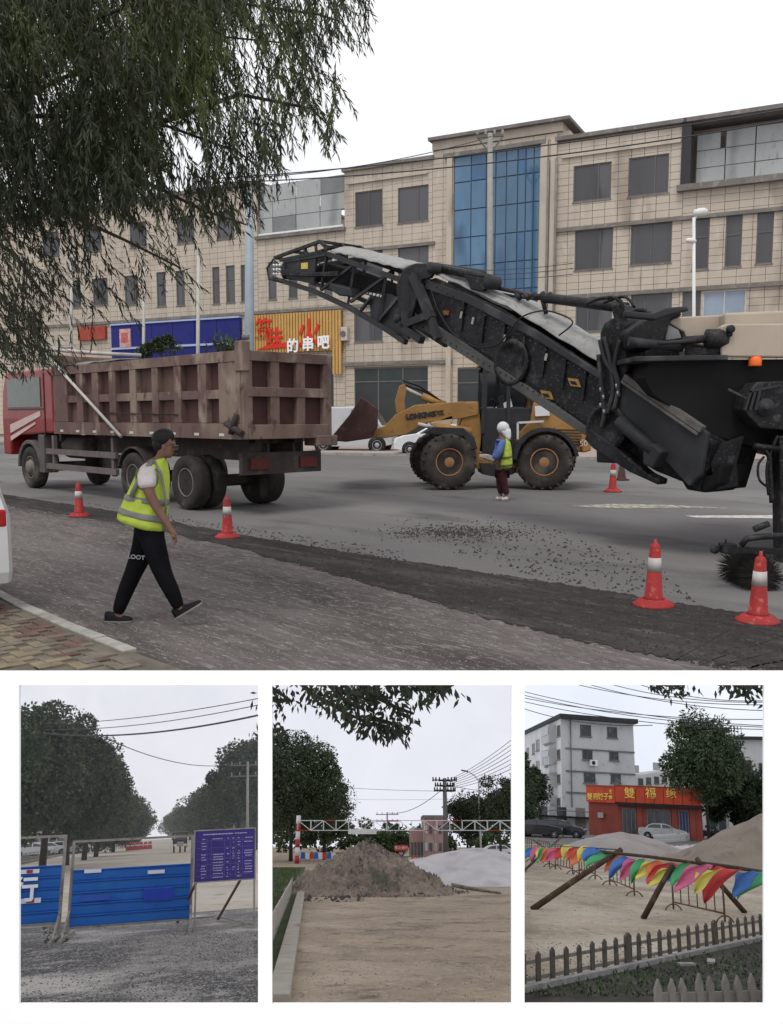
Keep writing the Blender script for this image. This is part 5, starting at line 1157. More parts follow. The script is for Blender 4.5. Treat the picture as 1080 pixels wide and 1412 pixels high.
# ---- the woman with the white headscarf
YW = G(692, 690).y
wom = thing('person', 'road worker in white headscarf and blue jacket under a lime vest beside the loader', 'person', (MAIN.at(693, 640, YW).x, YW, 0))
def wq(px, py, dy=0.0):
    p = MAIN.at(px, py, YW); return Vector((p.x, YW+dy, max(p.z, 0)))
pw_ = YW/FOC
m_maroon = mat('maroon_trousers', (.055, .018, .022), .85, .25, 6); m_blj = mat('blue_jacket', (.10, .16, .40), .8, .15, 5, bump=.5, bscale=12); m_scarf = mat('white_scarf', (.58, .58, .60), .85, .08, 6, bump=.6, bscale=10)
N = {'pel': (wq(693, 642), .13), 'ch': (wq(693, 615), .14), 'up': (wq(693, 605), .10), 'nk': (wq(692, 600), .055), 'h': (wq(691, 592), .085), 'h2': (wq(692, 586), .07), 'chin': (wq(688.5, 596), .035), 'nose': (wq(684.0, 592), .016),
     'sn': (wq(693, 607, -.16), .06), 'en': (wq(689, 624, -.22), .05), 'wn': (wq(682, 634, -.16), .032), 'hn': (wq(679.5, 637, -.14), .034), 'sf': (wq(693, 607, .16), .06), 'ef': (wq(688, 624, .22), .05), 'wf': (wq(682, 633, .12), .032),
     'hl': (wq(691, 648, -.08), .08), 'kl': (wq(694, 666, -.08), .06), 'al': (wq(698, 682, -.08), .04), 'tl': (wq(693.5, 687, -.09), .035), 'hr': (wq(690, 648, .09), .08), 'kr': (wq(689, 666, .09), .06), 'ar': (wq(692, 683, .08), .04), 'tr': (wq(687.5, 688, .07), .035)}
E = [('pel', 'ch'), ('ch', 'up'), ('up', 'nk'), ('nk', 'h'), ('h', 'h2'), ('h', 'chin'), ('h', 'nose'), ('up', 'sn'), ('sn', 'en'), ('en', 'wn'), ('wn', 'hn'), ('up', 'sf'), ('sf', 'ef'), ('ef', 'wf'), ('pel', 'hl'), ('hl', 'kl'), ('kl', 'al'), ('al', 'tl'), ('pel', 'hr'), ('hr', 'kr'), ('kr', 'ar'), ('ar', 'tr')]
for k in range(4):
    p = N['hn'][0]; q = p+Vector((-.02, -.03+.02*k, -.03)); r_ = q+Vector((-.008, 0, -.035)); N[f'f{k}'] = (q, .011); N[f'g{k}'] = (r_, .009); E += [('hn', f'f{k}'), (f'f{k}', f'g{k}')]
N['th'] = (N['hn'][0]+Vector((-.035, -.02, .0)), .01); E += [('hn', 'th')]
skel('body', N, E, m_skin, wom, 'pel')
T = {'pel': (wq(693, 645), .16), 'hl': (wq(692, 652, -.08), .11), 'kl': (wq(695, 668, -.08), .085), 'al': (wq(698.5, 682, -.08), .07), 'hr': (wq(690.5, 652, .08), .11), 'kr': (wq(690, 668, .08), .085), 'ar': (wq(692, 682, .08), .07)}
skel('trousers', T, [('pel', 'hl'), ('hl', 'kl'), ('kl', 'al'), ('pel', 'hr'), ('hr', 'kr'), ('kr', 'ar')], m_maroon, wom, 'pel')
S = {'c': (wq(690.5, 618), .155), 'w': (wq(690, 634), .165), 'u': (wq(692, 606), .12), 'sn': (wq(692, 608, -.17), .08), 'en': (wq(687, 623, -.22), .075), 'wn': (wq(682, 633, -.17), .06), 'sf': (wq(692, 608, .17), .08), 'ef': (wq(687, 624, .22), .075), 'wf': (wq(682, 633, .12), .06)}
skel('jacket', S, [('c', 'u'), ('c', 'w'), ('u', 'sn'), ('sn', 'en'), ('en', 'wn'), ('u', 'sf'), ('sf', 'ef'), ('ef', 'wf')], m_blj, wom, 'c')
rw = [(697, 647, 10, .26, .15), (697, 640, 9.5, .26, .12), (697.5, 628, 8.5, .24, .08), (698, 616, 7, .22, .02), (698, 608, 5, .18, 0), (697, 603, 3, .12, 0)]
loft([(wq(a_, b_), c_*pw_, d_, e_) for a_, b_, c_, d_, e_ in rw], wob=.03, seed=4, n=30).build('vest', m_hv, wom, sub=1)
for yy in (641, 630): 
    loft([(wq(697, yy+1.2), 9.8*pw_*(1 if yy > 635 else .93), .27, .1), (wq(697, yy-1.2), 9.7*pw_*(1 if yy > 635 else .93), .268, .1)], wob=.03, seed=4, n=30, cap=False).build('reflective_band', m_hvt, wom, solid=.006)
ell(wq(694.0, 590.5), .135, .13, .145, n=20, m_=14, mtx=Matrix.Rotation(R_(-20), 3, 'Y')).build('headscarf', m_scarf, wom)
loft([(wq(700.5, 606), .05, .15, 0), (wq(699, 602), .085, .14, 0), (wq(697, 597), .115, .13, 0), (wq(695, 591), .13, .125, 0)], wob=.05, seed=5).build('scarf_drape', m_scarf, wom)
ms = mat('white_trainer', (.55, .48, .48), .6, .15, 8)
for (h, t_, dy) in (((699.5, 688.5), (690.5, 690), -.09), ((693, 689.5), (684.5, 690), .08)):
    mb = MB(); a_ = wq(*h, dy); c_ = wq(*t_, dy); a_.z = c_.z = .03; mb.tube([a_, a_.lerp(c_, .3)+Vector((0, 0, .02)), a_.lerp(c_, .7), c_], [.04, .055, .045, .03], 10); mb.build('shoe', ms, wom)

# ================================================ cars
def car(fr, pos, ang, paint, label, kind='sedan', L=4.5, W_=1.75, H=1.45, name='parked_car', group=None, simple=False):
    """ang: heading of the nose in the frame's plan, radians from +x"""
    hx = Vector((math.cos(ang), math.sin(ang), 0)); hy = Vector((-hx.y, hx.x, 0)); P0 = Vector((pos[0], pos[1], 0))
    t = thing(name, label, 'car' if kind != 'van' else 'van', P0, fr, group)
    if kind == 'sedan': pr = [(-.5, .30), (-.5, .52), (-.485, .66), (-.44, .70), (-.35, .72), (-.27, .90), (-.20, .975), (-.05, 1.0), (.06, .985), (.13, .93), (.26, .70), (.40, .64), (.475, .56), (.5, .42), (.495, .22), (.40, .15), (-.42, .15), (-.49, .20)]
    elif kind == 'hatch': pr = [(-.5, .25), (-.5, .60), (-.48, .80), (-.42, .95), (-.30, 1.0), (0, 1.0), (.10, .95), (.24, .70), (.40, .63), (.48, .52), (.5, .38), (.49, .18), (.40, .13), (-.42, .13), (-.49, .18)]
    else: pr = [(-.5, .22), (-.5, .95), (-.48, 1.0), (.18, 1.0), (.26, .96), (.38, .58), (.47, .52), (.5, .40), (.5, .18), (.4, .13), (-.42, .13)]
    belt = .68*H
    def P(u, z, s):      # u along, z up, s in -1..1 across
        zz = z*H; yy = W_/2*s*(1 if zz < belt else 1-.20*(zz-belt)/(H-belt)); return P0+hx*(u*L)+hy*yy+Vector((0, 0, zz+.02))
    b = MB(); n = len(pr); st = [-1, -.93, -.5, 0, .5, .93, 1]
    vs = []
    for s in st:
        k = .96 if abs(s) == 1 else 1
        for (u, z) in pr: vs.append(P(u*(k if abs(s) == 1 else 1), (z-.15)*(.97 if abs(s) == 1 else 1)+.15, s))
    fs = [tuple(range(n)), tuple(range((len(st)-1)*n, len(st)*n))]
    for j in range(len(st)-1):
        for i in range(n): fs.append((j*n+i, j*n+(i+1) % n, (j+1)*n+(i+1) % n, (j+1)*n+i))
    b.add(vs, fs, False); b.build('body', paint, t)
    gl = mat('car_glass', (.02, .025, .03), .06, .1, 2, spec=.7)
    def up(u):           # roof height at u
        for (a_, c_) in zip(pr[:-1], pr[1:]):
            if a_[0] <= u <= c_[0] and a_[1] > .5: return a_[1]+(c_[1]-a_[1])*(u-a_[0])/(c_[0]-a_[0]+1e-9)
        return .7
    wl = {'sedan': [(-.27, .20), (-.255, -.02), (0.0, .20)], 'hatch': [(-.40, .16)], 'van': [(-.1, .30)]}
    u0, u1, um = {'sedan': (-.30, .215, -.02), 'hatch': (-.43, .20, -.06), 'van': (.02, .33, .1)}[kind]
    for s in (-1, 1):
        for (a_, c_) in ((u0, um-.012), (um+.012, u1)):
            m_ = MB(); K_ = 6; lo_ = []; hi = []
            for i in range(K_+1):
                u = a_+(c_-a_)*i/K_; zt_ = min(up(u)-.055, .93); zb_ = .70
                if zt_ < zb_+.01: zt_ = zb_+.01
                lo_.append(P(u, zb_, s*1.006)); hi.append(P(u, zt_, s*1.006))
            m_.prism(lo_+hi[::-1], hy*(-s*.02)); m_.build('side_window', gl, t)
    for (a_, c_) in {'sedan': ((-.355, -.225), (.135, .25)), 'hatch': ((-.485, -.43), (.11, .23)), 'van': ((.27, .375), (.27, .375))}[kind]:
        za, zc = up(a_), up(c_)
        dz = .012; sg_ = 1 if a_ > 0 else -1
        m_ = MB(); m_.quad(P(a_, za+dz, -.84)+hx*.012*sg_, P(a_, za+dz, .84)+hx*.012*sg_, P(c_, zc+dz, .84)+hx*.012*sg_, P(c_, zc+dz, -.84)+hx*.012*sg_); m_.build('windscreen', gl, t)
    R = .215*H if kind != 'van' else .17*H
    for u in (-.31, .325):
        for s in (-1, 1):
            c = P0+hx*(u*L)+hy*(W_/2*s*.90)+Vector((0, 0, R)); 
            m_ = MB(); m_.lathe(c, [(.01, .0), (R*1.18, 0), (R*1.18, W_*.052), (.01, W_*.052)], hy*s, 20); m_.build('wheel_arch', m_blk, t)
            wheel(t, c+hy*s*.02, R, .2, hy*s, hub=mat('alloy', (.35, .35, .36), .35, .1, 4, metal=.5), rimr=.62)
    ml = mat('headlamp', (.55, .57, .6), .15, .05, 4); mt_ = mat('tail_lamp', (.35, .015, .015), .25, .1, 4)
    for s in (-1, 1):
        m_ = MB(); c = P(.478, .50, s*.72); m_.box(c, (.12, .36, .13), rz=ang); m_.build('headlight', ml, t, bevel=.02)
        m_ = MB(); c = P(-.490, .58, s*.74); m_.box(c, (.10, .34, .16), rz=ang); m_.build('tail_light', mt_, t, bevel=.02)
    if not simple:
        m_ = MB(); m_.box(P(.494, .34, 0), (.06, .8, .14), rz=ang); m_.build('grille', m_blk, t)
        m_ = MB(); m_.box(P(-.503, .40, 0), (.02, .44, .14), rz=ang); m_.build('number_plate', m_bl, t)
        for s in (-1, 1):
            m_ = MB(); m_.box(P(.17, .70, s*1.08), (.12, .14, .10), rz=ang); m_.build('mirror', paint, t, bevel=.02)
            for u in (-.13, .09):
                m_ = MB(); m_.box(P(u, .60, s*1.004), (.16, .02, .025), rz=ang); m_.build('door_handle', m_wfr, t)
            m_ = MB()
            for u in (-.02, .2): m_.bar(P(u, .18, s*1.003), P(u, .69, s*1.003), .012)
            m_.build('door_seam', m_blk, t)
    return t
p_wh = mat('car_white', (.62, .62, .62), .3, .03, 1, coat=.5); p_si = mat('car_silver', (.42, .42, .40), .3, .04, 1, coat=.5, metal=.3); p_bk = mat('car_black', (.02, .02, .024), .25, .1, 1, coat=.5); p_rd = mat('car_red', (.35, .03, .03), .3, .1, 1, coat=.4)
# white car entering at the left edge: rear corner visible
gc = G(36, 846)
ca = math.atan2(rd.y, rd.x)
hxv = Vector((math.cos(ca), math.sin(ca), 0)); hyv = Vector((-hxv.y, hxv.x, 0))
cc_ = Vector((gc.x, gc.y, 0)) + hxv*2.15 + hyv*.95
carL = car(MAIN, cc_, ca, p_wh, 'white car with red tail light cut off by the left edge of the photo', 'hatch', L=4.2, W_=1.8, H=1.5)
cbk = MAIN.at(612, 585, 40)
car(MAIN, (cbk.x, 41), math.pi*.95, p_wh, 'white car parked on the pavement behind the loader lift arm', 'sedan', L=4.4, simple=True)
cv = MAIN.at(480, 570, 44)
car(MAIN, (cv.x+.2, 45), R_(-10), mat('van_grey_white', (.40, .40, .41), .5, .1, 1), 'pale grey van parked behind the loader bucket', 'van', L=4.4, H=2.3, simple=True)

# ================================================ leaves and trees
def leaf_quads(C, D, Nn, ln, wd):
    """centres, directions, normals (n,3); diamond leaf"""
    D = D/np.linalg.norm(D, axis=1, keepdims=True); S_ = np.cross(D, Nn); S_ /= (np.linalg.norm(S_, axis=1, keepdims=True)+1e-9)
    ln = np.asarray(ln).reshape(-1, 1); wd = np.asarray(wd).reshape(-1, 1)
    return np.stack([C, C+D*ln*.45+S_*wd*.5, C+D*ln, C+D*ln*.45-S_*wd*.5], axis=1)
def pix_world(fr, px, py, Y):
    """vectorised: pixel arrays and forward distance -> frame points"""
    dx = (px-CX)[:, None]; dy = (CY-py)[:, None]
    V = np.array(cF)[None]*FOC + np.array(cR)[None]*dx + np.array(cU)[None]*dy
    V = V @ np.array(fr.Mi.to_3x3()).T
    return np.array(fr.cam)[None] + V*((Y-fr.cam.y)/V[:, 1])[:, None]
m_wil = mat('willow_leaf', (.034, .042, .022), .7, .45, .9, spots=[(.5, .57, .68, (.085, .105, .035))], c2=(.014, .016, .011))
m_twig = mat('willow_twig', (.035, .028, .02), .9, .2, 5)
wil = thing('willow_tree', 'willow hanging its narrow leaved branches over the upper left', 'tree', (-5.6, 6.6, 0))
b = MB().tube([(-5.6, 6.6, -.1), (-5.5, 6.8, 2.0), (-5.1, 7.2, 4.5), (-4.6, 7.8, 7.0)], [.35, .30, .22, .12], 14); b.build('trunk', m_twig, wil)
limbs = [[(-60, 190, 7), (60, 120, 7.4), (170, 70, 7.8), (300, 50, 8), (400, 60, 8)], [(-60, 160, 7), (80, 160, 7), (220, 170, 7.5), (330, 210, 7.8), (380, 250, 8)], [(-60, 60, 7), (90, 40, 7), (230, -10, 7), (440, 20, 7.5), (470, 30, 7.6)], [(-60, 250, 7.2), (60, 280, 7), (170, 330, 7), (250, 370, 7.2)], [(-60, 300, 7), (20, 350, 6.8), (70, 420, 6.8)], [(90, 160, 7), (180, 240, 7.2), (280, 290, 7.4), (340, 310, 7.4)], [(220, 170, 7.5), (330, 130, 7.9), (430, 150, 8.2), (455, 175, 8.2)]]
for L_ in limbs:
    P = [MAIN.at(*p) for p in L_]; MB().tube(P, [.022]+[.020*(1-i/len(P))**1.2+.003 for i in range(1, len(P))], 8).build('branch', m_twig, wil)
wpoly = [(-60, -60), (500, -40), (512, 38), (455, 60), (448, 95), (475, 120), (480, 178), (440, 200), (425, 185), (400, 195), (378, 250), (352, 262), (352, 305), (300, 318), (268, 352), (252, 390), (205, 400), (160, 430), (140, 478), (60, 495), (-60, 505)]
ins = tri_region(wpoly)
rg = np.random.RandomState(11)
def wden(x, y):
    core = 1.0 if x < 340-(y-30)*.60 else .28
    if y > 300: core = .20 if x < 120 else .08
    if y > 400: core = .40 if x < 70 else .08
    n = math.sin(x*.031+y*.017)+math.sin(x*.017-y*.041+2)+.7*math.sin(x*.07+1.3*math.sin(y*.05))
    if n < -1.15: core *= .25
    return core
tw = MB(); Cs = []; Ds = []; Ln = []
cnt_ = 0
while cnt_ < 4600:
    x, y = ins(rg)
    if rg.rand() > wden(x, y): continue
    cnt_ += 1
    Y = 6.2+rg.rand()*3.2
    ln_px = 30+rg.rand()*50; lean = rg.uniform(-.25, .75); 
    if y > 300: lean = rg.uniform(-.1, 1.4)
    k = 14+int(ln_px/4.5); xs_ = []; 
    x0, y0_ = x-lean*ln_px*.6, y-ln_px*.6
    t_ = np.linspace(0, 1, k); bend = rg.uniform(-.3, .3)
    X = x0+(lean*ln_px)*t_+bend*ln_px*t_*(1-t_); Yp = y0_+ln_px*(t_**1.0)
    Yd = Y+rg.uniform(-.4, .4)*t_
    P = pix_world(MAIN, X, Yp, Yd)
    if cnt_ % 2 == 0: tw.tube([tuple(P[0]), tuple(P[k//2]), tuple(P[-1])], .0025, 3, cap=False)
    T_ = np.gradient(P, axis=0); T_ /= np.linalg.norm(T_, axis=1, keepdims=True)
    side = rg.randn(k, 3); D_ = T_*.9+side*.42+np.array([0, 0, -.55])
    Cs.append(P); Ds.append(D_); Ln.append(.055+.045*rg.rand(k))
Cs = np.concatenate(Cs); Ds = np.concatenate(Ds); Ln = np.concatenate(Ln)
raw('leaves', leaf_quads(Cs, Ds, rg.randn(len(Cs), 3), Ln, Ln*.15), None, m_wil, parent=wil, kind='stuff')
tw.build('twigs', m_twig, wil, kind='stuff', recalc=False)

def crown(fr, c, rad, n, size, seed, blobs=14, squash=.8, fill=.16, elong=1.0):
    """leaf faces clustered on uneven clumps in the crown volume (frame coordinates)"""
    rg = np.random.RandomState(seed); c = np.array(c); out_ = []
    B = []
    for i in range(blobs):
        v = rg.randn(3); v /= np.linalg.norm(v); r = rg.rand()**.45
        B.append((c+v*np.array(rad)*r*.90, (.15+.22*rg.rand()**1.5)*min(rad)*(1.25 if blobs < 30 else 1.0)))
    m_ = n//blobs
    for (bc, br) in B:
        v = rg.randn(m_, 3); v /= np.linalg.norm(v, axis=1, keepdims=True); r = br*(.55+.5*rg.rand(m_, 1)**.6); P = bc+v*r*np.array([1, 1, squash])
        D = v+rg.randn(m_, 3)*.7; D[:, 2] -= .3; s = size*(.6+.8*rg.rand(m_)); out_.append(leaf_quads(P, D, rg.randn(m_, 3), s*elong, s*.62))
    k = int(n*fill); v = rg.randn(k, 3); v /= np.linalg.norm(v, axis=1, keepdims=True); P = c+v*np.array(rad)*(.2+.72*rg.rand(k, 1)**.5); s = size*(.6+.8*rg.rand(k)); out_.append(leaf_quads(P, rg.randn(k, 3), rg.randn(k, 3), s*elong, s*.62))
    return np.concatenate(out_)
def tree(fr, base, H, rad, label, m, seed, n=6000, size=.3, trunk=.16, name='tree', group=None, blobs=14, m_tr=None, cz=None, squash=.8, lean=(0, 0), elong=1.0):
    t = thing(name, label, 'tree', (base[0], base[1], 0), fr, group)
    rg = random.Random(seed); base = Vector((base[0], base[1], 0)); cz = cz if cz is not None else H-rad[2]; cc = base+Vector((lean[0], lean[1], cz))
    b = MB(); top = cc+Vector((0, 0, rad[2]*.3)); b.tube([base-Vector((0, 0, .1)), base.lerp(top, .35)+Vector((rg.uniform(-.1, .1), 0, 0)), base.lerp(top, .7), top], [trunk, trunk*.8, trunk*.5, trunk*.15], 8); b.build('trunk', m_tr or m_bark, t)
    b = MB()
    for i in range(6):
        s = base.lerp(top, .4+.08*i); a_ = i*2.4+rg.random(); e = cc+Vector((math.cos(a_)*rad[0]*.7, math.sin(a_)*rad[1]*.7, rg.uniform(-.3, .6)*rad[2])); b = MB().tube([s, s.lerp(e, .5)+Vector((0, 0, .2)), e], [trunk*.4, trunk*.25, trunk*.06], 5); b.build('branch', m_tr or m_bark, t)
    raw('crown', crown(fr, cc, rad, n, size, seed, blobs, squash, elong=elong), None, m, parent=t, kind='stuff'); return t
m_bark = mat('bark', (.05, .042, .036), .95, .3, 3)
m_lf = mat('leaf_dark_green', (.066, .090, .045), .7, .4, .9, c2=(.028, .038, .024), spots=[(2.6, .56, .68, (.095, .125, .06)), (6, .6, .7, (.025, .032, .02))]); m_lf2 = mat('leaf_mid_green', (.080, .112, .050), .7, .3, .8, c2=(.038, .054, .028), spots=[(2.6, .56, .68, (.115, .15, .07)), (6, .6, .7, (.03, .042, .024))])  # paler spots paint lit clumps into the leaf colour; darker ones vary it
# shrubs and potted weeds glimpsed above the truck body
for (px, py, r, n, lab, sd_) in ((232, 476, .75, 1500, 'dark leafy shrub above the truck body before the blue fascia', 21), (200, 484, .5, 700, 'low dark shrub left of the taller one before the blue fascia', 22)):
    g = G(px, 614); c = MAIN.at(px, py, g.y); t = thing('shrub', lab, 'shrub', (g.x, g.y, 0)); 
    for k in range(4): MB().tube([(g.x+.1*k, g.y, 0), (c.x+(k-1.5)*.3, c.y, c.z)], .04, 5).build('stem', m_bark, t)
    raw('foliage', crown(MAIN, c, (r*1.4, r, r), n, .22, sd_, 6), None, m_lf, parent=t, kind='stuff')
for (px, py, lab, sd_) in ((324, 478, 'straggly green weed growing behind the truck tail corner', 31), (303, 482, 'smaller weed left of the truck tail corner', 32)):
    g = G(px, 616); c = MAIN.at(px, py, g.y); t = thing('weed', lab, 'plant', (g.x, g.y, 0)); rg = np.random.RandomState(sd_)
    MB().tube([(g.x, g.y, 0), tuple(c)], .05, 5).build('stem', m_bark, t)
    n = 60; P = np.array(c)[None]+rg.randn(n, 3)*np.array([.35, .2, .25]); D = rg.randn(n, 3)+np.array([0, 0, .8]); raw('leaves', leaf_quads(P, D, rg.randn(n, 3), .5+.5*rg.rand(n), .13+.1*rg.rand(n)), None, m_lf2, parent=t, kind='stuff')
# ================================================ lower left: closed avenue behind blue barriers
F = B1; g1 = B1.G
m_galv = mat('galvanised_tube', (.26, .24, .21), .6, .2, 4, spots=[(6, .55, .7, (.16, .13, .10))])
m_bp = mat('barrier_blue', (.014, .115, .42), .5, .12, 1.2, spots=[(2.2, .58, .75, (.025, .14, .42)), (7, .64, .76, (.02, .05, .20))])
def on(fr, px, py, Y): return fr.at(px, py, Y)
def barrier(fr, Y, xl, xr, ytop, yp0, yp1, yfoot, label, feetl=True):
    t = thing('road_barrier', label, 'barrier', fr.at((xl+xr)/2, yfoot, Y), fr)
    PL = fr.at(xl, ytop, Y); PR = fr.at(xr, ytop, Y); zt_ = (PL.z+PR.z)/2; base = 0
    xA, xB = fr.at(xl, (yp0+yp1)/2, Y).x, fr.at(xr, (yp0+yp1)/2, Y).x
    zp1 = fr.at((xl+xr)/2, yp0, Y).z; zp0 = fr.at((xl+xr)/2, yp1, Y).z; zt_ = fr.at((xl+xr)/2, ytop, Y).z
    for x in (xA-.02, xB+.02): MB().bar((x, Y, .05), (x, Y, zt_), .05).build('post', m_galv, t)
    MB().bar((xA-.045, Y, zt_+.015), (xB+.045, Y, zt_+.015), .04).build('top_tube', m_galv, t)
    MB().bar((xA, Y, zp0-.02), (xB, Y, zp0-.02), .03).build('bottom_tube', m_galv, t)
    n = 5; h = (zp1-zp0)/n
    for i in range(n):   # corrugated sheets with a folded lip
        mb = MB(); z0 = zp0+i*h
        prof = [(0, 0), (-.012, .02), (-.018, h*.5), (-.012, h-.035), (-.05, h-.02), (-.05, h-.004), (0, h)]
        vs = [(x, Y+dy-.03, z0+z) for x in (xA+.005, xB-.005) for dy, z in prof]; k = len(prof)
        mb.add(vs, [(j, j+1, k+j+1, k+j) for j in range(k-1)]); mb.build('sheet_panel', m_bp, t, solid=.006)
    for x in (xA-.02, xB+.02):
        MB().bar((x-.06, Y-1.0, .03), (x+.05, Y+.7, .03), .06, .05).build('foot', m_galv, t)
        MB().bar((x-.04, Y-.8, .05), (x, Y, .42), .035).build('brace', m_galv, t)
    return t, xA, xB, zp0, zp1
yb1 = g1(180, 1286).y
t1, xA, xB, zp0, zp1 = barrier(F, yb1, 99, 262, 1158, 1195, 1272, 1286, 'long blue corrugated barrier panel with two short reflective strips in the middle')
def plate(t, px0, px1, py0, py1, m, Y, name='reflective_strip', th=.006, off=.095):
    a_ = F.at(px0, py0, Y); c_ = F.at(px1, py1, Y); MB().box(((a_.x+c_.x)/2, Y-off, (a_.z+c_.z)/2), (abs(c_.x-a_.x), th, abs(a_.z-c_.z))).build(name, m, t)
m_rw = mat('reflect_white', (.62, .66, .74), .4, .05, 5); m_rr = mat('reflect_red', (.30, .02, .04), .4, .05, 5); m_patch = mat('patch_blue', (.03, .085, .42), .35, .1, 3)
plate(t1, 117, 140, 1199, 1202.6, m_rw, yb1); plate(t1, 204, 227, 1200, 1203.6, m_rw, yb1)
plate(t1, 113, 152, 1235, 1240, m_patch, yb1, 'blue_patch'); plate(t1, 198, 238, 1226, 1240, mat('patch_blue2', (.015, .045, .38), .35, .1, 3), yb1, 'blue_patch')
t2_, xA2, xB2, a0, a1_ = barrier(F, yb1-.1, -80, 83, 1158, 1197, 1277, 1290, 'blue corrugated barrier lettered in white and cut by the left edge of its opening')
plate(t2_, 27, 55, 1199.5, 1203.5, m_rw, yb1-.1); plate(t2_, 38, 46, 1199.5, 1203.5, m_rr, yb1-.11); plate(t2_, 30, 57, 1239, 1244, m_rw, yb1-.1); plate(t2_, 37, 48, 1239, 1244, m_rr, yb1-.11)
pc = F.at(37, 1226, yb1); text('lettering', '行', .42, mat('letter_white', (.75, .77, .8), .5, .03, 3), t2_, (pc.x, yb1-.23, pc.z-.02), (1, 0, 0), (0, 0, 1), .004, bold=.012)
# notice board on a steel trestle
Ys = g1(310, 1284).y; st = thing('notice_board', 'purple blue notice board with white print on a steel trestle', 'sign', F.at(312, 1284, Ys), F)
cA, cB = F.at(269.5, 1146.5, Ys), F.at(350, 1211, Ys); xm0, xm1, zb0, zb1_ = cA.x, F.at(351, 1180, Ys).x, cB.z, cA.z
m_pur = mat('board_purple', (.038, .022, .165), .5, .1, 3)
MB().box(((xm0+xm1)/2, Ys-.03, (zb0+zb1_)/2), (xm1-xm0, .02, zb1_-zb0)).build('board', m_pur, st)
f_ = MB(); 
for (x0, x1, z0, z1) in ((xm0-.02, xm1+.02, zb1_, zb1_+.02), (xm0-.02, xm1+.02, zb0-.02, zb0), (xm0-.02, xm0, zb0, zb1_), (xm1, xm1+.02, zb0, zb1_)): f_.box(((x0+x1)/2, Ys-.03, (z0+z1)/2), (x1-x0, .03, z1-z0))
f_.build('board_frame', m_galv, st)
bw = xm1-xm0; bh = zb1_-zb0; m_pr = mat('white_print', (.5, .48, .62), .6, .05, 5)
pr_ = MB(); rgb = random.Random(9)
def pr_line(u0, u1, v, h=.02):   # illegible small print as tiny strokes
    x = u0
    while x < u1:
        w_ = rgb.uniform(.008, .02); pr_.box((xm0+(x+w_/2)*bw, Ys-.0425, zb1_-v*bh), (w_*bw*.8, .003, h*bh*rgb.uniform(.6, 1))); x += w_*1.25
pr_line(.13, .62, .075, .028); pr_line(.66, .86, .075, .02)
rows = [.17, .25, .31, .37, .43, .48, .53, .58, .64, .70, .75, .80, .86, .93]
for k, v in enumerate(rows):
    for (u0, u1) in ((.1, .18), (.29, .47), (.52, .56), (.62, .65), (.70, .75), (.82, .96)):
        if rgb.random() < .8: pr_line(u0+rgb.uniform(0, .02), u1-rgb.uniform(0, .02), v, .02)
pr_.build('small_print', m_pr, st, kind='stuff')
ln_ = MB()
for v in rows[::2]: ln_.box(((xm0+xm1)/2, Ys-.0415, zb1_-(v+.035)*bh), (bw*.94, .002, .004))
for u in (.2, .27, .49, .59, .68, .79): ln_.box((xm0+u*bw, Ys-.0415, (zb0+zb1_)/2-.05*bh), (.004, .002, bh*.8))
ln_.build('ruled_lines', mat('print_dim', (.14, .12, .32), .6, .05, 5), st, kind='stuff')
m_rust = mat('rusty_brown_bar', (.11, .055, .045), .8, .2, 6)
for x in (xm0+.03, xm1-.0): MB().bar((x, Ys, .0), (x, Ys, zb1_), .03).build('front_leg', m_galv, st)
MB().bar((xm0, Ys, .09), (xm1, Ys, .09), .025).build('front_rail', m_galv, st)
Yr = Ys+2.2
for x in (xm0-.05, xm1-.32): MB().bar((x-.12*bw, Yr, .0), (x+.12, Ys+.03, zb0+.05), .035).build('rear_leg', m_rust, st)
MB().bar((xm0-.2, Yr, .06), (xm1-.5, Yr, .06), .025).build('rear_rail', m_galv, st); MB().bar((xm1-.45, Yr, .06), (xm1, Ys, .06), .025).build('side_rail', m_galv, st)
# kerb and verge on the left of the avenue
c_lat = lambda Y: (g1(212, 1158).x/g1(212, 1158).y)*Y
vpx = g1(212, 1170); axx = vpx.x/vpx.y            # slope of the avenue direction in plan
dirA = Vector((axx, 1, 0)).normalized(); perA = Vector((dirA.y, -dirA.x, 0))
kL = g1(27, 1193); offL = kL.dot(perA); offR = g1(352, 1192).dot(perA)
def av(Y, off): return dirA*(Y/dirA.y - off*perA.y*0) + perA*off
def avp(s, off, z=0): p = dirA*s + perA*off; return Vector((p.x, p.y, z))
verge = mat('verge_dust_green', (.075, .085, .045), .95, .3, .6, bump=.4, spots=[(1.2, .5, .7, (.20, .17, .125))])
b = MB(); b.add([avp(8, offL-.2, .10), avp(400, offL-.2, .10), avp(400, offL-14, .10), avp(8, offL-14, .10)], [(0, 1, 2, 3)]); b.build('verge', verge, fr=F, kind='structure')
b = MB(); b.bar(avp(8, offL-.1, .07), avp(400, offL-.1, .07), .2, .17); b.build('kerb', kerbm, fr=F, kind='structure')
t = thing('low_fence', 'low pale rail fence along the left verge of the avenue', 'fence', avp(60, offL-1.5), F)
for z in (.25, .6): MB().bar(avp(14, offL-1.5, z), avp(150, offL-1.5, z), .05, .06).build('rail', m_galv, t)
for k in range(46): MB().bar(avp(14+k*3, offL-1.5, 0), avp(14+k*3, offL-1.5, .68), .06).build('post', m_galv, t)
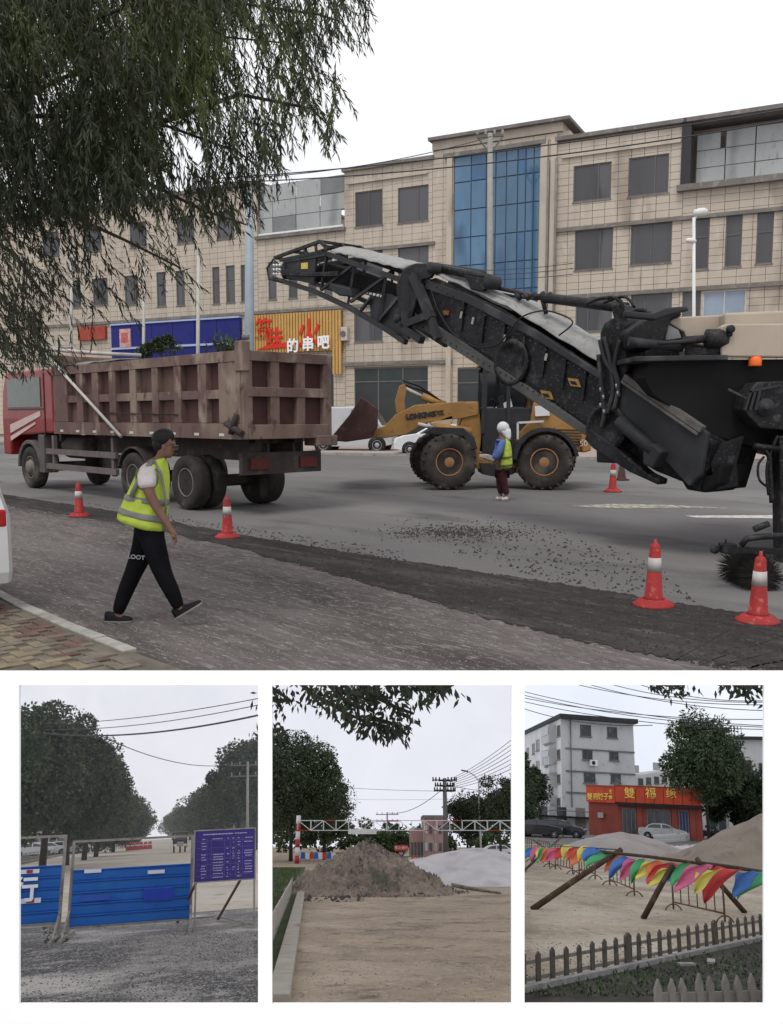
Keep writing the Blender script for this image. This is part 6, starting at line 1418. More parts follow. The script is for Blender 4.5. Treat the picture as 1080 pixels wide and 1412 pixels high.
# trees: left row, right row
gl = 'trees lining the avenue on the left'; gr_ = 'trees lining the avenue on the right'
lab = ['nearest and tallest dark tree at the left edge of the avenue', 'second dark tree from the left edge of the avenue', 'third dark tree along the left of the avenue', 'fourth dark tree along the left of the avenue', 'fifth dark tree along the left of the avenue with a low rounded top', 'sixth smaller tree along the left of the avenue', 'seventh small tree on the left far down the avenue', 'eighth tiny tree on the left far down the avenue']
for k, (px, Y, H) in enumerate(((20, 50, 8.6), (62, 58, 9.9), (94, 66, 8.9), (118, 78, 9.3), (134, 90, 8.2), (157, 112, 7.6), (176, 145, 7.4), (189, 200, 7.6))):
    c = F.at(px, 1153, Y); tree(F, (c.x, c.y), H, (3.6, 4.2, 3.7), lab[k], m_lf if k < 4 else m_lf2, 100+k, n=30000 if k < 4 else 11000, size=.19 if k < 4 else .32, trunk=.22, name='avenue_tree', group=gl, blobs=60, cz=H-3.7, squash=.95)
lab = ['tall dark tree nearest at the right of the avenue beside the utility pole', 'second tree from the right edge of the avenue', 'third tree along the right of the avenue', 'fourth tree along the right of the avenue', 'fifth tree on the right far down the avenue', 'sixth small tree on the right far down the avenue', 'seventh tiny tree on the right at the end of the avenue']
for k, (px, Y, H) in enumerate(((352, 82, 9.4), (330, 100, 9.0), (308, 118, 8.3), (290, 142, 8.2), (270, 176, 8.0), (252, 220, 8.0), (238, 290, 8.2))):
    c = F.at(px, 1153, Y); tree(F, (c.x, c.y), H, (4.4, 4.4, 3.6), lab[k], m_lf if k < 2 else m_lf2, 120+k, n=22000 if k < 3 else 8000, size=.25 if k < 3 else .42, trunk=.22, name='avenue_tree', group=gr_, blobs=50, cz=H-3.6, squash=.95)
c = F.at(60, 1153, 130); hedge = thing('tree_belt', 'continuous belt of distant trees behind the left row of the avenue', 'trees', (c.x, 130, 0), F)
V = np.concatenate([crown(F, avp(140+k*14, offL-12-(k % 2)*3, 3.5), (6, 7, 3.2), 500, .9, 300+k, 8) for k in range(14)]); raw('foliage', V, None, m_lf2, parent=hedge, kind='stuff')
c = F.at(340, 1153, 150); hedge = thing('tree_belt', 'continuous belt of distant trees behind the right row of the avenue', 'trees', (c.x, 150, 0), F)
V = np.concatenate([crown(F, avp(110+k*16, offR+6+(k % 2)*3, 3.0), (6, 8, 3.0), 500, .9, 330+k, 8) for k in range(16)]); raw('foliage', V, None, m_lf2, parent=hedge, kind='stuff')
# pale building behind the left trees
m_bw = mat('pale_wall', (.36, .33, .30), .85, .1, .3)
Yb = 135; t = thing('roadside_building', 'pale low building glimpsed between the trunks on the left', 'building', F.at(70, 1153, Yb), F)
xa, xb = F.at(10, 1150, Yb).x, F.at(112, 1150, Yb).x; zt_ = F.at(60, 1124, Yb).z
MB().box(((xa+xb)/2, Yb+4, zt_/2), (xb-xa, 8, zt_)).build('wall', m_bw, t)
for i in range(9):
    for j in (1.3, 3.6): MB().box((xa+(xb-xa)*(i+.5)/9, Yb-.02, j), (.75, .06, 1.1)).build('window', m_win, t)
# parked cars on the left
cl = ['white car parked leftmost behind the verge trees', 'second white car behind the left verge', 'silver car behind the left verge between two trunks', 'fourth car in the left row, white', 'dark car at the far end of the left row']
for k, (px, Y, pt_) in enumerate(((46, 112, p_wh), (66, 114, p_wh), (86, 116, p_si), (101, 120, p_wh), (120, 124, p_bk))):
    c = F.at(px, 1160, Y); car(F, (c.x, c.y), .15+.1*k, pt_, cl[k], 'hatch' if k % 2 else 'sedan', simple=True, group='cars parked behind the left verge')
# red and white barriers far down the avenue, small dark roller
m_rb = mat('plastic_red', (.42, .05, .035), .6, .15, 2)
for k in range(6):
    c = F.at(177+k*6, 1163, 118+k); t = thing('plastic_barrier', ['leftmost of six small red water barriers far down the avenue', 'second small red water barrier from the left', 'third small red water barrier from the left', 'fourth small red water barrier from the left', 'fifth small red water barrier from the left', 'rightmost of the six small red water barriers far down the avenue'][k], 'barrier', (c.x, c.y, 0), F, group='small red barriers across the avenue')
    MB().prism([(c.x-.28, c.y-.2, 0), (c.x-.2, c.y-.08, .9), (c.x+.2, c.y-.08, .9), (c.x+.28, c.y-.2, 0)], (0, .4, 0)).build('body', m_rb, t); MB().box((c.x, c.y-.18, .55), (.4, .02, .14)).build('band', m_rw, t)
Yt = 88; c = F.at(248, 1176, Yt); t = thing('tricycle_truck', 'small dark cargo tricycle standing on the dusty road before the notice board', 'vehicle', (c.x, Yt, 0), F)
MB().box((c.x, Yt+.4, 1.0), (1.25, 1.4, .5)).build('cargo_bed', mat('truck_dark', (.05, .05, .055), .6, .2, 3), t, bevel=.03)
b = MB()
for x in (-.6, .6): b.bar((c.x+x, Yt-.3, .4), (c.x+x, Yt-.3, 1.75), .06); b.bar((c.x+x, Yt+1, .9), (c.x+x, Yt+1, 1.75), .06)
b.bar((c.x-.62, Yt-.3, 1.72), (c.x+.62, Yt-.3, 1.72), .06); b.build('frame', m_blk, t)
MB().box((c.x, Yt+.35, 1.78), (1.35, 1.5, .05)).build('roof', m_galv, t); MB().box((c.x, Yt-.33, 1.35), (1.0, .03, .45)).build('windscreen', m_gl, t); MB().box((c.x, Yt-.4, .75), (.6, .2, .4)).build('front_cowl', m_bw, t, bevel=.04)
for x in (-.5, 0, .5): wheel(t, (c.x+x, Yt+(.9 if x else -.4), .28), .28, .14, (1, 0, 0))
# poles and wires
def cross_pole(fr, px, pytop, Y, arms, label, r=.14, w_=1.2, m=None, name='utility_pole'):
    b0_ = fr.at(px, 1153, Y); tp_ = fr.at(px, pytop, Y); t = thing(name, label, 'pole', (b0_.x, Y, 0), fr)
    MB().tube([(b0_.x, Y, 0), (b0_.x, Y, tp_.z)], [r, r*.7], 8).build('shaft', m or m_con, t)
    for k in range(arms):
        z = tp_.z-.3-.9*k; MB().bar((b0_.x-w_, Y, z), (b0_.x+w_, Y, z), .1).build('crossarm', m_wfr, t)
        for dx in (-.9, -.45, .45, .9): MB().tube([(b0_.x+w_*dx, Y, z), (b0_.x+w_*dx, Y, z+.32)], .05, 5).build('insulator', m_con, t)
    return t
cross_pole(F, 280, 1100, 150, 2, 'distant utility pole with crossarms over the right hand trees', w_=2.2, r=.2)
cross_pole(F, 245, 1124, 230, 2, 'farthest small utility pole over the trees', w_=2.0, r=.2)
cross_pole(F, 341, 1050, 78, 2, 'nearest utility pole with crossarms above the right hand trees', w_=1.5)
cross_pole(F, 322, 1066, 110, 1, 'pole of the second tree from the right, top just showing', w_=.9)
def bwire(fr, a0_, a1__, Y0, Y1, sag, r, label): wire('overhead_wire', label, fr.at(*a0_, Y0), fr.at(*a1__, Y1), sag, r, fr=fr)
bwire(F, (60, 998), (362, 962), 45, 30, .2, .016, 'uppermost of three overhead wires above the avenue')
bwire(F, (60, 1006), (362, 971), 45, 30, .25, .016, 'middle overhead wire above the avenue')
bwire(F, (60, 1011), (362, 985), 45, 30, .35, .034, 'lowest and thickest overhead wire above the avenue')
bwire(F, (140, 1015), (341, 1049), 50, 78, .9, .025, 'thin sagging wire running to the pole at the right of the avenue')
# stones and puddle marks at the foot of the barrier
def gravel(fr, name, n, f, size, m, seed, parent=None):
    rg = np.random.RandomState(seed); o_ = []
    for _ in range(n):
        px, py = f(rg); p = fr.G(px, py); s = size*(.4+1.6*rg.rand()**2)
        q = [np.array([p.x+math.cos(k*2.09+rg.rand())*s, p.y+math.sin(k*2.09+rg.rand())*s, .005]) for k in range(3)]; tt = np.array([p.x, p.y, .005+s*.8])
        for k in range(3): o_.append([q[k], q[(k+1) % 3], tt])
    return raw(name, o_, None, m, fr=fr, kind='stuff')
gs1 = mat('gravel_pale', (.30, .28, .26), .9, .3, 3); gs2 = mat('gravel_dark', (.07, .065, .06), .9, .3, 3)
gravel(F, 'gravel', 5000, lambda rg: (200+rg.rand()*150, 1290+abs(rg.randn())*22), .010, gs1, 41)
gravel(F, 'grit', 3500, lambda rg: (27+rg.rand()*330, 1285+rg.rand()*98), .009, gs2, 42)
gravel(F, 'rubble', 160, lambda rg: (60+rg.rand()*35, 1280+rg.rand()*22), .022, gs2, 43)
def patch(fr, name, m, cx_, cy_, rx, ry, z, seed, n=40):
    rgp = random.Random(seed); ph = [rgp.random()*6.28 for _ in range(5)]; b = MB(); P = []
    for k in range(n):
        a_ = 2*math.pi*k/n; q = 1+.18*math.sin(3*a_+ph[0])+.12*math.sin(5*a_+ph[1])+.08*math.sin(9*a_+ph[2])+.05*math.sin(17*a_+ph[3]); p = fr.G(cx_+rx*q*math.cos(a_), cy_+ry*q*math.sin(a_)); P.append((p.x, p.y, z))
    b.add(P, [tuple(range(n))]); return b.build(name, m, fr=fr, kind='structure')
m_pgp = mat('pale_gravel_patch', (.40, .375, .34), .85, .3, 3, bump=.8, bscale=14, spots=[(20, .52, .66, (.16, .15, .145)), (3, .52, .68, (.24, .225, .21)), (45, .6, .7, (.58, .56, .53))])
m_dkp = mat('dark_damp_patch', (.075, .072, .072), .7, .3, 2, bump=.6, bscale=14, spots=[(24, .58, .7, (.22, .21, .2)), (2, .56, .7, (.12, .115, .11))])
gravel(F, 'gravel', 9000, lambda rg: (250+rg.randn()*55, 1312+rg.randn()*18), .008, gs1, 44)

# ================================================ lower middle: heaps behind a height-limit gantry
F = B2; g2 = B2.G
def heap(fr, name, label, px, base_y, rad, H, m, seed, cat, kind=None, rough=.12, noise=2.2, power=1.0, offy=0, peak=(0, 0), n=72, sx=1.0):
    p = fr.G(px, base_y); c = Vector((p.x, p.y+rad*.95+offy, 0))
    import mathutils
    mb = MB(); nr = n//2
    def fn(s, t_):
        a_ = s*2*math.pi; r = t_; R2 = rad*(1+.10*math.sin(a_*3+seed)+.07*math.sin(a_*5+seed*2))
        x = math.cos(a_)*r*R2*sx+peak[0]*(1-r)**2; y = math.sin(a_)*r*R2+peak[1]*(1-r)**2
        z = H*max(0.0, 1-r**power)**1.15
        nv = Vector((x*noise/rad+seed, y*noise/rad, seed*.3)); nz_ = mathutils.noise.fractal(nv*1.6, .9, 2.1, 5)
        z += nz_*rough*H*min(1, (1-r)*4)*(.5+r)
        if r >= .999: z = -.05
        return c+Vector((x, y, max(z, -.05)))
    mb.grid(n*2, nr, fn); o = mb.build(name, m, fr=fr); setp(o, label, cat); return o, c
m_heap = mat('rubble_earth', (.235, .185, .14), .95, .28, 1.6, bump=1.0, bscale=10, spots=[(2.0, .52, .68, (.105, .088, .075)), (9, .56, .70, (.29, .265, .235)), (.9, .58, .7, (.10, .108, .07)), (22, .58, .70, (.075, .066, .058))])
h1, hc1 = heap(F, 'earth_heap', 'brown heap of broken asphalt and earth left of centre', 505, 1237, 2.8, 1.62, m_heap, 3, 'heap', rough=.17, noise=11, power=1.2, peak=(-.15, 0), sx=1.12)
m_sand = mat('pale_sand', (.48, .455, .445), .95, .14, .8, bump=.5, bscale=20, spots=[(1, .55, .7, (.36, .33, .32))])
h2, hc2 = heap(F, 'sand_heap', 'low pale sand heap at the right behind the brown one', 668, 1222, 4.2, 1.42, m_sand, 5, 'heap', rough=.06, power=1.5, sx=1.25)
def stones(fr, label, c, rad, H, n, size, m, seed, name='rubble_stones'):
    rg = np.random.RandomState(seed); o_ = []
    for _ in range(n):
        a_ = rg.rand()*6.28; r = rg.rand()**.6*1.08; x = c[0]+math.cos(a_)*r*rad*1.1; y = c[1]+math.sin(a_)*r*rad; z = H*max(0.0, 1-r)**1.1+.02; s = size*(.4+1.8*rg.rand()**3)
        P = [np.array([x, y, z])+rg.randn(3)*s*.8 for _ in range(4)]
        for f_ in ((0, 1, 2), (0, 1, 3), (1, 2, 3), (0, 2, 3)): o_.append([P[i] for i in f_])
    return raw(name, o_, None, m, fr=fr, kind='stuff')
stones(F, '', hc1, 2.75, 1.78, 5200, .022, mat('stone_grey', (.16, .145, .13), .9, .35, 4), 51, 'rubble')
stones(F, '', hc1, 2.9, 1.6, 700, .035, mat('stone_brown', (.12, .10, .085), .9, .35, 4), 52, 'lumps')
# stray debris
gravel(F, 'debris', 1500, lambda rg: (400+rg.rand()*305, 1236+(rg.rand()**1.5)*145), .007, mat('debris_brown', (.12, .095, .07), .95, .3, 3), 53)
gravel(F, 'clods', 260, lambda rg: (395+rg.rand()*110, 1226+rg.rand()*18), .05, gs2, 54)
# dark tyre tracks as worn patches
# kerb and board fence on the left
kA, kB = g2(383, 1392), g2(417, 1226); kd2 = (kB-kA).normalized(); kn2 = Vector((-kd2.y, kd2.x, 0))
m_k2 = mat('kerb_concrete', (.34, .31, .25), .9, .18, 2, bump=.3, spots=[(2, .56, .7, (.22, .19, .15))])
b = MB(); Lk = (kB-kA).length
nk = 24; kroot = None
for i in range(nk):
    a_ = kA+kd2*(Lk*1.5*i/nk+.02)-kn2*-.0; c_ = kA+kd2*(Lk*1.5*(i+1)/nk-.02); o = MB().bar(a_+Vector((0, 0, .06)), c_+Vector((0, 0, .06)), .24, .16).build('kerb_stone', m_k2, fr=F, bevel=.01)
    if not o: continue
    if kroot is None: kroot = o; o.name = 'kerb'; o['kind'] = 'structure'
    else:
        mw = o.matrix_world.copy(); o.parent = kroot; o.matrix_parent_inverse = Matrix.Identity(4); o.matrix_local = Matrix.Identity(4)
grass_m = mat('verge_grass', (.05, .068, .026), .95, .3, 1.2, bump=.8, bscale=18, spots=[(1.2, .55, .7, (.085, .075, .05))])
p4 = [kA+kn2*.1, kA+kd2*Lk*2.2+kn2*.1, kA+kd2*Lk*2.2+kn2*9, kA+kn2*9]
b = MB(); b.add([(p.x, p.y, .05) for p in p4], [(0, 1, 2, 3)]); b.build('verge', grass_m, fr=F, kind='structure')
rg = np.random.RandomState(61); n = 9000; s_ = rg.rand(n)*Lk*2.0; w_ = .35+rg.rand(n)*4.5; P = np.stack([kA.x+kd2.x*s_+kn2.x*w_, kA.y+kd2.y*s_+kn2.y*w_, np.full(n, .05)], 1)
raw('grass', leaf_quads(P, rg.randn(n, 3)*.4+np.array([0, 0, 1]), rg.randn(n, 3), .10+.16*rg.rand(n), .02+.0*rg.rand(n)), None, mat('grass_blade', (.075, .105, .035), .8, .3, 2), fr=F, kind='stuff')
t = thing('board_fence', 'low pale board fence along the inside of the left kerb', 'fence', kA+kn2*.3+kd2*5, F)
m_bf = mat('board_pale', (.40, .36, .31), .85, .15, 3, spots=[(3, .55, .7, (.25, .22, .18))])
for i in range(74):
    c = kA+kd2*(i*.30+.2)+kn2*.32; MB().bar((c.x, c.y, .02), (c.x, c.y, .52), .25, .03).build('board', m_bf, t) if False else None
    q = MB(); a_ = c-kd2*.13; d_ = c+kd2*.13; q.hexa([a_-kn2*.015, d_-kn2*.015, d_+kn2*.015, a_+kn2*.015], [p+Vector((0, 0, .5+random.uniform(-.012, .012))) for p in (a_-kn2*.015, d_-kn2*.015, d_+kn2*.015, a_+kn2*.015)]); q.build('board', m_bf, t)
a_ = kA+kn2*.36; MB().bar(a_+Vector((0, 0, .40)), a_+kd2*22+Vector((0, 0, .40)), .04).build('rail', m_bf, t)
# height-limit gantry
Yg = g2(411, 1191).y; gt = thing('height_gantry', 'white and red lattice height limit gantry across the road', 'gantry', F.at(411, 1191, Yg), F)
m_gw = mat('gantry_white', (.62, .61, .60), .5, .08, 2); m_gr2 = mat('gantry_red', (.36, .035, .035), .5, .1, 2)
xg0 = F.at(411, 1150, Yg).x; xg1 = F.at(725, 1150, Yg).x; zg1 = F.at(560, 1131.5, Yg).z; zg0 = F.at(560, 1145, Yg).z
for k in range(6):
    z0, z1 = zg1*1.12*k/6, zg1*1.12*(k+1)/6; MB().lathe((xg0, Yg, 0), [(.19, z0), (.19, z1)], n=12).build('post_band', m_gr2 if k % 2 == 0 else m_gw, gt)
nseg = 18
for y_ in (Yg-.3, Yg+.3):
    for i in range(nseg):
        xa_, xb_ = xg0+(xg1-xg0)*i/nseg, xg0+(xg1-xg0)*(i+1)/nseg
        for z in (zg0, zg1): MB().bar((xa_, y_, z), (xb_, y_, z), .05).build('chord', m_gw if (i*2+(z > zg0)) % 5 else m_gr2, gt)
        MB().bar((xa_, y_, zg0), (xa_, y_, zg1), .04).build('upright', m_gw, gt)
        MB().bar((xa_, y_, zg0 if i % 2 else zg1), (xb_, y_, zg1 if i % 2 else zg0), .035).build('diagonal', m_gw, gt)
for i in range(nseg+1): x = xg0+(xg1-xg0)*i/nseg; MB().bar((x, Yg-.3, zg1), (x, Yg+.3, zg1), .05).build('cross_tie', m_gw, gt)
MB().box((F.at(500, 1148, Yg).x, Yg-.36, zg0-.1), (2.4, .05, .4)).build('limit_plate', m_gw, gt)
# trees
tr2 = [((402, 90), 12.0, (5.4, 4.4, 5.4), 'big dark green tree filling the left side behind the verge', m_lf2, 34000, .22, 70), ((374, 86), 12.0, (4.0, 3.6, 4.8), 'nearer tree at the far left edge of the heap scene', m_lf, 18000, .22, 44), ((447, 98), 9.3, (3.9, 3.4, 4.1), 'smaller tree stepping down right of the big dark one', m_lf2, 18000, .23, 40)]
for k, ((px, Y), H, rd_, lab_, m_, n_, sz, bl) in enumerate(tr2): c = F.at(px, 1163, Y); tree(F, (c.x, c.y), H, rd_, lab_, m_, 200+k, n=n_, size=sz, trunk=.2, blobs=bl, cz=H-rd_[2]*.95, squash=.9)
for k, (px, Y, H, R2, lab_) in enumerate(((645, 100, 7.4, (2.6, 2.6, 2.7), 'leafy tree right of the utility pole behind the gantry'), (690, 92, 8.4, (2.9, 2.8, 3.0), 'taller tree near the right edge behind the gantry'), (712, 84, 7.0, (2.4, 2.5, 2.8), 'tree cut by the right edge of the heap scene'))):
    c = F.at(px, 1163, Y); tree(F, (c.x, c.y), H, R2, lab_, m_lf, 210+k, n=13000, size=.21, trunk=.14, blobs=42, cz=H-R2[2])
c = F.at(528, 1163, 120); t = thing('clipped_tree', 'rounded dark green tree mound in the middle distance behind the heap', 'tree', (c.x, 120, 0), F)
raw('crown', crown(F, (c.x, 120, 1.4), (3.6, 3, 1.9), 3500, .4, 222, 12, fill=.8), None, m_lf2, parent=t, kind='stuff'); MB().tube([(c.x, 120, 0), (c.x, 120, 1.5)], .15, 6).build('trunk', m_bark, t)
c = F.at(505, 1163, 170); t = thing('tree_belt', 'low far tree line across the horizon behind the heap', 'trees', (c.x, 170, 0), F)
raw('foliage', np.concatenate([crown(F, (F.at(390+k*22, 1163, 175).x, 175+(k % 3)*6, 2.2+(k % 2)*.8), (3.4, 3, 2.2+(k % 3)*.6), 420, .75, 260+k, 6) for k in range(16)]), None, m_lf2, parent=t, kind='stuff')
# pink building
Yp = 115; m_pink = mat('pink_render', (.40, .255, .235), .85, .1, .4, spots=[(.8, .55, .7, (.46, .36, .33))])
t = thing('pink_building', 'pink two storey building behind the utility pole', 'building', F.at(600, 1165, Yp), F)
def bb(px0, px1, ytop, dy, m, name='wall', zb_=0):
    a_ = F.at(px0, ytop, Yp+dy); c_ = F.at(px1, ytop, Yp+dy); return MB().box(((a_.x+c_.x)/2, Yp+dy+4, (a_.z+zb_)/2), (c_.x-a_.x, 8, a_.z-zb_)).build(name, m, t), a_, c_
o1, a_, c_ = bb(566, 584, 1142, 1.0, m_pink); o2, a2, c2_ = bb(584, 616, 1125, 0, m_pink)
bb(583, 617, 1124, -.2, m_trim, 'cornice', a2.z-.3)
for i in range(5):
    for j in range(2): x = a2.x+(c2_.x-a2.x)*(i+.5)/5; MB().box((x, Yp-.03, 1.2+2.0*j), (.34, .1, .95)).build('window', m_win if i % 2 else m_wfw, t)
for i in range(4): x = a_.x+(c_.x-a_.x)*(i+.5)/4; MB().box((x, Yp+.97, 1.0), (.25, .1, 1.5)).build('window', m_win, t)
for x in (a2.x, (a2.x+c2_.x)/2): MB().box((x, Yp-.1, a2.z/2), (.12, .2, a2.z)).build('pilaster', m_bw, t)
# utility pole with equipment, street lamp
Yu = 98; c = F.at(615, 1163, Yu); t = thing('utility_pole', 'thick concrete utility pole carrying crossarms and insulators', 'pole', (c.x, Yu, 0), F)
zt_ = F.at(615, 1073, Yu).z; MB().tube([(c.x, Yu, 0), (c.x, Yu, zt_)], [.30, .20], 12).build('shaft', mat('grey_concrete', (.16, .155, .15), .8, .1, 2), t)
for k, (z, w2) in enumerate(((zt_-.2, 1.25), (zt_-.75, 1.0), (zt_-1.25, 1.1))):
    MB().bar((c.x-w2, Yu-.1, z), (c.x+w2, Yu-.1, z), .12).build('crossarm', m_blk, t); MB().bar((c.x-.6, Yu-.6, z-.1), (c.x+.9, Yu+.5, z-.1), .1).build('crossarm', m_blk, t)
    for dx in (-1, -.75, -.45, .3, .6, .85, 1.0): MB().tube([(c.x+w2*dx, Yu-.1, z-.15), (c.x+w2*dx, Yu-.1, z+.30)], .075, 6).build('insulator', m_blk, t)
cross_pole(F, 534, 1120, 130, 2, 'distant utility pole above the far tree line', w_=1.6, r=.14)
Yl = 92; c = F.at(663, 1163, Yl); t = thing('street_lamp', 'tall curved street lamp right of the utility pole', 'street lamp', (c.x, Yl, 0), F)
z1_ = F.at(661, 1082, Yl).z; e = F.at(641, 1063, Yl); q_ = F.at(654, 1069, Yl)
MB().tube([(c.x, Yl, 0), (c.x, Yl, z1_), tuple(F.at(660, 1076, Yl)), tuple(q_), tuple(F.at(647, 1064.5, Yl))], [.10, .08, .07, .06, .05], 8).build('shaft', m_lamp, t); MB().box(e, (.75, .22, .14), ry=.2).build('lamp_head', m_wfr, t, bevel=.03)
cp_ = F.at(615, 1078, Yu)
for k in range(7): bwire(F, (621, 1074+k*2.2), (712, 1015+k*7), Yu, 60, .25, .022, ['first wire fanning up right from the thick utility pole', 'second wire fanning up right from the pole', 'third wire fanning up right from the pole', 'fourth wire fanning up right from the pole', 'fifth wire fanning up right from the pole', 'sixth wire fanning up right from the pole', 'lowest wire fanning up right from the pole'][k])
bwire(F, (440, 1084), (612, 1091), 110, Yu, .1, .022, 'horizontal wire reaching left from the utility pole over the trees')
bwire(F, (440, 1101), (612, 1102), 110, Yu, .1, .012, 'fainter lower wire reaching left from the utility pole')
bwire(F, (536, 1121), (610, 1088), 130, Yu, .8, .035, 'sagging wire between the distant pole and the thick one')
bwire(F, (620, 1082), (712, 1090), Yu, 80, .3, .025, 'wire reaching right from the pole behind the street lamp')
bwire(F, (620, 1104), (712, 1102), Yu, 90, .1, .03, 'low wire passing the street lamp on the right')
# white car, red sign, small coloured flags
c = F.at(682, 1172, 104); car(F, (c.x, c.y), math.pi+.1, p_wh, 'small white car parked behind the sand heap by the lamp', 'sedan', simple=True)
Yq = 96; t = thing('red_sign', 'small red board with white print behind the brown heap', 'sign', F.at(553, 1174, Yq), F); a_ = F.at(544, 1165, Yq); c_ = F.at(563, 1173.5, Yq)
MB().box(((a_.x+c_.x)/2, Yq, (a_.z+c_.z)/2), (c_.x-a_.x, .06, a_.z-c_.z)).build('board', m_rb, t); MB().box(((a_.x+c_.x)/2, Yq+.1, c_.z/2), (.1, .1, max(.1, c_.z))).build('post', m_galv, t)
text('lettering', '禁止通行', .34, m_wh, t, ((a_.x+c_.x)/2, Yq-.035, (a_.z+c_.z)/2), (1, 0, 0), (0, 0, 1), .005)
FC = [mat('flag_'+n_, c_, .7, .1, 3) for n_, c_ in (('red', (.52, .06, .06)), ('yellow', (.62, .53, .12)), ('green', (.08, .34, .14)), ('blue', (.07, .17, .42)), ('pink', (.58, .13, .24)), ('orange', (.62, .17, .07)))]
Yf = 74; c = F.at(585, 1188, Yf); fl = thing('flag_line', 'line of tiny coloured pennants strung behind the brown heap', 'bunting', (c.x, Yf, 0), F)
xa_, xb_ = F.at(548, 1180, Yf).x, F.at(612, 1180, Yf).x; zf = F.at(580, 1181, Yf).z
for k in range(20):
    x = xa_+(xb_-xa_)*k/20; MB().prism([(x, Yf, zf), (x+.17, Yf, zf), (x+.02, Yf, zf-.42)], (0, .01, 0)).build('pennant', FC[(k*5) % 6], fl)
for x in (xa_, (xa_+xb_)/2, xb_): MB().tube([(x, Yf, 0), (x, Yf, zf+.05)], .03, 5).build('stake', m_galv, fl)
MB().tube([(xa_, Yf, zf), (xb_, Yf, zf)], .015, 4).build('rope', m_wire, fl)
Yf = 80; c = F.at(430, 1185, Yf); t = thing('road_barrier', 'low blue and white barriers seen beyond the left gantry post', 'barrier', (c.x, Yf, 0), F)
for k in range(9): x = F.at(418+k*6, 1180, Yf).x; MB().box((x, Yf, .62), (.34, .08, .5)).build('panel', (m_bp, m_gw, m_rb)[k % 3], t); MB().box((x-.18, Yf, .35), (.05, .05, .7)).build('post', m_galv, t)
MB().box((F.at(440, 1180, Yf).x, Yf, .2), (3.6, .04, .05)).build('rail', m_galv, t)
# pipe/ridge in the ground at the right and a red-brown bank
b = MB(); b.tube([tuple(g2(600, 1215)+Vector((0, 0, .05))), tuple(g2(640, 1226)+Vector((0, 0, .06))), tuple(g2(690, 1233)+Vector((0, 0, .03)))], [.05, .07, .04], 8); b.build('earth_ridge', m_heap, fr=F, kind='structure')
# overhanging branch with pointed leaves, hanging just inside the opening
m_ov = mat('overhang_leaf', (.022, .032, .016), .6, .3, 3)
def overhang(fr, label, twigs, seed, Y, size):
    t = thing('tree_branch', label, 'branch', fr.at(*twigs[0][0], Y), fr); rg = np.random.RandomState(seed); C=[]; D=[]
    for tw_ in twigs:
        P = [fr.at(x, y, Y+.3*math.sin(x*.05)) for x, y in tw_]; MB().tube(P, [.022*(1-.7*i/len(P)) for i in range(len(P))], 5).build('twig', m_twig, t)
        for a_, c_ in zip(P[:-1], P[1:]):
            nn = max(2, int((c_-a_).length/.024))
            for i in range(nn):
                p = a_.lerp(c_, i/nn)
                for _ in range(3): C.append(list(p+Vector(rg.randn(3)*[.07, .12, .05]))); D.append([rg.randn()*.6, rg.randn()*.5, -.75+rg.randn()*.35])
    C = np.array(C); D = np.array(D); n = len(C); raw('leaves', leaf_quads(C, D, rg.randn(n, 3)*.5+np.array([0, -1, .2]), size*(.6+.6*rg.rand(n)), size*.34*(.7+.5*rg.rand(n))), None, m_ov, parent=t, kind='stuff'); return t
YO = 7.2
overhang(F, 'dark leafy branch drooping from the top of the heap scene', [[(414, 941), (432, 958), (455, 970), (480, 985), (512, 998), (540, 1004)], [(445, 938), (470, 952), (500, 962), (520, 975)], [(470, 940), (492, 960), (495, 990)], [(512, 990), (548, 1000), (552, 1018)], [(500, 950), (545, 975), (570, 984)], [(490, 942), (515, 950), (530, 965)], [(455, 945), (475, 965), (490, 972)], [(540, 1004), (545, 1020)], [(530, 1000), (536, 1024)], [(545, 998), (560, 1012)], [(480, 985), (486, 1000)], [(520, 998), (524, 1012)]], 71, YO, .085)
overhang(F, 'second dark spray of pointed leaves along the top edge of the heap scene', [[(535, 938), (570, 944), (600, 946), (625, 945)], [(560, 938), (590, 948), (612, 952)], [(535, 938), (548, 948)]], 72, YO, .10)
overhang(F, 'dark leaves entering at the upper left corner of the heap scene', [[(368, 945), (385, 955), (400, 965)], [(368, 960), (384, 968), (398, 966)], [(368, 1010), (380, 1008), (390, 1003)], [(366, 1000), (376, 1018)]], 73, YO, .075)

# ================================================ lower right: corner shop, flags and log tripods
F = B3; g3 = B3.G; h3 = F.h
# road in front of the shops
m_r3 = mat('dull_street', (.15, .14, .13), .9, .12, .4, spots=[(.6, .55, .7, (.20, .18, .16))])
bstrip(F, 'street', m_r3, [(-60, g3(760, 1172).y), (60, g3(1000, 1172).y), (120, 150), (-120, 150)], .01)
# apartment block
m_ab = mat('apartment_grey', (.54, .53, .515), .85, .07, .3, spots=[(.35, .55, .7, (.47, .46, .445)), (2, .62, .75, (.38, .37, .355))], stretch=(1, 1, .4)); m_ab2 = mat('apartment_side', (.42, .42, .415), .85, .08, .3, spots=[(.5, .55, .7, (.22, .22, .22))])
Yc = 116; cor = F.at(775, 1100, Yc); zr = F.at(775, 991, Yc).z
angL = R_(90+15); angR = R_(90-56)
PLn = Plane(F, (cor.x, Yc), (math.cos(angR), math.sin(angR))); PLs = Plane(F, (cor.x, Yc), (math.cos(angL), math.sin(angL)))
ap = thing('apartment_block', 'four storey grey apartment block with dark eaves behind the red corner shop', 'building', (cor.x, Yc, 0), F)
uR_ = PLn.uz(874, 1020)[0]; uL_ = PLs.uz(716, 1050)[0]
if uL_ < 0: uL_ = 60
P_ = lambda u, z: PLn.pt(u, z); Q_ = lambda u, z: PLs.pt(u, z)
far_ = P_(uR_, 0)+(Q_(40, 0)-Q_(0, 0))
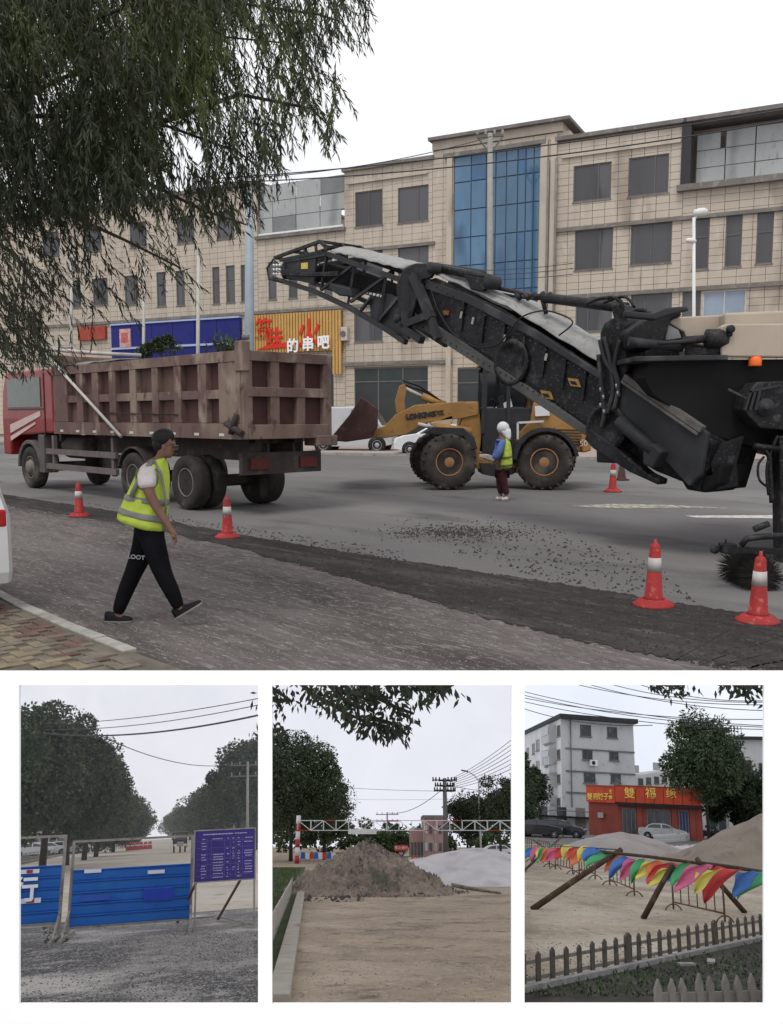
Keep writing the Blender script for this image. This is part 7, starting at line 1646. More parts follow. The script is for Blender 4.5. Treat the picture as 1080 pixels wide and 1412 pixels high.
b = MB(); b.prism([P_(0, 0), P_(uR_, 0), far_, Q_(40, 0)], (0, 0, zr)); b.build('wall', m_ab, ap)
ov_ = .9
ctr = (P_(0, 0)+P_(uR_, 0)+far_+Q_(40, 0))/4
def grow(p): d = (p-ctr); return p+d.normalized()*1.3
b = MB(); b.prism([grow(P_(0, 0))+Vector((0, 0, zr)), grow(P_(uR_, 0))+Vector((0, 0, zr)), grow(far_)+Vector((0, 0, zr)), grow(Q_(40, 0))+Vector((0, 0, zr))], (0, 0, .55)); b.build('roof', mat('roof_dark', (.045, .043, .045), .9, .2, 1), ap)
m_wind = mat('window_dark', (.030, .032, .036), .2, .5, .5, spec=.4, spots=[(.9, .56, .64, (.12, .115, .11))])
def win_on(PL, x0, y0_, x1, y1_, par, mw=None, bars=1):
    u0, z1 = PL.uz(x0, y0_); u1, z0 = PL.uz(x1, y1_)
    if u0 > u1: u0, u1 = u1, u0
    if z0 > z1: z0, z1 = z1, z0
    p = PL.pt; mb = MB(); fr_ = .09
    for (a_, c_, d_, e_) in ((u0, u1, z0, z0+fr_), (u0, u1, z1-fr_, z1), (u0, u0+fr_, z0+fr_, z1-fr_), (u1-fr_, u1, z0+fr_, z1-fr_)): mb.hexa([p(a_, d_, -.08), p(c_, d_, -.08), p(c_, d_, .05), p(a_, d_, .05)], [p(a_, e_, -.08), p(c_, e_, -.08), p(c_, e_, .05), p(a_, e_, .05)])
    for k in range(bars): um = u0+(u1-u0)*(k+1)/(bars+1); mb.hexa([p(um-.04, z0, -.07), p(um+.04, z0, -.07), p(um+.04, z0, .0), p(um-.04, z0, .0)], [p(um-.04, z1, -.07), p(um+.04, z1, -.07), p(um+.04, z1, .0), p(um-.04, z1, .0)])
    o = mb.build('window', mw or m_wfr, par)
    g_ = MB(); g_.hexa([p(u0+.02, z0+.02, -.04), p(u1-.02, z0+.02, -.04), p(u1-.02, z0+.02, -.01), p(u0+.02, z0+.02, -.01)], [p(u0+.02, z1-.02, -.04), p(u1-.02, z1-.02, -.04), p(u1-.02, z1-.02, -.01), p(u0+.02, z1-.02, -.01)])
    if o: g_.build('pane', m_wind, o)
    s_ = MB(); s_.hexa([p(u0-.1, z0-.12, -.2), p(u1+.1, z0-.12, -.2), p(u1+.1, z0-.12, .0), p(u0-.1, z0-.12, .0)], [p(u0-.1, z0, -.2), p(u1+.1, z0, -.2), p(u1+.1, z0, .0), p(u0-.1, z0, .0)])
    if o: s_.build('sill', m_trim, o)
for (x0, y0_, x1, y1_) in ((800, 999, 815, 1016), (837, 1002, 851, 1018), (803, 1033, 817, 1048), (840, 1035, 853, 1049), (805, 1064, 821, 1080), (842, 1066, 856, 1080)): win_on(PLn, x0, y0_, x1, y1_, ap)
for (y_) in (1031.5, 1062.5, 1092):
    u, z = PLn.uz(784, y_); p = PLn.pt; MB().hexa([p(.6, z-.12, -.16), p(uR_, z-.12, -.16), p(uR_, z-.12, .02), p(.6, z-.12, .02)], [p(.6, z+.05, -.16), p(uR_, z+.05, -.16), p(uR_, z+.05, .02), p(.6, z+.05, .02)]).build('floor_band', m_trim, ap)
sgn = 1 if PLs.uz(740, 1060)[0] > 0 else -1
for (x, w__, ys_) in ((771, 4.2, (1001, 1034, 1068, 1100)), (763.5, 6.5, (1006, 1038, 1070, 1101)), (754, 4, (1013, 1044, 1074, 1103)), (742, 4, (1021, 1050, 1079, 1106)), (736, 3, (1026, 1054, 1081, 1107)), (728, 3, (1032, 1058, 1084, 1109))):
    for k, y_ in enumerate(ys_): win_on(PLs, x-w__/2, y_, x+w__/2, y_+13.5-k*.6, ap, bars=1)
# enclosed balconies column
for k, (y0_, y1_) in enumerate(((1003, 1022), (1036, 1052), (1068, 1084), (1099, 1116))):
    ub, zb_ = PLs.uz(764, (y0_+y1_)/2); z1 = PLs.uz(764, y0_-2)[1]; z0 = PLs.uz(764, y1_+3)[1]; uA_ = PLs.uz(768, 1060)[0]; uB_ = PLs.uz(757, 1060)[0]; uA_, uB_ = min(uA_, uB_), max(uA_, uB_); p = PLs.pt
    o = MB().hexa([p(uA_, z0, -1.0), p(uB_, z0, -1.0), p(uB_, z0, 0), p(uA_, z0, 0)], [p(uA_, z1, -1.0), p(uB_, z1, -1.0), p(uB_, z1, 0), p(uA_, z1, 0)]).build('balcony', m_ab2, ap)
    if o: MB().hexa([p(uA_+.2, z0+1.0, -1.06), p(uB_-.2, z0+1.0, -1.06), p(uB_-.2, z0+1.0, -.98), p(uA_+.2, z0+1.0, -.98)], [p(uA_+.2, z1-.2, -1.06), p(uB_-.2, z1-.2, -1.06), p(uB_-.2, z1-.2, -.98), p(uA_+.2, z1-.2, -.98)]).build('pane', m_win, o)
u, z = PLn.uz(817, 1052); p = PLn.pt; t = thing('air_conditioner', 'white air conditioner on the apartment wall above the red shop', 'air conditioner', p(u, z, -.3), F)
MB().hexa([p(u-.5, z-.35, -.5), p(u+.5, z-.35, -.5), p(u+.5, z-.35, -.1), p(u-.5, z-.35, -.1)], [p(u-.5, z+.35, -.5), p(u+.5, z+.35, -.5), p(u+.5, z+.35, -.1), p(u-.5, z+.35, -.1)]).build('casing', m_wh, t); MB().lathe(p(u-.12, z, -.51), [(.01, 0), (.25, 0), (.25, .03)], -PLn.n, 14).build('fan_grille', m_blk, t)
for x in (787, ): u, z = PLn.uz(x, 1050); MB().tube([p(u, .3, -.15), p(u, zr, -.15)], .07, 6).build('drainpipe', m_trim, ap)
# ground floor canopy and pale doors at the left
Yd = 108; t = thing('shop_row', 'row of small pale shopfronts with a dark canopy left of the red shop', 'building', F.at(770, 1154, Yd), F)
xa_, xb_ = F.at(716, 1130, Yd).x, F.at(814, 1130, Yd).x; zc = F.at(770, 1127, Yd).z
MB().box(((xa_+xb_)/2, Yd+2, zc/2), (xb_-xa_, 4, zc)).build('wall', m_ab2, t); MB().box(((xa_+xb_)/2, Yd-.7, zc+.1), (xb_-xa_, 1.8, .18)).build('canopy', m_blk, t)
for k, (px, w_, m_) in enumerate(((728, .7, m_win), (739, .8, m_wfw), (749, 1.1, m_win), (762, .8, m_wfw), (775, 1.1, m_win), (788, .9, m_gw), (801, 1.1, m_galv))): MB().box((F.at(px, 1140, Yd).x, Yd-.03, 1.25), (w_, .08, 2.3)).build('door' if k % 2 else 'shop_window', m_, t)
MB().tube([F.at(716, 1124, Yd-1), F.at(765, 1117, Yd-1), F.at(814, 1120, Yd-1)], .05, 5).build('pipe', m_trim, t)
# red corner shop
Yk = g3(853, 1154).y; m_rs = mat('red_shop_wall', (.26, .062, .045), .8, .12, .8, spots=[(.8, .55, .7, (.26, .075, .055))]); m_rf = mat('red_shop_fascia', (.50, .07, .030), .6, .1, .8)
ck = F.at(853, 1154, Yk); zf0 = F.at(853, 1106, Yk).z; zf1 = F.at(853, 1084, Yk).z
SR = Plane(F, (ck.x, Yk), (1, .05)); SL = Plane(F, (ck.x, Yk), (-1, .75)); sh = thing('red_corner_shop', 'single storey red corner restaurant with yellow characters on its fascia', 'building', (ck.x, Yk, 0), F)
uKR = SR.uz(968, 1120)[0]; uKL = SL.uz(812, 1120)[0]; assert uKL > 0
b = MB(); b.prism([SR.pt(0, 0), SR.pt(uKR, 0), SR.pt(uKR, 0, 6), SL.pt(uKL, 0)], (0, 0, zf1-.1)); b.build('wall', m_rs, sh)
def sbox(PL, u0, u1, z0, z1, o0, o1, m, name, par=None):
    p = PL.pt; return MB().hexa([p(u0, z0, o0), p(u1, z0, o0), p(u1, z0, o1), p(u0, z0, o1)], [p(u0, z1, o0), p(u1, z1, o0), p(u1, z1, o1), p(u0, z1, o1)]).build(name, m, par or sh)
nf = 9
for i in range(nf): sbox(SR, uKR*i/nf+.02+(0 if i else -.2), uKR*(i+1)/nf-.02, zf0, zf1, -.35, -.01, m_rf, 'fascia_panel')
for i in range(3): sbox(SL, uKL*i/3+.02, uKL*(i+1)/3-.02, zf0-.1, zf1-.1+.0, -.35, -.01, m_rf, 'fascia_panel')
sbox(SR, -.25, uKR, zf1, zf1+.12, -.4, .1, m_rs, 'coping'); sbox(SL, -.1, uKL, zf1-.1, zf1+.03, -.4, .1, m_rs, 'coping'); sbox(SR, 0, uKR, zf0-.28, zf0-.02, -.75, -.01, m_blk, 'awning')
m_ych = mat('sign_yellow', (.85, .58, .12), .5, .05, 4)
def ch3(s, px, py, hpx, PL, off=-.40):
    u, z = PL.uz(px, py); p = PL.pt(u, z, off); text('lettering', s, hpx/FOC*p.y*1.12, m_ych, sh, p, PL.d if PL.d.x > 0 else -PL.d, (0, 0, 1), .02, bold=.006)
ch3('雙', 868, 1094.5, 12.5, SR); ch3('福', 897, 1094.5, 12.5, SR); ch3('缘', 925, 1095, 12, SR)
for s__, px in (('雙', 817), ('福', 825), ('饺', 832), ('子', 839.5)): ch3(s__, px, 1099, 8, SL)
ch3('生', 846, 1092, 5, SL); ch3('鲜', 846, 1100, 5, SL)
for (x0, x1, m_) in ((858, 877, m_win), (892, 925, m_win), (936, 950, mat('poster_blue', (.03, .05, .12), .5, .3, 4))):
    u0 = SR.uz(x0, 1130)[0]; u1 = SR.uz(x1, 1130)[0]; o = sbox(SR, u0, u1, .25, zf0-.5, -.06, .0, m_trim, 'shop_window'); sbox(SR, u0+.1, u1-.1, .35, zf0-.6, -.09, -.065, m_, 'pane', o)
    for k in range(1, 3): sbox(SR, u0+(u1-u0)*k/3-.03, u0+(u1-u0)*k/3+.03, .35, zf0-.6, -.12, -.091, m_trim, 'mullion', o)
for px in (882, 930, 955): u0 = SR.uz(px, 1130)[0]; sbox(SR, u0-.25, u0+.25, 0, zf0-.3, -.14, -.0, m_rs, 'pilaster')
u, z = SL.uz(831, 1124); p = SL.pt(u, z, -.3); MB().box(p, (.55, .45, .5)).build('air_conditioner_box', m_bw, sh)
# second block and right-hand building
t = thing('apartment_block', 'lower pale apartment row stretching behind the shop roof and the tree', 'building', F.at(920, 1108, 165), F); Y2 = 165
P2 = Plane(F, (F.at(874, 1100, 155).x, 155), (1, .55)); ue = P2.uz(990, 1060)[0]; z2 = P2.uz(880, 1070)[1]; z3 = P2.uz(940, 1048)[1]
b = MB(); p = P2.pt; b.hexa([p(0, 0), p(ue, 0), p(ue, 0, 8), p(0, 0, 8)], [p(0, z2), p(ue, z2+2.5), p(ue, z2+2.5, 8), p(0, z2, 8)]); b.build('wall', m_ab, t)
for i in range(4): u = ue*(.1+.25*i); MB().box(p(u, z2+.9+2.5*u/ue, 2), (1.2, 1.0, 1.2)).build('chimney', m_ab2, t)
for i in range(8): win_on(P2, 880+i*11, 1073-i*1.2, 887+i*11, 1083-i*1.2, t)
t = thing('apartment_block', 'pale four storey block with dark roof at the right edge behind the tree', 'building', F.at(1040, 1145, 125), F); Y3 = 125
P3 = Plane(F, (F.at(1006, 1100, Y3).x, Y3), (1, -.12)); p = P3.pt; ue = P3.uz(1100, 1060)[0]; z3 = P3.uz(1020, 1020)[1]
b = MB(); b.hexa([p(0, 0), p(ue, 0), p(ue, 0, 9), p(0, 0, 9)], [p(0, z3), p(ue, z3), p(ue, z3, 9), p(0, z3, 9)]); b.build('wall', m_ab, t)
b = MB(); b.hexa([p(-.5, z3, -.7), p(ue, z3, -.7), p(ue, z3, 9.5), p(-.5, z3, 9.5)], [p(-.5, z3+.4, -.7), p(ue, z3+.4, -.7), p(ue, z3+.4, 9.5), p(-.5, z3+.4, 9.5)]); b.build('roof', MATS['roof_dark'], t)
for i in range(4): MB().bar(p(.8+.4*i, z3+.4, 1), p(.8+.4*i, z3+1.8, 1), .08).build('flue', m_trim, t)
for (x0, y0_, x1, y1_) in ((1027, 1048, 1037, 1062), (1046, 1052, 1056, 1066), (1027, 1080, 1037, 1094), (1046, 1083, 1056, 1096)): win_on(P3, x0, y0_, x1, y1_, t)
for (x0, x1) in ((974, 984), (988, 1000), (1022, 1030), (1036, 1048)): win_on(P3, x0, 1118, x1, 1142, t)
t = thing('shop_row', 'ground floor doorways and pale posters under the right hand trees', 'building', F.at(1000, 1145, 115), F); 
P4 = Plane(F, (F.at(965, 1100, 115).x, 115), (1, 0)); p = P4.pt; ue = P4.uz(1100, 1060)[0]; z4 = P4.uz(1020, 1112)[1]
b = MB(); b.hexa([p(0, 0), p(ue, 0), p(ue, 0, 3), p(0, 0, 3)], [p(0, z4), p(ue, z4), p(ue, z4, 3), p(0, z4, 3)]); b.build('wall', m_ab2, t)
for k, x in enumerate((972, 984, 996, 1010, 1026, 1042)): u = P4.uz(x, 1130)[0]; MB().box(p(u, 1.3, -.05), (.8, .1, 2.3)).build('door' if k % 2 else 'shop_window', (m_wfw, mat('door_green', (.03, .06, .05), .6, .2, 2), m_win)[k % 3], t)
# cars and motorcycles
g = g3(914, 1158); car(F, (g.x, g.y+.9), R_(2), p_si, 'silver sedan parked before the red corner shop', 'sedan', L=4.5)
for k, (px, Y, hd, lab_) in enumerate(((742, 82, .1, 'black car at the left edge before the shop row'), (775, 85, -.05, 'second black car nose to tail right of the first'), (1042, 104, .2, 'dark car half hidden behind the sand heap at the right'))):
    c = F.at(px, 1160, Y); car(F, (c.x, c.y), hd, p_bk, lab_, 'sedan' if k != 1 else 'hatch', L=4.3, simple=True)
def moto(px, py, label, ang, m):
    g = g3(px, py); t = thing('motorcycle', label, 'motorcycle', (g.x, g.y, 0), F); hx = Vector((math.cos(ang), math.sin(ang), 0)); hy = Vector((-hx.y, hx.x, 0)); o_ = Vector((g.x, g.y, 0))
    for u in (-.62, .62): wheel(t, o_+hx*u+Vector((0, 0, .30)), .30, .12, hy, rimr=.65)
    MB().tube([o_+hx*.62+Vector((0, 0, .3)), o_+hx*.42+Vector((0, 0, .98))], .035, 6).build('fork', m_galv, t)
    MB().tube([o_+hx*.42+hy*-.32+Vector((0, 0, 1.02)), o_+hx*.42+hy*.32+Vector((0, 0, 1.02))], .022, 6).build('handlebar', m_blk, t)
    q = MB(); q.prism([o_+hx*u+hy*-.13+Vector((0, 0, z)) for u, z in ((-.75, .62), (-.7, .78), (-.1, .74), (.05, .45), (.25, .5), (.38, .95), (.46, .9), (.36, .4), (.1, .26), (-.35, .28))], hy*.26); q.build('body', m, t, bevel=.04)
    q = MB(); q.prism([o_+hx*u+hy*-.15+Vector((0, 0, z)) for u, z in ((-.78, .78), (-.74, .86), (-.3, .86), (-.05, .80), (-.05, .75))], hy*.3); q.build('seat', m_blk, t, bevel=.03)
    MB().box(o_+hx*.48+Vector((0, 0, .88)), (.14, .18, .16), rz=ang).build('headlight', MATS['headlamp'], t, bevel=.03); MB().box(o_-hx*.8+Vector((0, 0, .95)), (.32, .34, .28), rz=ang).build('rear_box', m_blk, t, bevel=.03)
moto(976, 1157, 'dark motorcycle left of its neighbour by the small white fence', R_(10), p_bk); moto(992, 1158, 'second dark motorcycle close right of the first by the small white fence', R_(170), mat('moto_red', (.10, .02, .02), .4, .1, 3)); moto(984, 1152, 'dark scooter parked just behind the two motorcycles', R_(30), p_bk)
# ---- heaps of sand
m_s3 = mat('pink_sand', (.33, .285, .26), .95, .1, .6, bump=.4, spots=[(.8, .56, .7, (.27, .225, .20))]); m_s4 = mat('yellow_sand', (.24, .195, .15), .95, .14, .7, bump=.5, bscale=12, spots=[(1.5, .56, .7, (.18, .145, .11))])
heap(F, 'sand_heap', 'pale pinkish sand heap in the middle behind the flags', 856, 1189, 4.6, 1.5, m_s3, 7, 'heap', rough=.08, power=1.25, sx=1.15)
heap(F, 'sand_heap', 'tall brownish sand heap rising at the right edge', 1078, 1212, 5.9, 2.95, m_s4, 9, 'heap', rough=.09, power=1.05, sx=1.05)
heap(F, 'sand_heap', 'low white heap left behind the tall brownish one', 955, 1184, 3.6, .55, mat('white_sand', (.50, .46, .44), .95, .1, .8, bump=.4), 12, 'heap', rough=.35, noise=5, power=1.8, sx=1.4)
heap(F, 'sand_heap', 'small pale rubbly heap right of the low white one', 990, 1178, 2.6, .6, MATS['white_sand'], 14, 'heap', rough=.35, noise=5, power=1.6, sx=1.2)
# ---- trees
for k, (px, Y, H, R2, n_, lab_) in enumerate(((975, 78, 10.1, (3.5, 3.0, 3.6), 7000, 'large loose crowned tree in front of the shops'), (1012, 84, 7.4, (3.2, 2.6, 3.1), 6500, 'darker tree right of the large one'), (1050, 80, 6.2, (2.4, 2.4, 2.4), 4200, 'small dark tree at the right edge before the pale block'), (733, 86, 5.6, (1.8, 2, 1.9), 2500, 'small dark tree against the apartment block at the left'))):
    Y *= 1.2; H *= 1.2; R2 = tuple(q*1.2 for q in R2); c = F.at(px, 1108, Y); tree(F, (c.x, c.y), H, R2, lab_, m_lf if k else m_lf2, 400+k, n=int(n_*2.6), size=.23, trunk=.17, blobs=110 if k == 0 else 40, cz=H-R2[2]*1.02, squash=1.0, elong=1.6)
c = F.at(718, 1108, 92); tree(F, (c.x, c.y), 9.5, (1.0, 1.4, 1.5), 'tree tip showing at the left edge beside the apartment block', m_lf, 410, n=1200, size=.3, cz=6.5)
# ---- small white picket fences far
def picket(fr, name, label, A, Bq, hgt, sp, pw__, m, th=.03, z0=.0, cap=True, rails=(.25, .7), mr=None, post_every=0):
    A = Vector(A); Bq = Vector(Bq); d = (Bq-A); L = Vector((d.x, d.y, 0)).length; dn = Vector((d.x, d.y, 0)).normalized(); nn = Vector((-dn.y, dn.x, 0)); t = thing(name, label, 'fence', A.lerp(Bq, .5), fr)
    n_ = int(L/sp); base = None
    pr = [(-pw__/2, 0), (pw__/2, 0), (pw__/2, hgt*.9), (0, hgt), (-pw__/2, hgt*.9)]
    for i in range(n_+1):
        c = A+dn*(i*sp); tilt = random.uniform(-.03, .03); hh = 1+random.uniform(-.03, .03); big = post_every and i % post_every == 0
        k_ = 1.7 if big else 1
        q = MB(); q.prism([c+dn*(x*k_+z*tilt)+nn*(-th*k_)+Vector((0, 0, z0+z*hh*(1.08 if big else 1))) for x, z in pr], nn*th*k_*1.2); q.build('fence_post' if big else 'picket', m, t)
    for r in rails: MB().bar(A+nn*.01+Vector((0, 0, z0+hgt*r)), A+dn*L+nn*.01+Vector((0, 0, z0+hgt*r)), .03, .055*hgt/.55).build('rail', mr or m, t)
    return t
m_pk = mat('picket_white', (.55, .54, .52), .7, .1, 3)
picket(F, 'picket_fence', 'tiny white picket fence behind the low white heap', g3(902, 1163), g3(968, 1158), .72, .32, .14, m_pk, rails=(.3, .7))
picket(F, 'picket_fence', 'tiny white picket fence right of the motorcycles', g3(998, 1156), g3(1030, 1152), .72, .32, .14, m_pk, rails=(.3, .7))
# ---- picket fence of the flower bed across the bottom, and the nearest one
m_pg = mat('picket_grey_brown', (.11, .092, .075), .85, .25, 5, spots=[(5, .55, .7, (.06, .05, .04)), (9, .6, .72, (.19, .165, .14))])
fA = g3(700, 1370); fB = g3(1100, 1284)
picket(F, 'picket_fence', 'weathered grey brown picket fence running diagonally across the bottom', fA, fB, .60, .46, .13, m_pg, post_every=9, mr=mat('rail_grey_brown', (.20, .18, .155), .85, .2, 5))
m_pn = mat('picket_near', (.17, .155, .14), .85, .2, 5, spots=[(5, .55, .7, (.13, .11, .095))])
Yn = 9.6
nA = F.at(905, 1386, Yn); nB = F.at(1100, 1318, Yn+.9)
z_n = 0
A_ = Vector((nA.x, nA.y, 0)); B_ = Vector((nB.x, nB.y, 0)); htop = 3.2-(1372-1108)/1200*Yn
picket(F, 'picket_fence', 'nearest pale picket fence entering at the lower right corner', A_, B_, .85, .155, .07, m_pn, z0=max(.0, F.at(1000, 1345, Yn+.4).z-.85), rails=(.35, .78))
# soil bed between the fences
m_soil = mat('dark_soil', (.050, .042, .034), .95, .3, 1.6, bump=1.0, bscale=12, spots=[(1.8, .56, .7, (.09, .08, .065)), (.9, .56, .66, (.035, .045, .022))])
dn_ = (fB-fA).normalized(); nn_ = Vector((dn_.y, -dn_.x, 0)); b = MB(); b.add([tuple(fA+nn_*.25-dn_*3+Vector((0, 0, .03))), tuple(fB+nn_*.25+dn_*5+Vector((0, 0, .03))), tuple(fB+nn_*9+Vector((0, 0, .03))), tuple(fA+nn_*9-dn_*3+Vector((0, 0, .03)))], [(0, 1, 2, 3)]); b.build('soil_bed', m_soil, fr=F, kind='structure')
b = MB(); b.bar(fA+nn_*.14-dn_*3+Vector((0, 0, .05)), fB+nn_*.14+dn_*5+Vector((0, 0, .05)), .14, .12); b.build('bed_kerb', mat('bed_kerb', (.30, .285, .27), .9, .25, 4, bump=.4), fr=F, kind='structure')
gravel(F, 'bed_clods', 1500, lambda rg: (723+rg.rand()*330, 1300+rg.rand()*90), .014, mat('clod', (.06, .05, .04), .95, .4, 3), 81)
rg = np.random.RandomState(82); n = 2600; cc3 = np.array([list(g3(723+rg.rand()*330, 1298+rg.rand()*80)) for _ in range(n)]); cc3[:, 2] = .03
cc3 = cc3[[ (Vector(c)-fA).dot(nn_) > .3 for c in cc3]]; n = len(cc3)
raw('weeds', leaf_quads(cc3, rg.randn(n, 3)*.8+np.array([0, 0, .8]), rg.randn(n, 3), .05+.10*rg.rand(n), .03+.02*rg.rand(n)), None, m_lf2, fr=F, kind='stuff')
for k, (px, py, w2) in enumerate(((947, 1334, .35), (981, 1330, .5))): g = g3(px, py); t = MB().box((g.x, g.y, .06), (w2, .16, .05), rz=.5+k).build('broken_slab', mat('slab_pale', (.30, .28, .26), .9, .2, 4), fr=F, label=['short pale broken slab lying on the dark soil bed', 'longer pale broken slab right of the short one on the soil'][k], cat='slab')
# ---- log props and rail
m_log = mat('log_wood', (.065, .042, .027), .9, .3, 6, bump=.6, bscale=22, stretch=(1, 1, .25), spots=[(4, .55, .7, (.13, .095, .06))])
def log(A, Bq, r, label, group='log props holding the flag rail'):
    A = Vector(A); Bq = Vector(Bq); o = MB().tube([A, A.lerp(Bq, .5)+Vector((0, 0, .02)), Bq], [r, r*.95, r*.85], 12).build('log', m_log, fr=F, label=label, cat='log', group=group); return o
aA = g3(734, 1254); log(aA, F.at(857, 1171.5, aA.y+1.8), .095, 'longest leaning log reaching from the left ground to the rail')
aB = g3(887, 1267); log(aB, F.at(928, 1192, aB.y-.2), .085, 'short leaning log propping the rail in the middle')
aC = g3(1028, 1259); log(aC, F.at(960, 1183, aC.y-.2), .085, 'leaning log at the right sloping up to the left')
RA = F.at(828, 1174.5, aA.y+2.0); RB = F.at(962, 1190, aB.y-.6); RC = F.at(1060, 1203.5, aC.y-1.2)
log(RA, RB, .05, 'left half of the horizontal flag rail'); log(RB, RC, .06, 'right half of the horizontal flag rail')
aD = g3(723, 1204); log(g3(719, 1204), F.at(777, 1152, 55), .06, 'thin leaning log at the far left before the black cars'); log(g3(762, 1178), F.at(735, 1158, 57), .05, 'second thin log crossing the far left one')
# ---- crowd barriers
m_cb = mat('crowd_barrier_steel', (.15, .085, .06), .75, .3, 5, spots=[(6, .54, .7, (.26, .17, .08)), (3, .6, .72, (.09, .075, .07))])
def crowd(A, Bq, H, nb, label):
    A = Vector(A); Bq = Vector(Bq); d = (Bq-A).normalized(); nn = Vector((-d.y, d.x, 0)); L = (Bq-A).length; t = thing('crowd_barrier', label, 'barrier', A.lerp(Bq, .5), F, group='low steel crowd barriers under the flags')
    Z = lambda z: Vector((0, 0, z))
    for z in (H, .24): MB().tube([A+Z(z), Bq+Z(z)], .026, 6).build('rail', m_cb, t)
    for i in range(nb+1):
        p = A+d*(L*i/nb); MB().tube([p+Z(.02 if i in (0, nb) else .24), p+Z(H)], .030 if i in (0, nb) else .018, 6).build('upright', m_cb, t)
    for p in (A, Bq): MB().tube([p-nn*.3, p-nn*.22+Z(.10), p-nn*.1+Z(.17), p+nn*.1+Z(.17), p+nn*.22+Z(.10), p+nn*.3], .024, 6).build('foot', m_cb, t)
cbs = [((929, 1255), (1000, 1272), 'nearest crowd barrier under the red and yellow flags at the right'), ((841, 1221), (875, 1236), 'second crowd barrier in the middle between the two logs'), ((799, 1206), (821, 1213), 'third crowd barrier left of the long log'), ((766, 1199), (790, 1206), 'fourth crowd barrier farther left'), ((742, 1190), (758, 1196), 'fifth crowd barrier near the far left logs'), ((716, 1184), (733, 1189), 'farthest crowd barrier at the left edge')]
CBP = []
for k, (p0, p1, lab_) in enumerate(cbs):
    A_, B_ = g3(*p0), g3(*p1); crowd(A_, B_, 1.15, 6, lab_); CBP.append((A_, B_))
# ---- flags: sagging curved cloths
def flag(fr, P, wv, hgt, m, label, blow, seed):
    rg = random.Random(seed); P = Vector(P); wv = Vector(wv)*rg.uniform(.9, 1.25); ph = rg.random()*6; bl = (blow[0]*rg.uniform(.8, 1.7), blow[1]); hh = hgt*rg.uniform(.75, 1.1)
    mb = MB()
    def fn(s, t_):
        wd = (1-t_)**.55*(1-.25*t_) + .10*math.sin(math.pi*t_)          # full cloth that rounds to a tip
        q = P+wv*(.5+(s-.5)*wd) + Vector((bl[0]*t_**.9, bl[1]*t_, -hh*(t_**1.25)-.10*math.sin(math.pi*t_)*(s-.5)))
        q += Vector((.03*math.sin(t_*7+ph), .09*math.sin(s*5+ph+t_*4)*(.3+t_)+.04, .035*math.sin(s*6+ph+t_*3))); return q
    mb.grid(10, 12, fn); return mb.build('flag', m, fr=fr, label=label, cat='flag', group='coloured flags strung along the rail', solid=.004)
cn = ['red', 'yellow', 'green', 'blue', 'pink', 'orange']
#   (px, py, colour, scale): attached corner of each flag
big = [(1036, 1203, 2, 1.5), (1020, 1201.5, 3, 1.15), (985, 1196, 0, 1.55), (968, 1198, 1, 1.25), (955, 1192, 4, 1.2), (938, 1190, 2, 1.1), (928, 1193, 3, .8), (917, 1196, 1, 1.0), (909, 1190, 0, 1.2), (900, 1188, 5, .8), (894, 1187, 1, .95), (880, 1186, 2, 1.1), (868, 1184, 4, 1.15), (857, 1182, 3, 1.1), (842, 1180, 5, .85), (829, 1176, 2, 1.0)]
desc = ['large green flag cut by the right edge', 'blue flag just left of the large green one', 'large red flag low over the nearest barrier', 'broad yellow flag left of the large red one', 'pink flag by the top of the right hand log', 'green flag left of the pink one at the log top', 'small blue flag between the green one and the middle log', 'yellow green flag hanging on the middle log', 'red flag just left of the middle log', 'small orange flag left of the red one', 'yellow flag second left of the middle red one', 'green flag in the middle of the rail', 'pink flag in the middle of the rail', 'blue flag right of the long log', 'orange flag right beside the long log', 'green flag at the top of the long log']
def railY(px): return RA.y+(RB.y-RA.y)*min(1, (px-828)/134)+(RC.y-RB.y)*max(0, (px-962)/98)
for k, ((px, py, ci, sc), d_) in enumerate(zip(big, desc)):
    Y = railY(px)-.15; P = F.at(px, py, Y); flag(F, P, (.46*sc, 0, 0), .60*sc, FC[ci], d_, (-.44*sc, -.15), 500+k)
sm = [(812, 1167, 3), (803, 1166, 1), (795, 1168, 5), (786, 1167, 0), (778, 1164, 1), (769, 1166, 0), (761, 1168, 4), (754, 1167, 5), (748, 1166, 2), (741, 1167, 1), (735, 1166, 4), (729, 1167, 3), (722, 1166, 2)]
wd_ = ['first', 'second', 'third', 'fourth', 'fifth', 'sixth', 'seventh', 'eighth', 'ninth', 'tenth', 'eleventh', 'twelfth', 'thirteenth']
for k, (px, py, ci) in enumerate(sm):
    Y = RA.y+1.5+k*1.35; P = F.at(px, py+2, Y); flag(F, P, (.54, 0, 0), .60, FC[ci], f'{cn[ci]} small flag, {wd_[k]} to the left of the long log top', (-.34, -.1), 560+k)
MB().tube([F.at(858, 1172, RA.y), F.at(812, 1169, RA.y+2), F.at(770, 1167, RA.y+8), F.at(716, 1166, RA.y+18)], .02, 5).build('flag_rope', m_wire, fr=F, label='thin rope carrying the small far flags to the left', cat='rope')
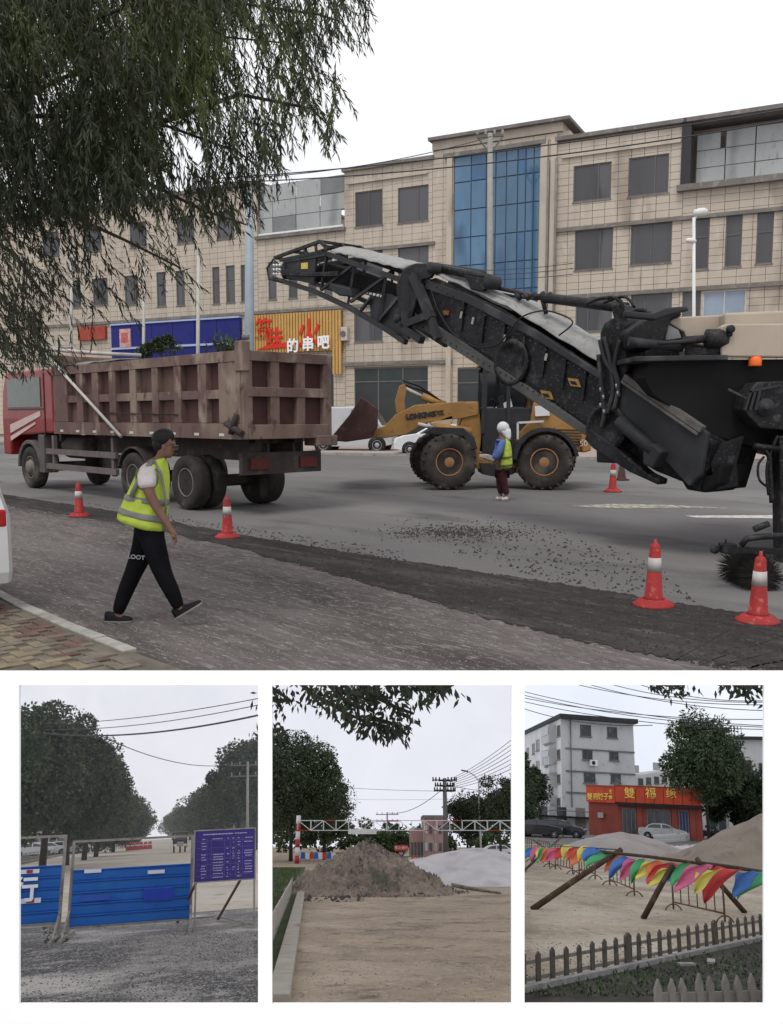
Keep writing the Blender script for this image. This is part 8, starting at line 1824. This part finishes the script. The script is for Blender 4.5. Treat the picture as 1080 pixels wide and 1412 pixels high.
# ---- wires and overhanging leaves
for k, (a_, c_) in enumerate((((716, 952), (1060, 1001)), ((716, 957), (1060, 1003)), ((716, 961), (1060, 992)), ((716, 966), (1060, 1006)), ((716, 975), (900, 1000)), ((780, 940), (1060, 972)), ((800, 940), (1060, 980)), ((830, 940), (1060, 968)), ((870, 940), (1060, 966)))):
    bwire(F, a_, c_, 44, 40, .3, .018, ['topmost of the five wires crossing from the left edge', 'second wire crossing from the left edge', 'third wire crossing from the left edge, flatter', 'fourth wire crossing from the left edge', 'short lowest wire running to the block corner', 'first of four wires entering from the top edge', 'second of four wires entering from the top edge', 'third of four wires entering from the top edge', 'fourth wire entering from the top edge near the leaves'][k])
overhang(F, 'small dark spray of leaves hanging at the top centre of the flag scene', [[(905, 938), (922, 945), (945, 943)], [(905, 940), (912, 952)], [(925, 940), (938, 950)]], 91, 7.4, .075)
overhang(F, 'dark leaves hanging at the top right corner of the flag scene', [[(998, 938), (1020, 944), (1056, 943)], [(1030, 941), (1050, 955), (1056, 965)], [(1010, 939), (1025, 950)]], 92, 7.4, .08)
gravel(F, 'debris', 500, lambda rg: (723+rg.rand()*330, 1190+rg.rand()*150), .014, mat('debris_dark', (.10, .08, .06), .95, .3, 3), 95)

# ================================================ thin haze standing in the avenue, filling its whole air space
def haze(fr, xl, xr, ytop, y0h, far, dens):
    def rp(px, py, Y): d = fr.ray(px, py); return fr.cam + d*((Y-fr.cam.y)/d.y)
    T = [rp(xl, ytop, y0h), rp(xr, ytop, y0h), rp(xr, ytop, far), rp(xl, ytop, far)]
    Bm = []
    for p, px in zip(T, (xl, xr, xr, xl)):
        n = fr.ray(px, 1000).cross(fr.ray(px, 1395)).normalized(); x = (-(n.y*(p.y-fr.cam.y)) - n.z*(-1.0-fr.cam.z))/n.x + fr.cam.x; Bm.append(Vector((x, p.y, -1.0)))
    mb = MB(); mb.hexa(Bm, T)
    m = bpy.data.materials.new('haze_air'); m.use_nodes = True; n_ = m.node_tree.nodes; n_.clear(); o_ = n_.new('ShaderNodeOutputMaterial'); v = n_.new('ShaderNodeVolumePrincipled')
    v.inputs['Color'].default_value = (.93, .95, 1, 1); v.inputs['Density'].default_value = dens; m.node_tree.links.new(v.outputs[0], o_.inputs['Volume'])
    return mb.build('haze', m, fr=fr, kind='stuff', clip=False)
haze(B1, -135, XM-1.2, 940.5, 7.3, 415, .0007)
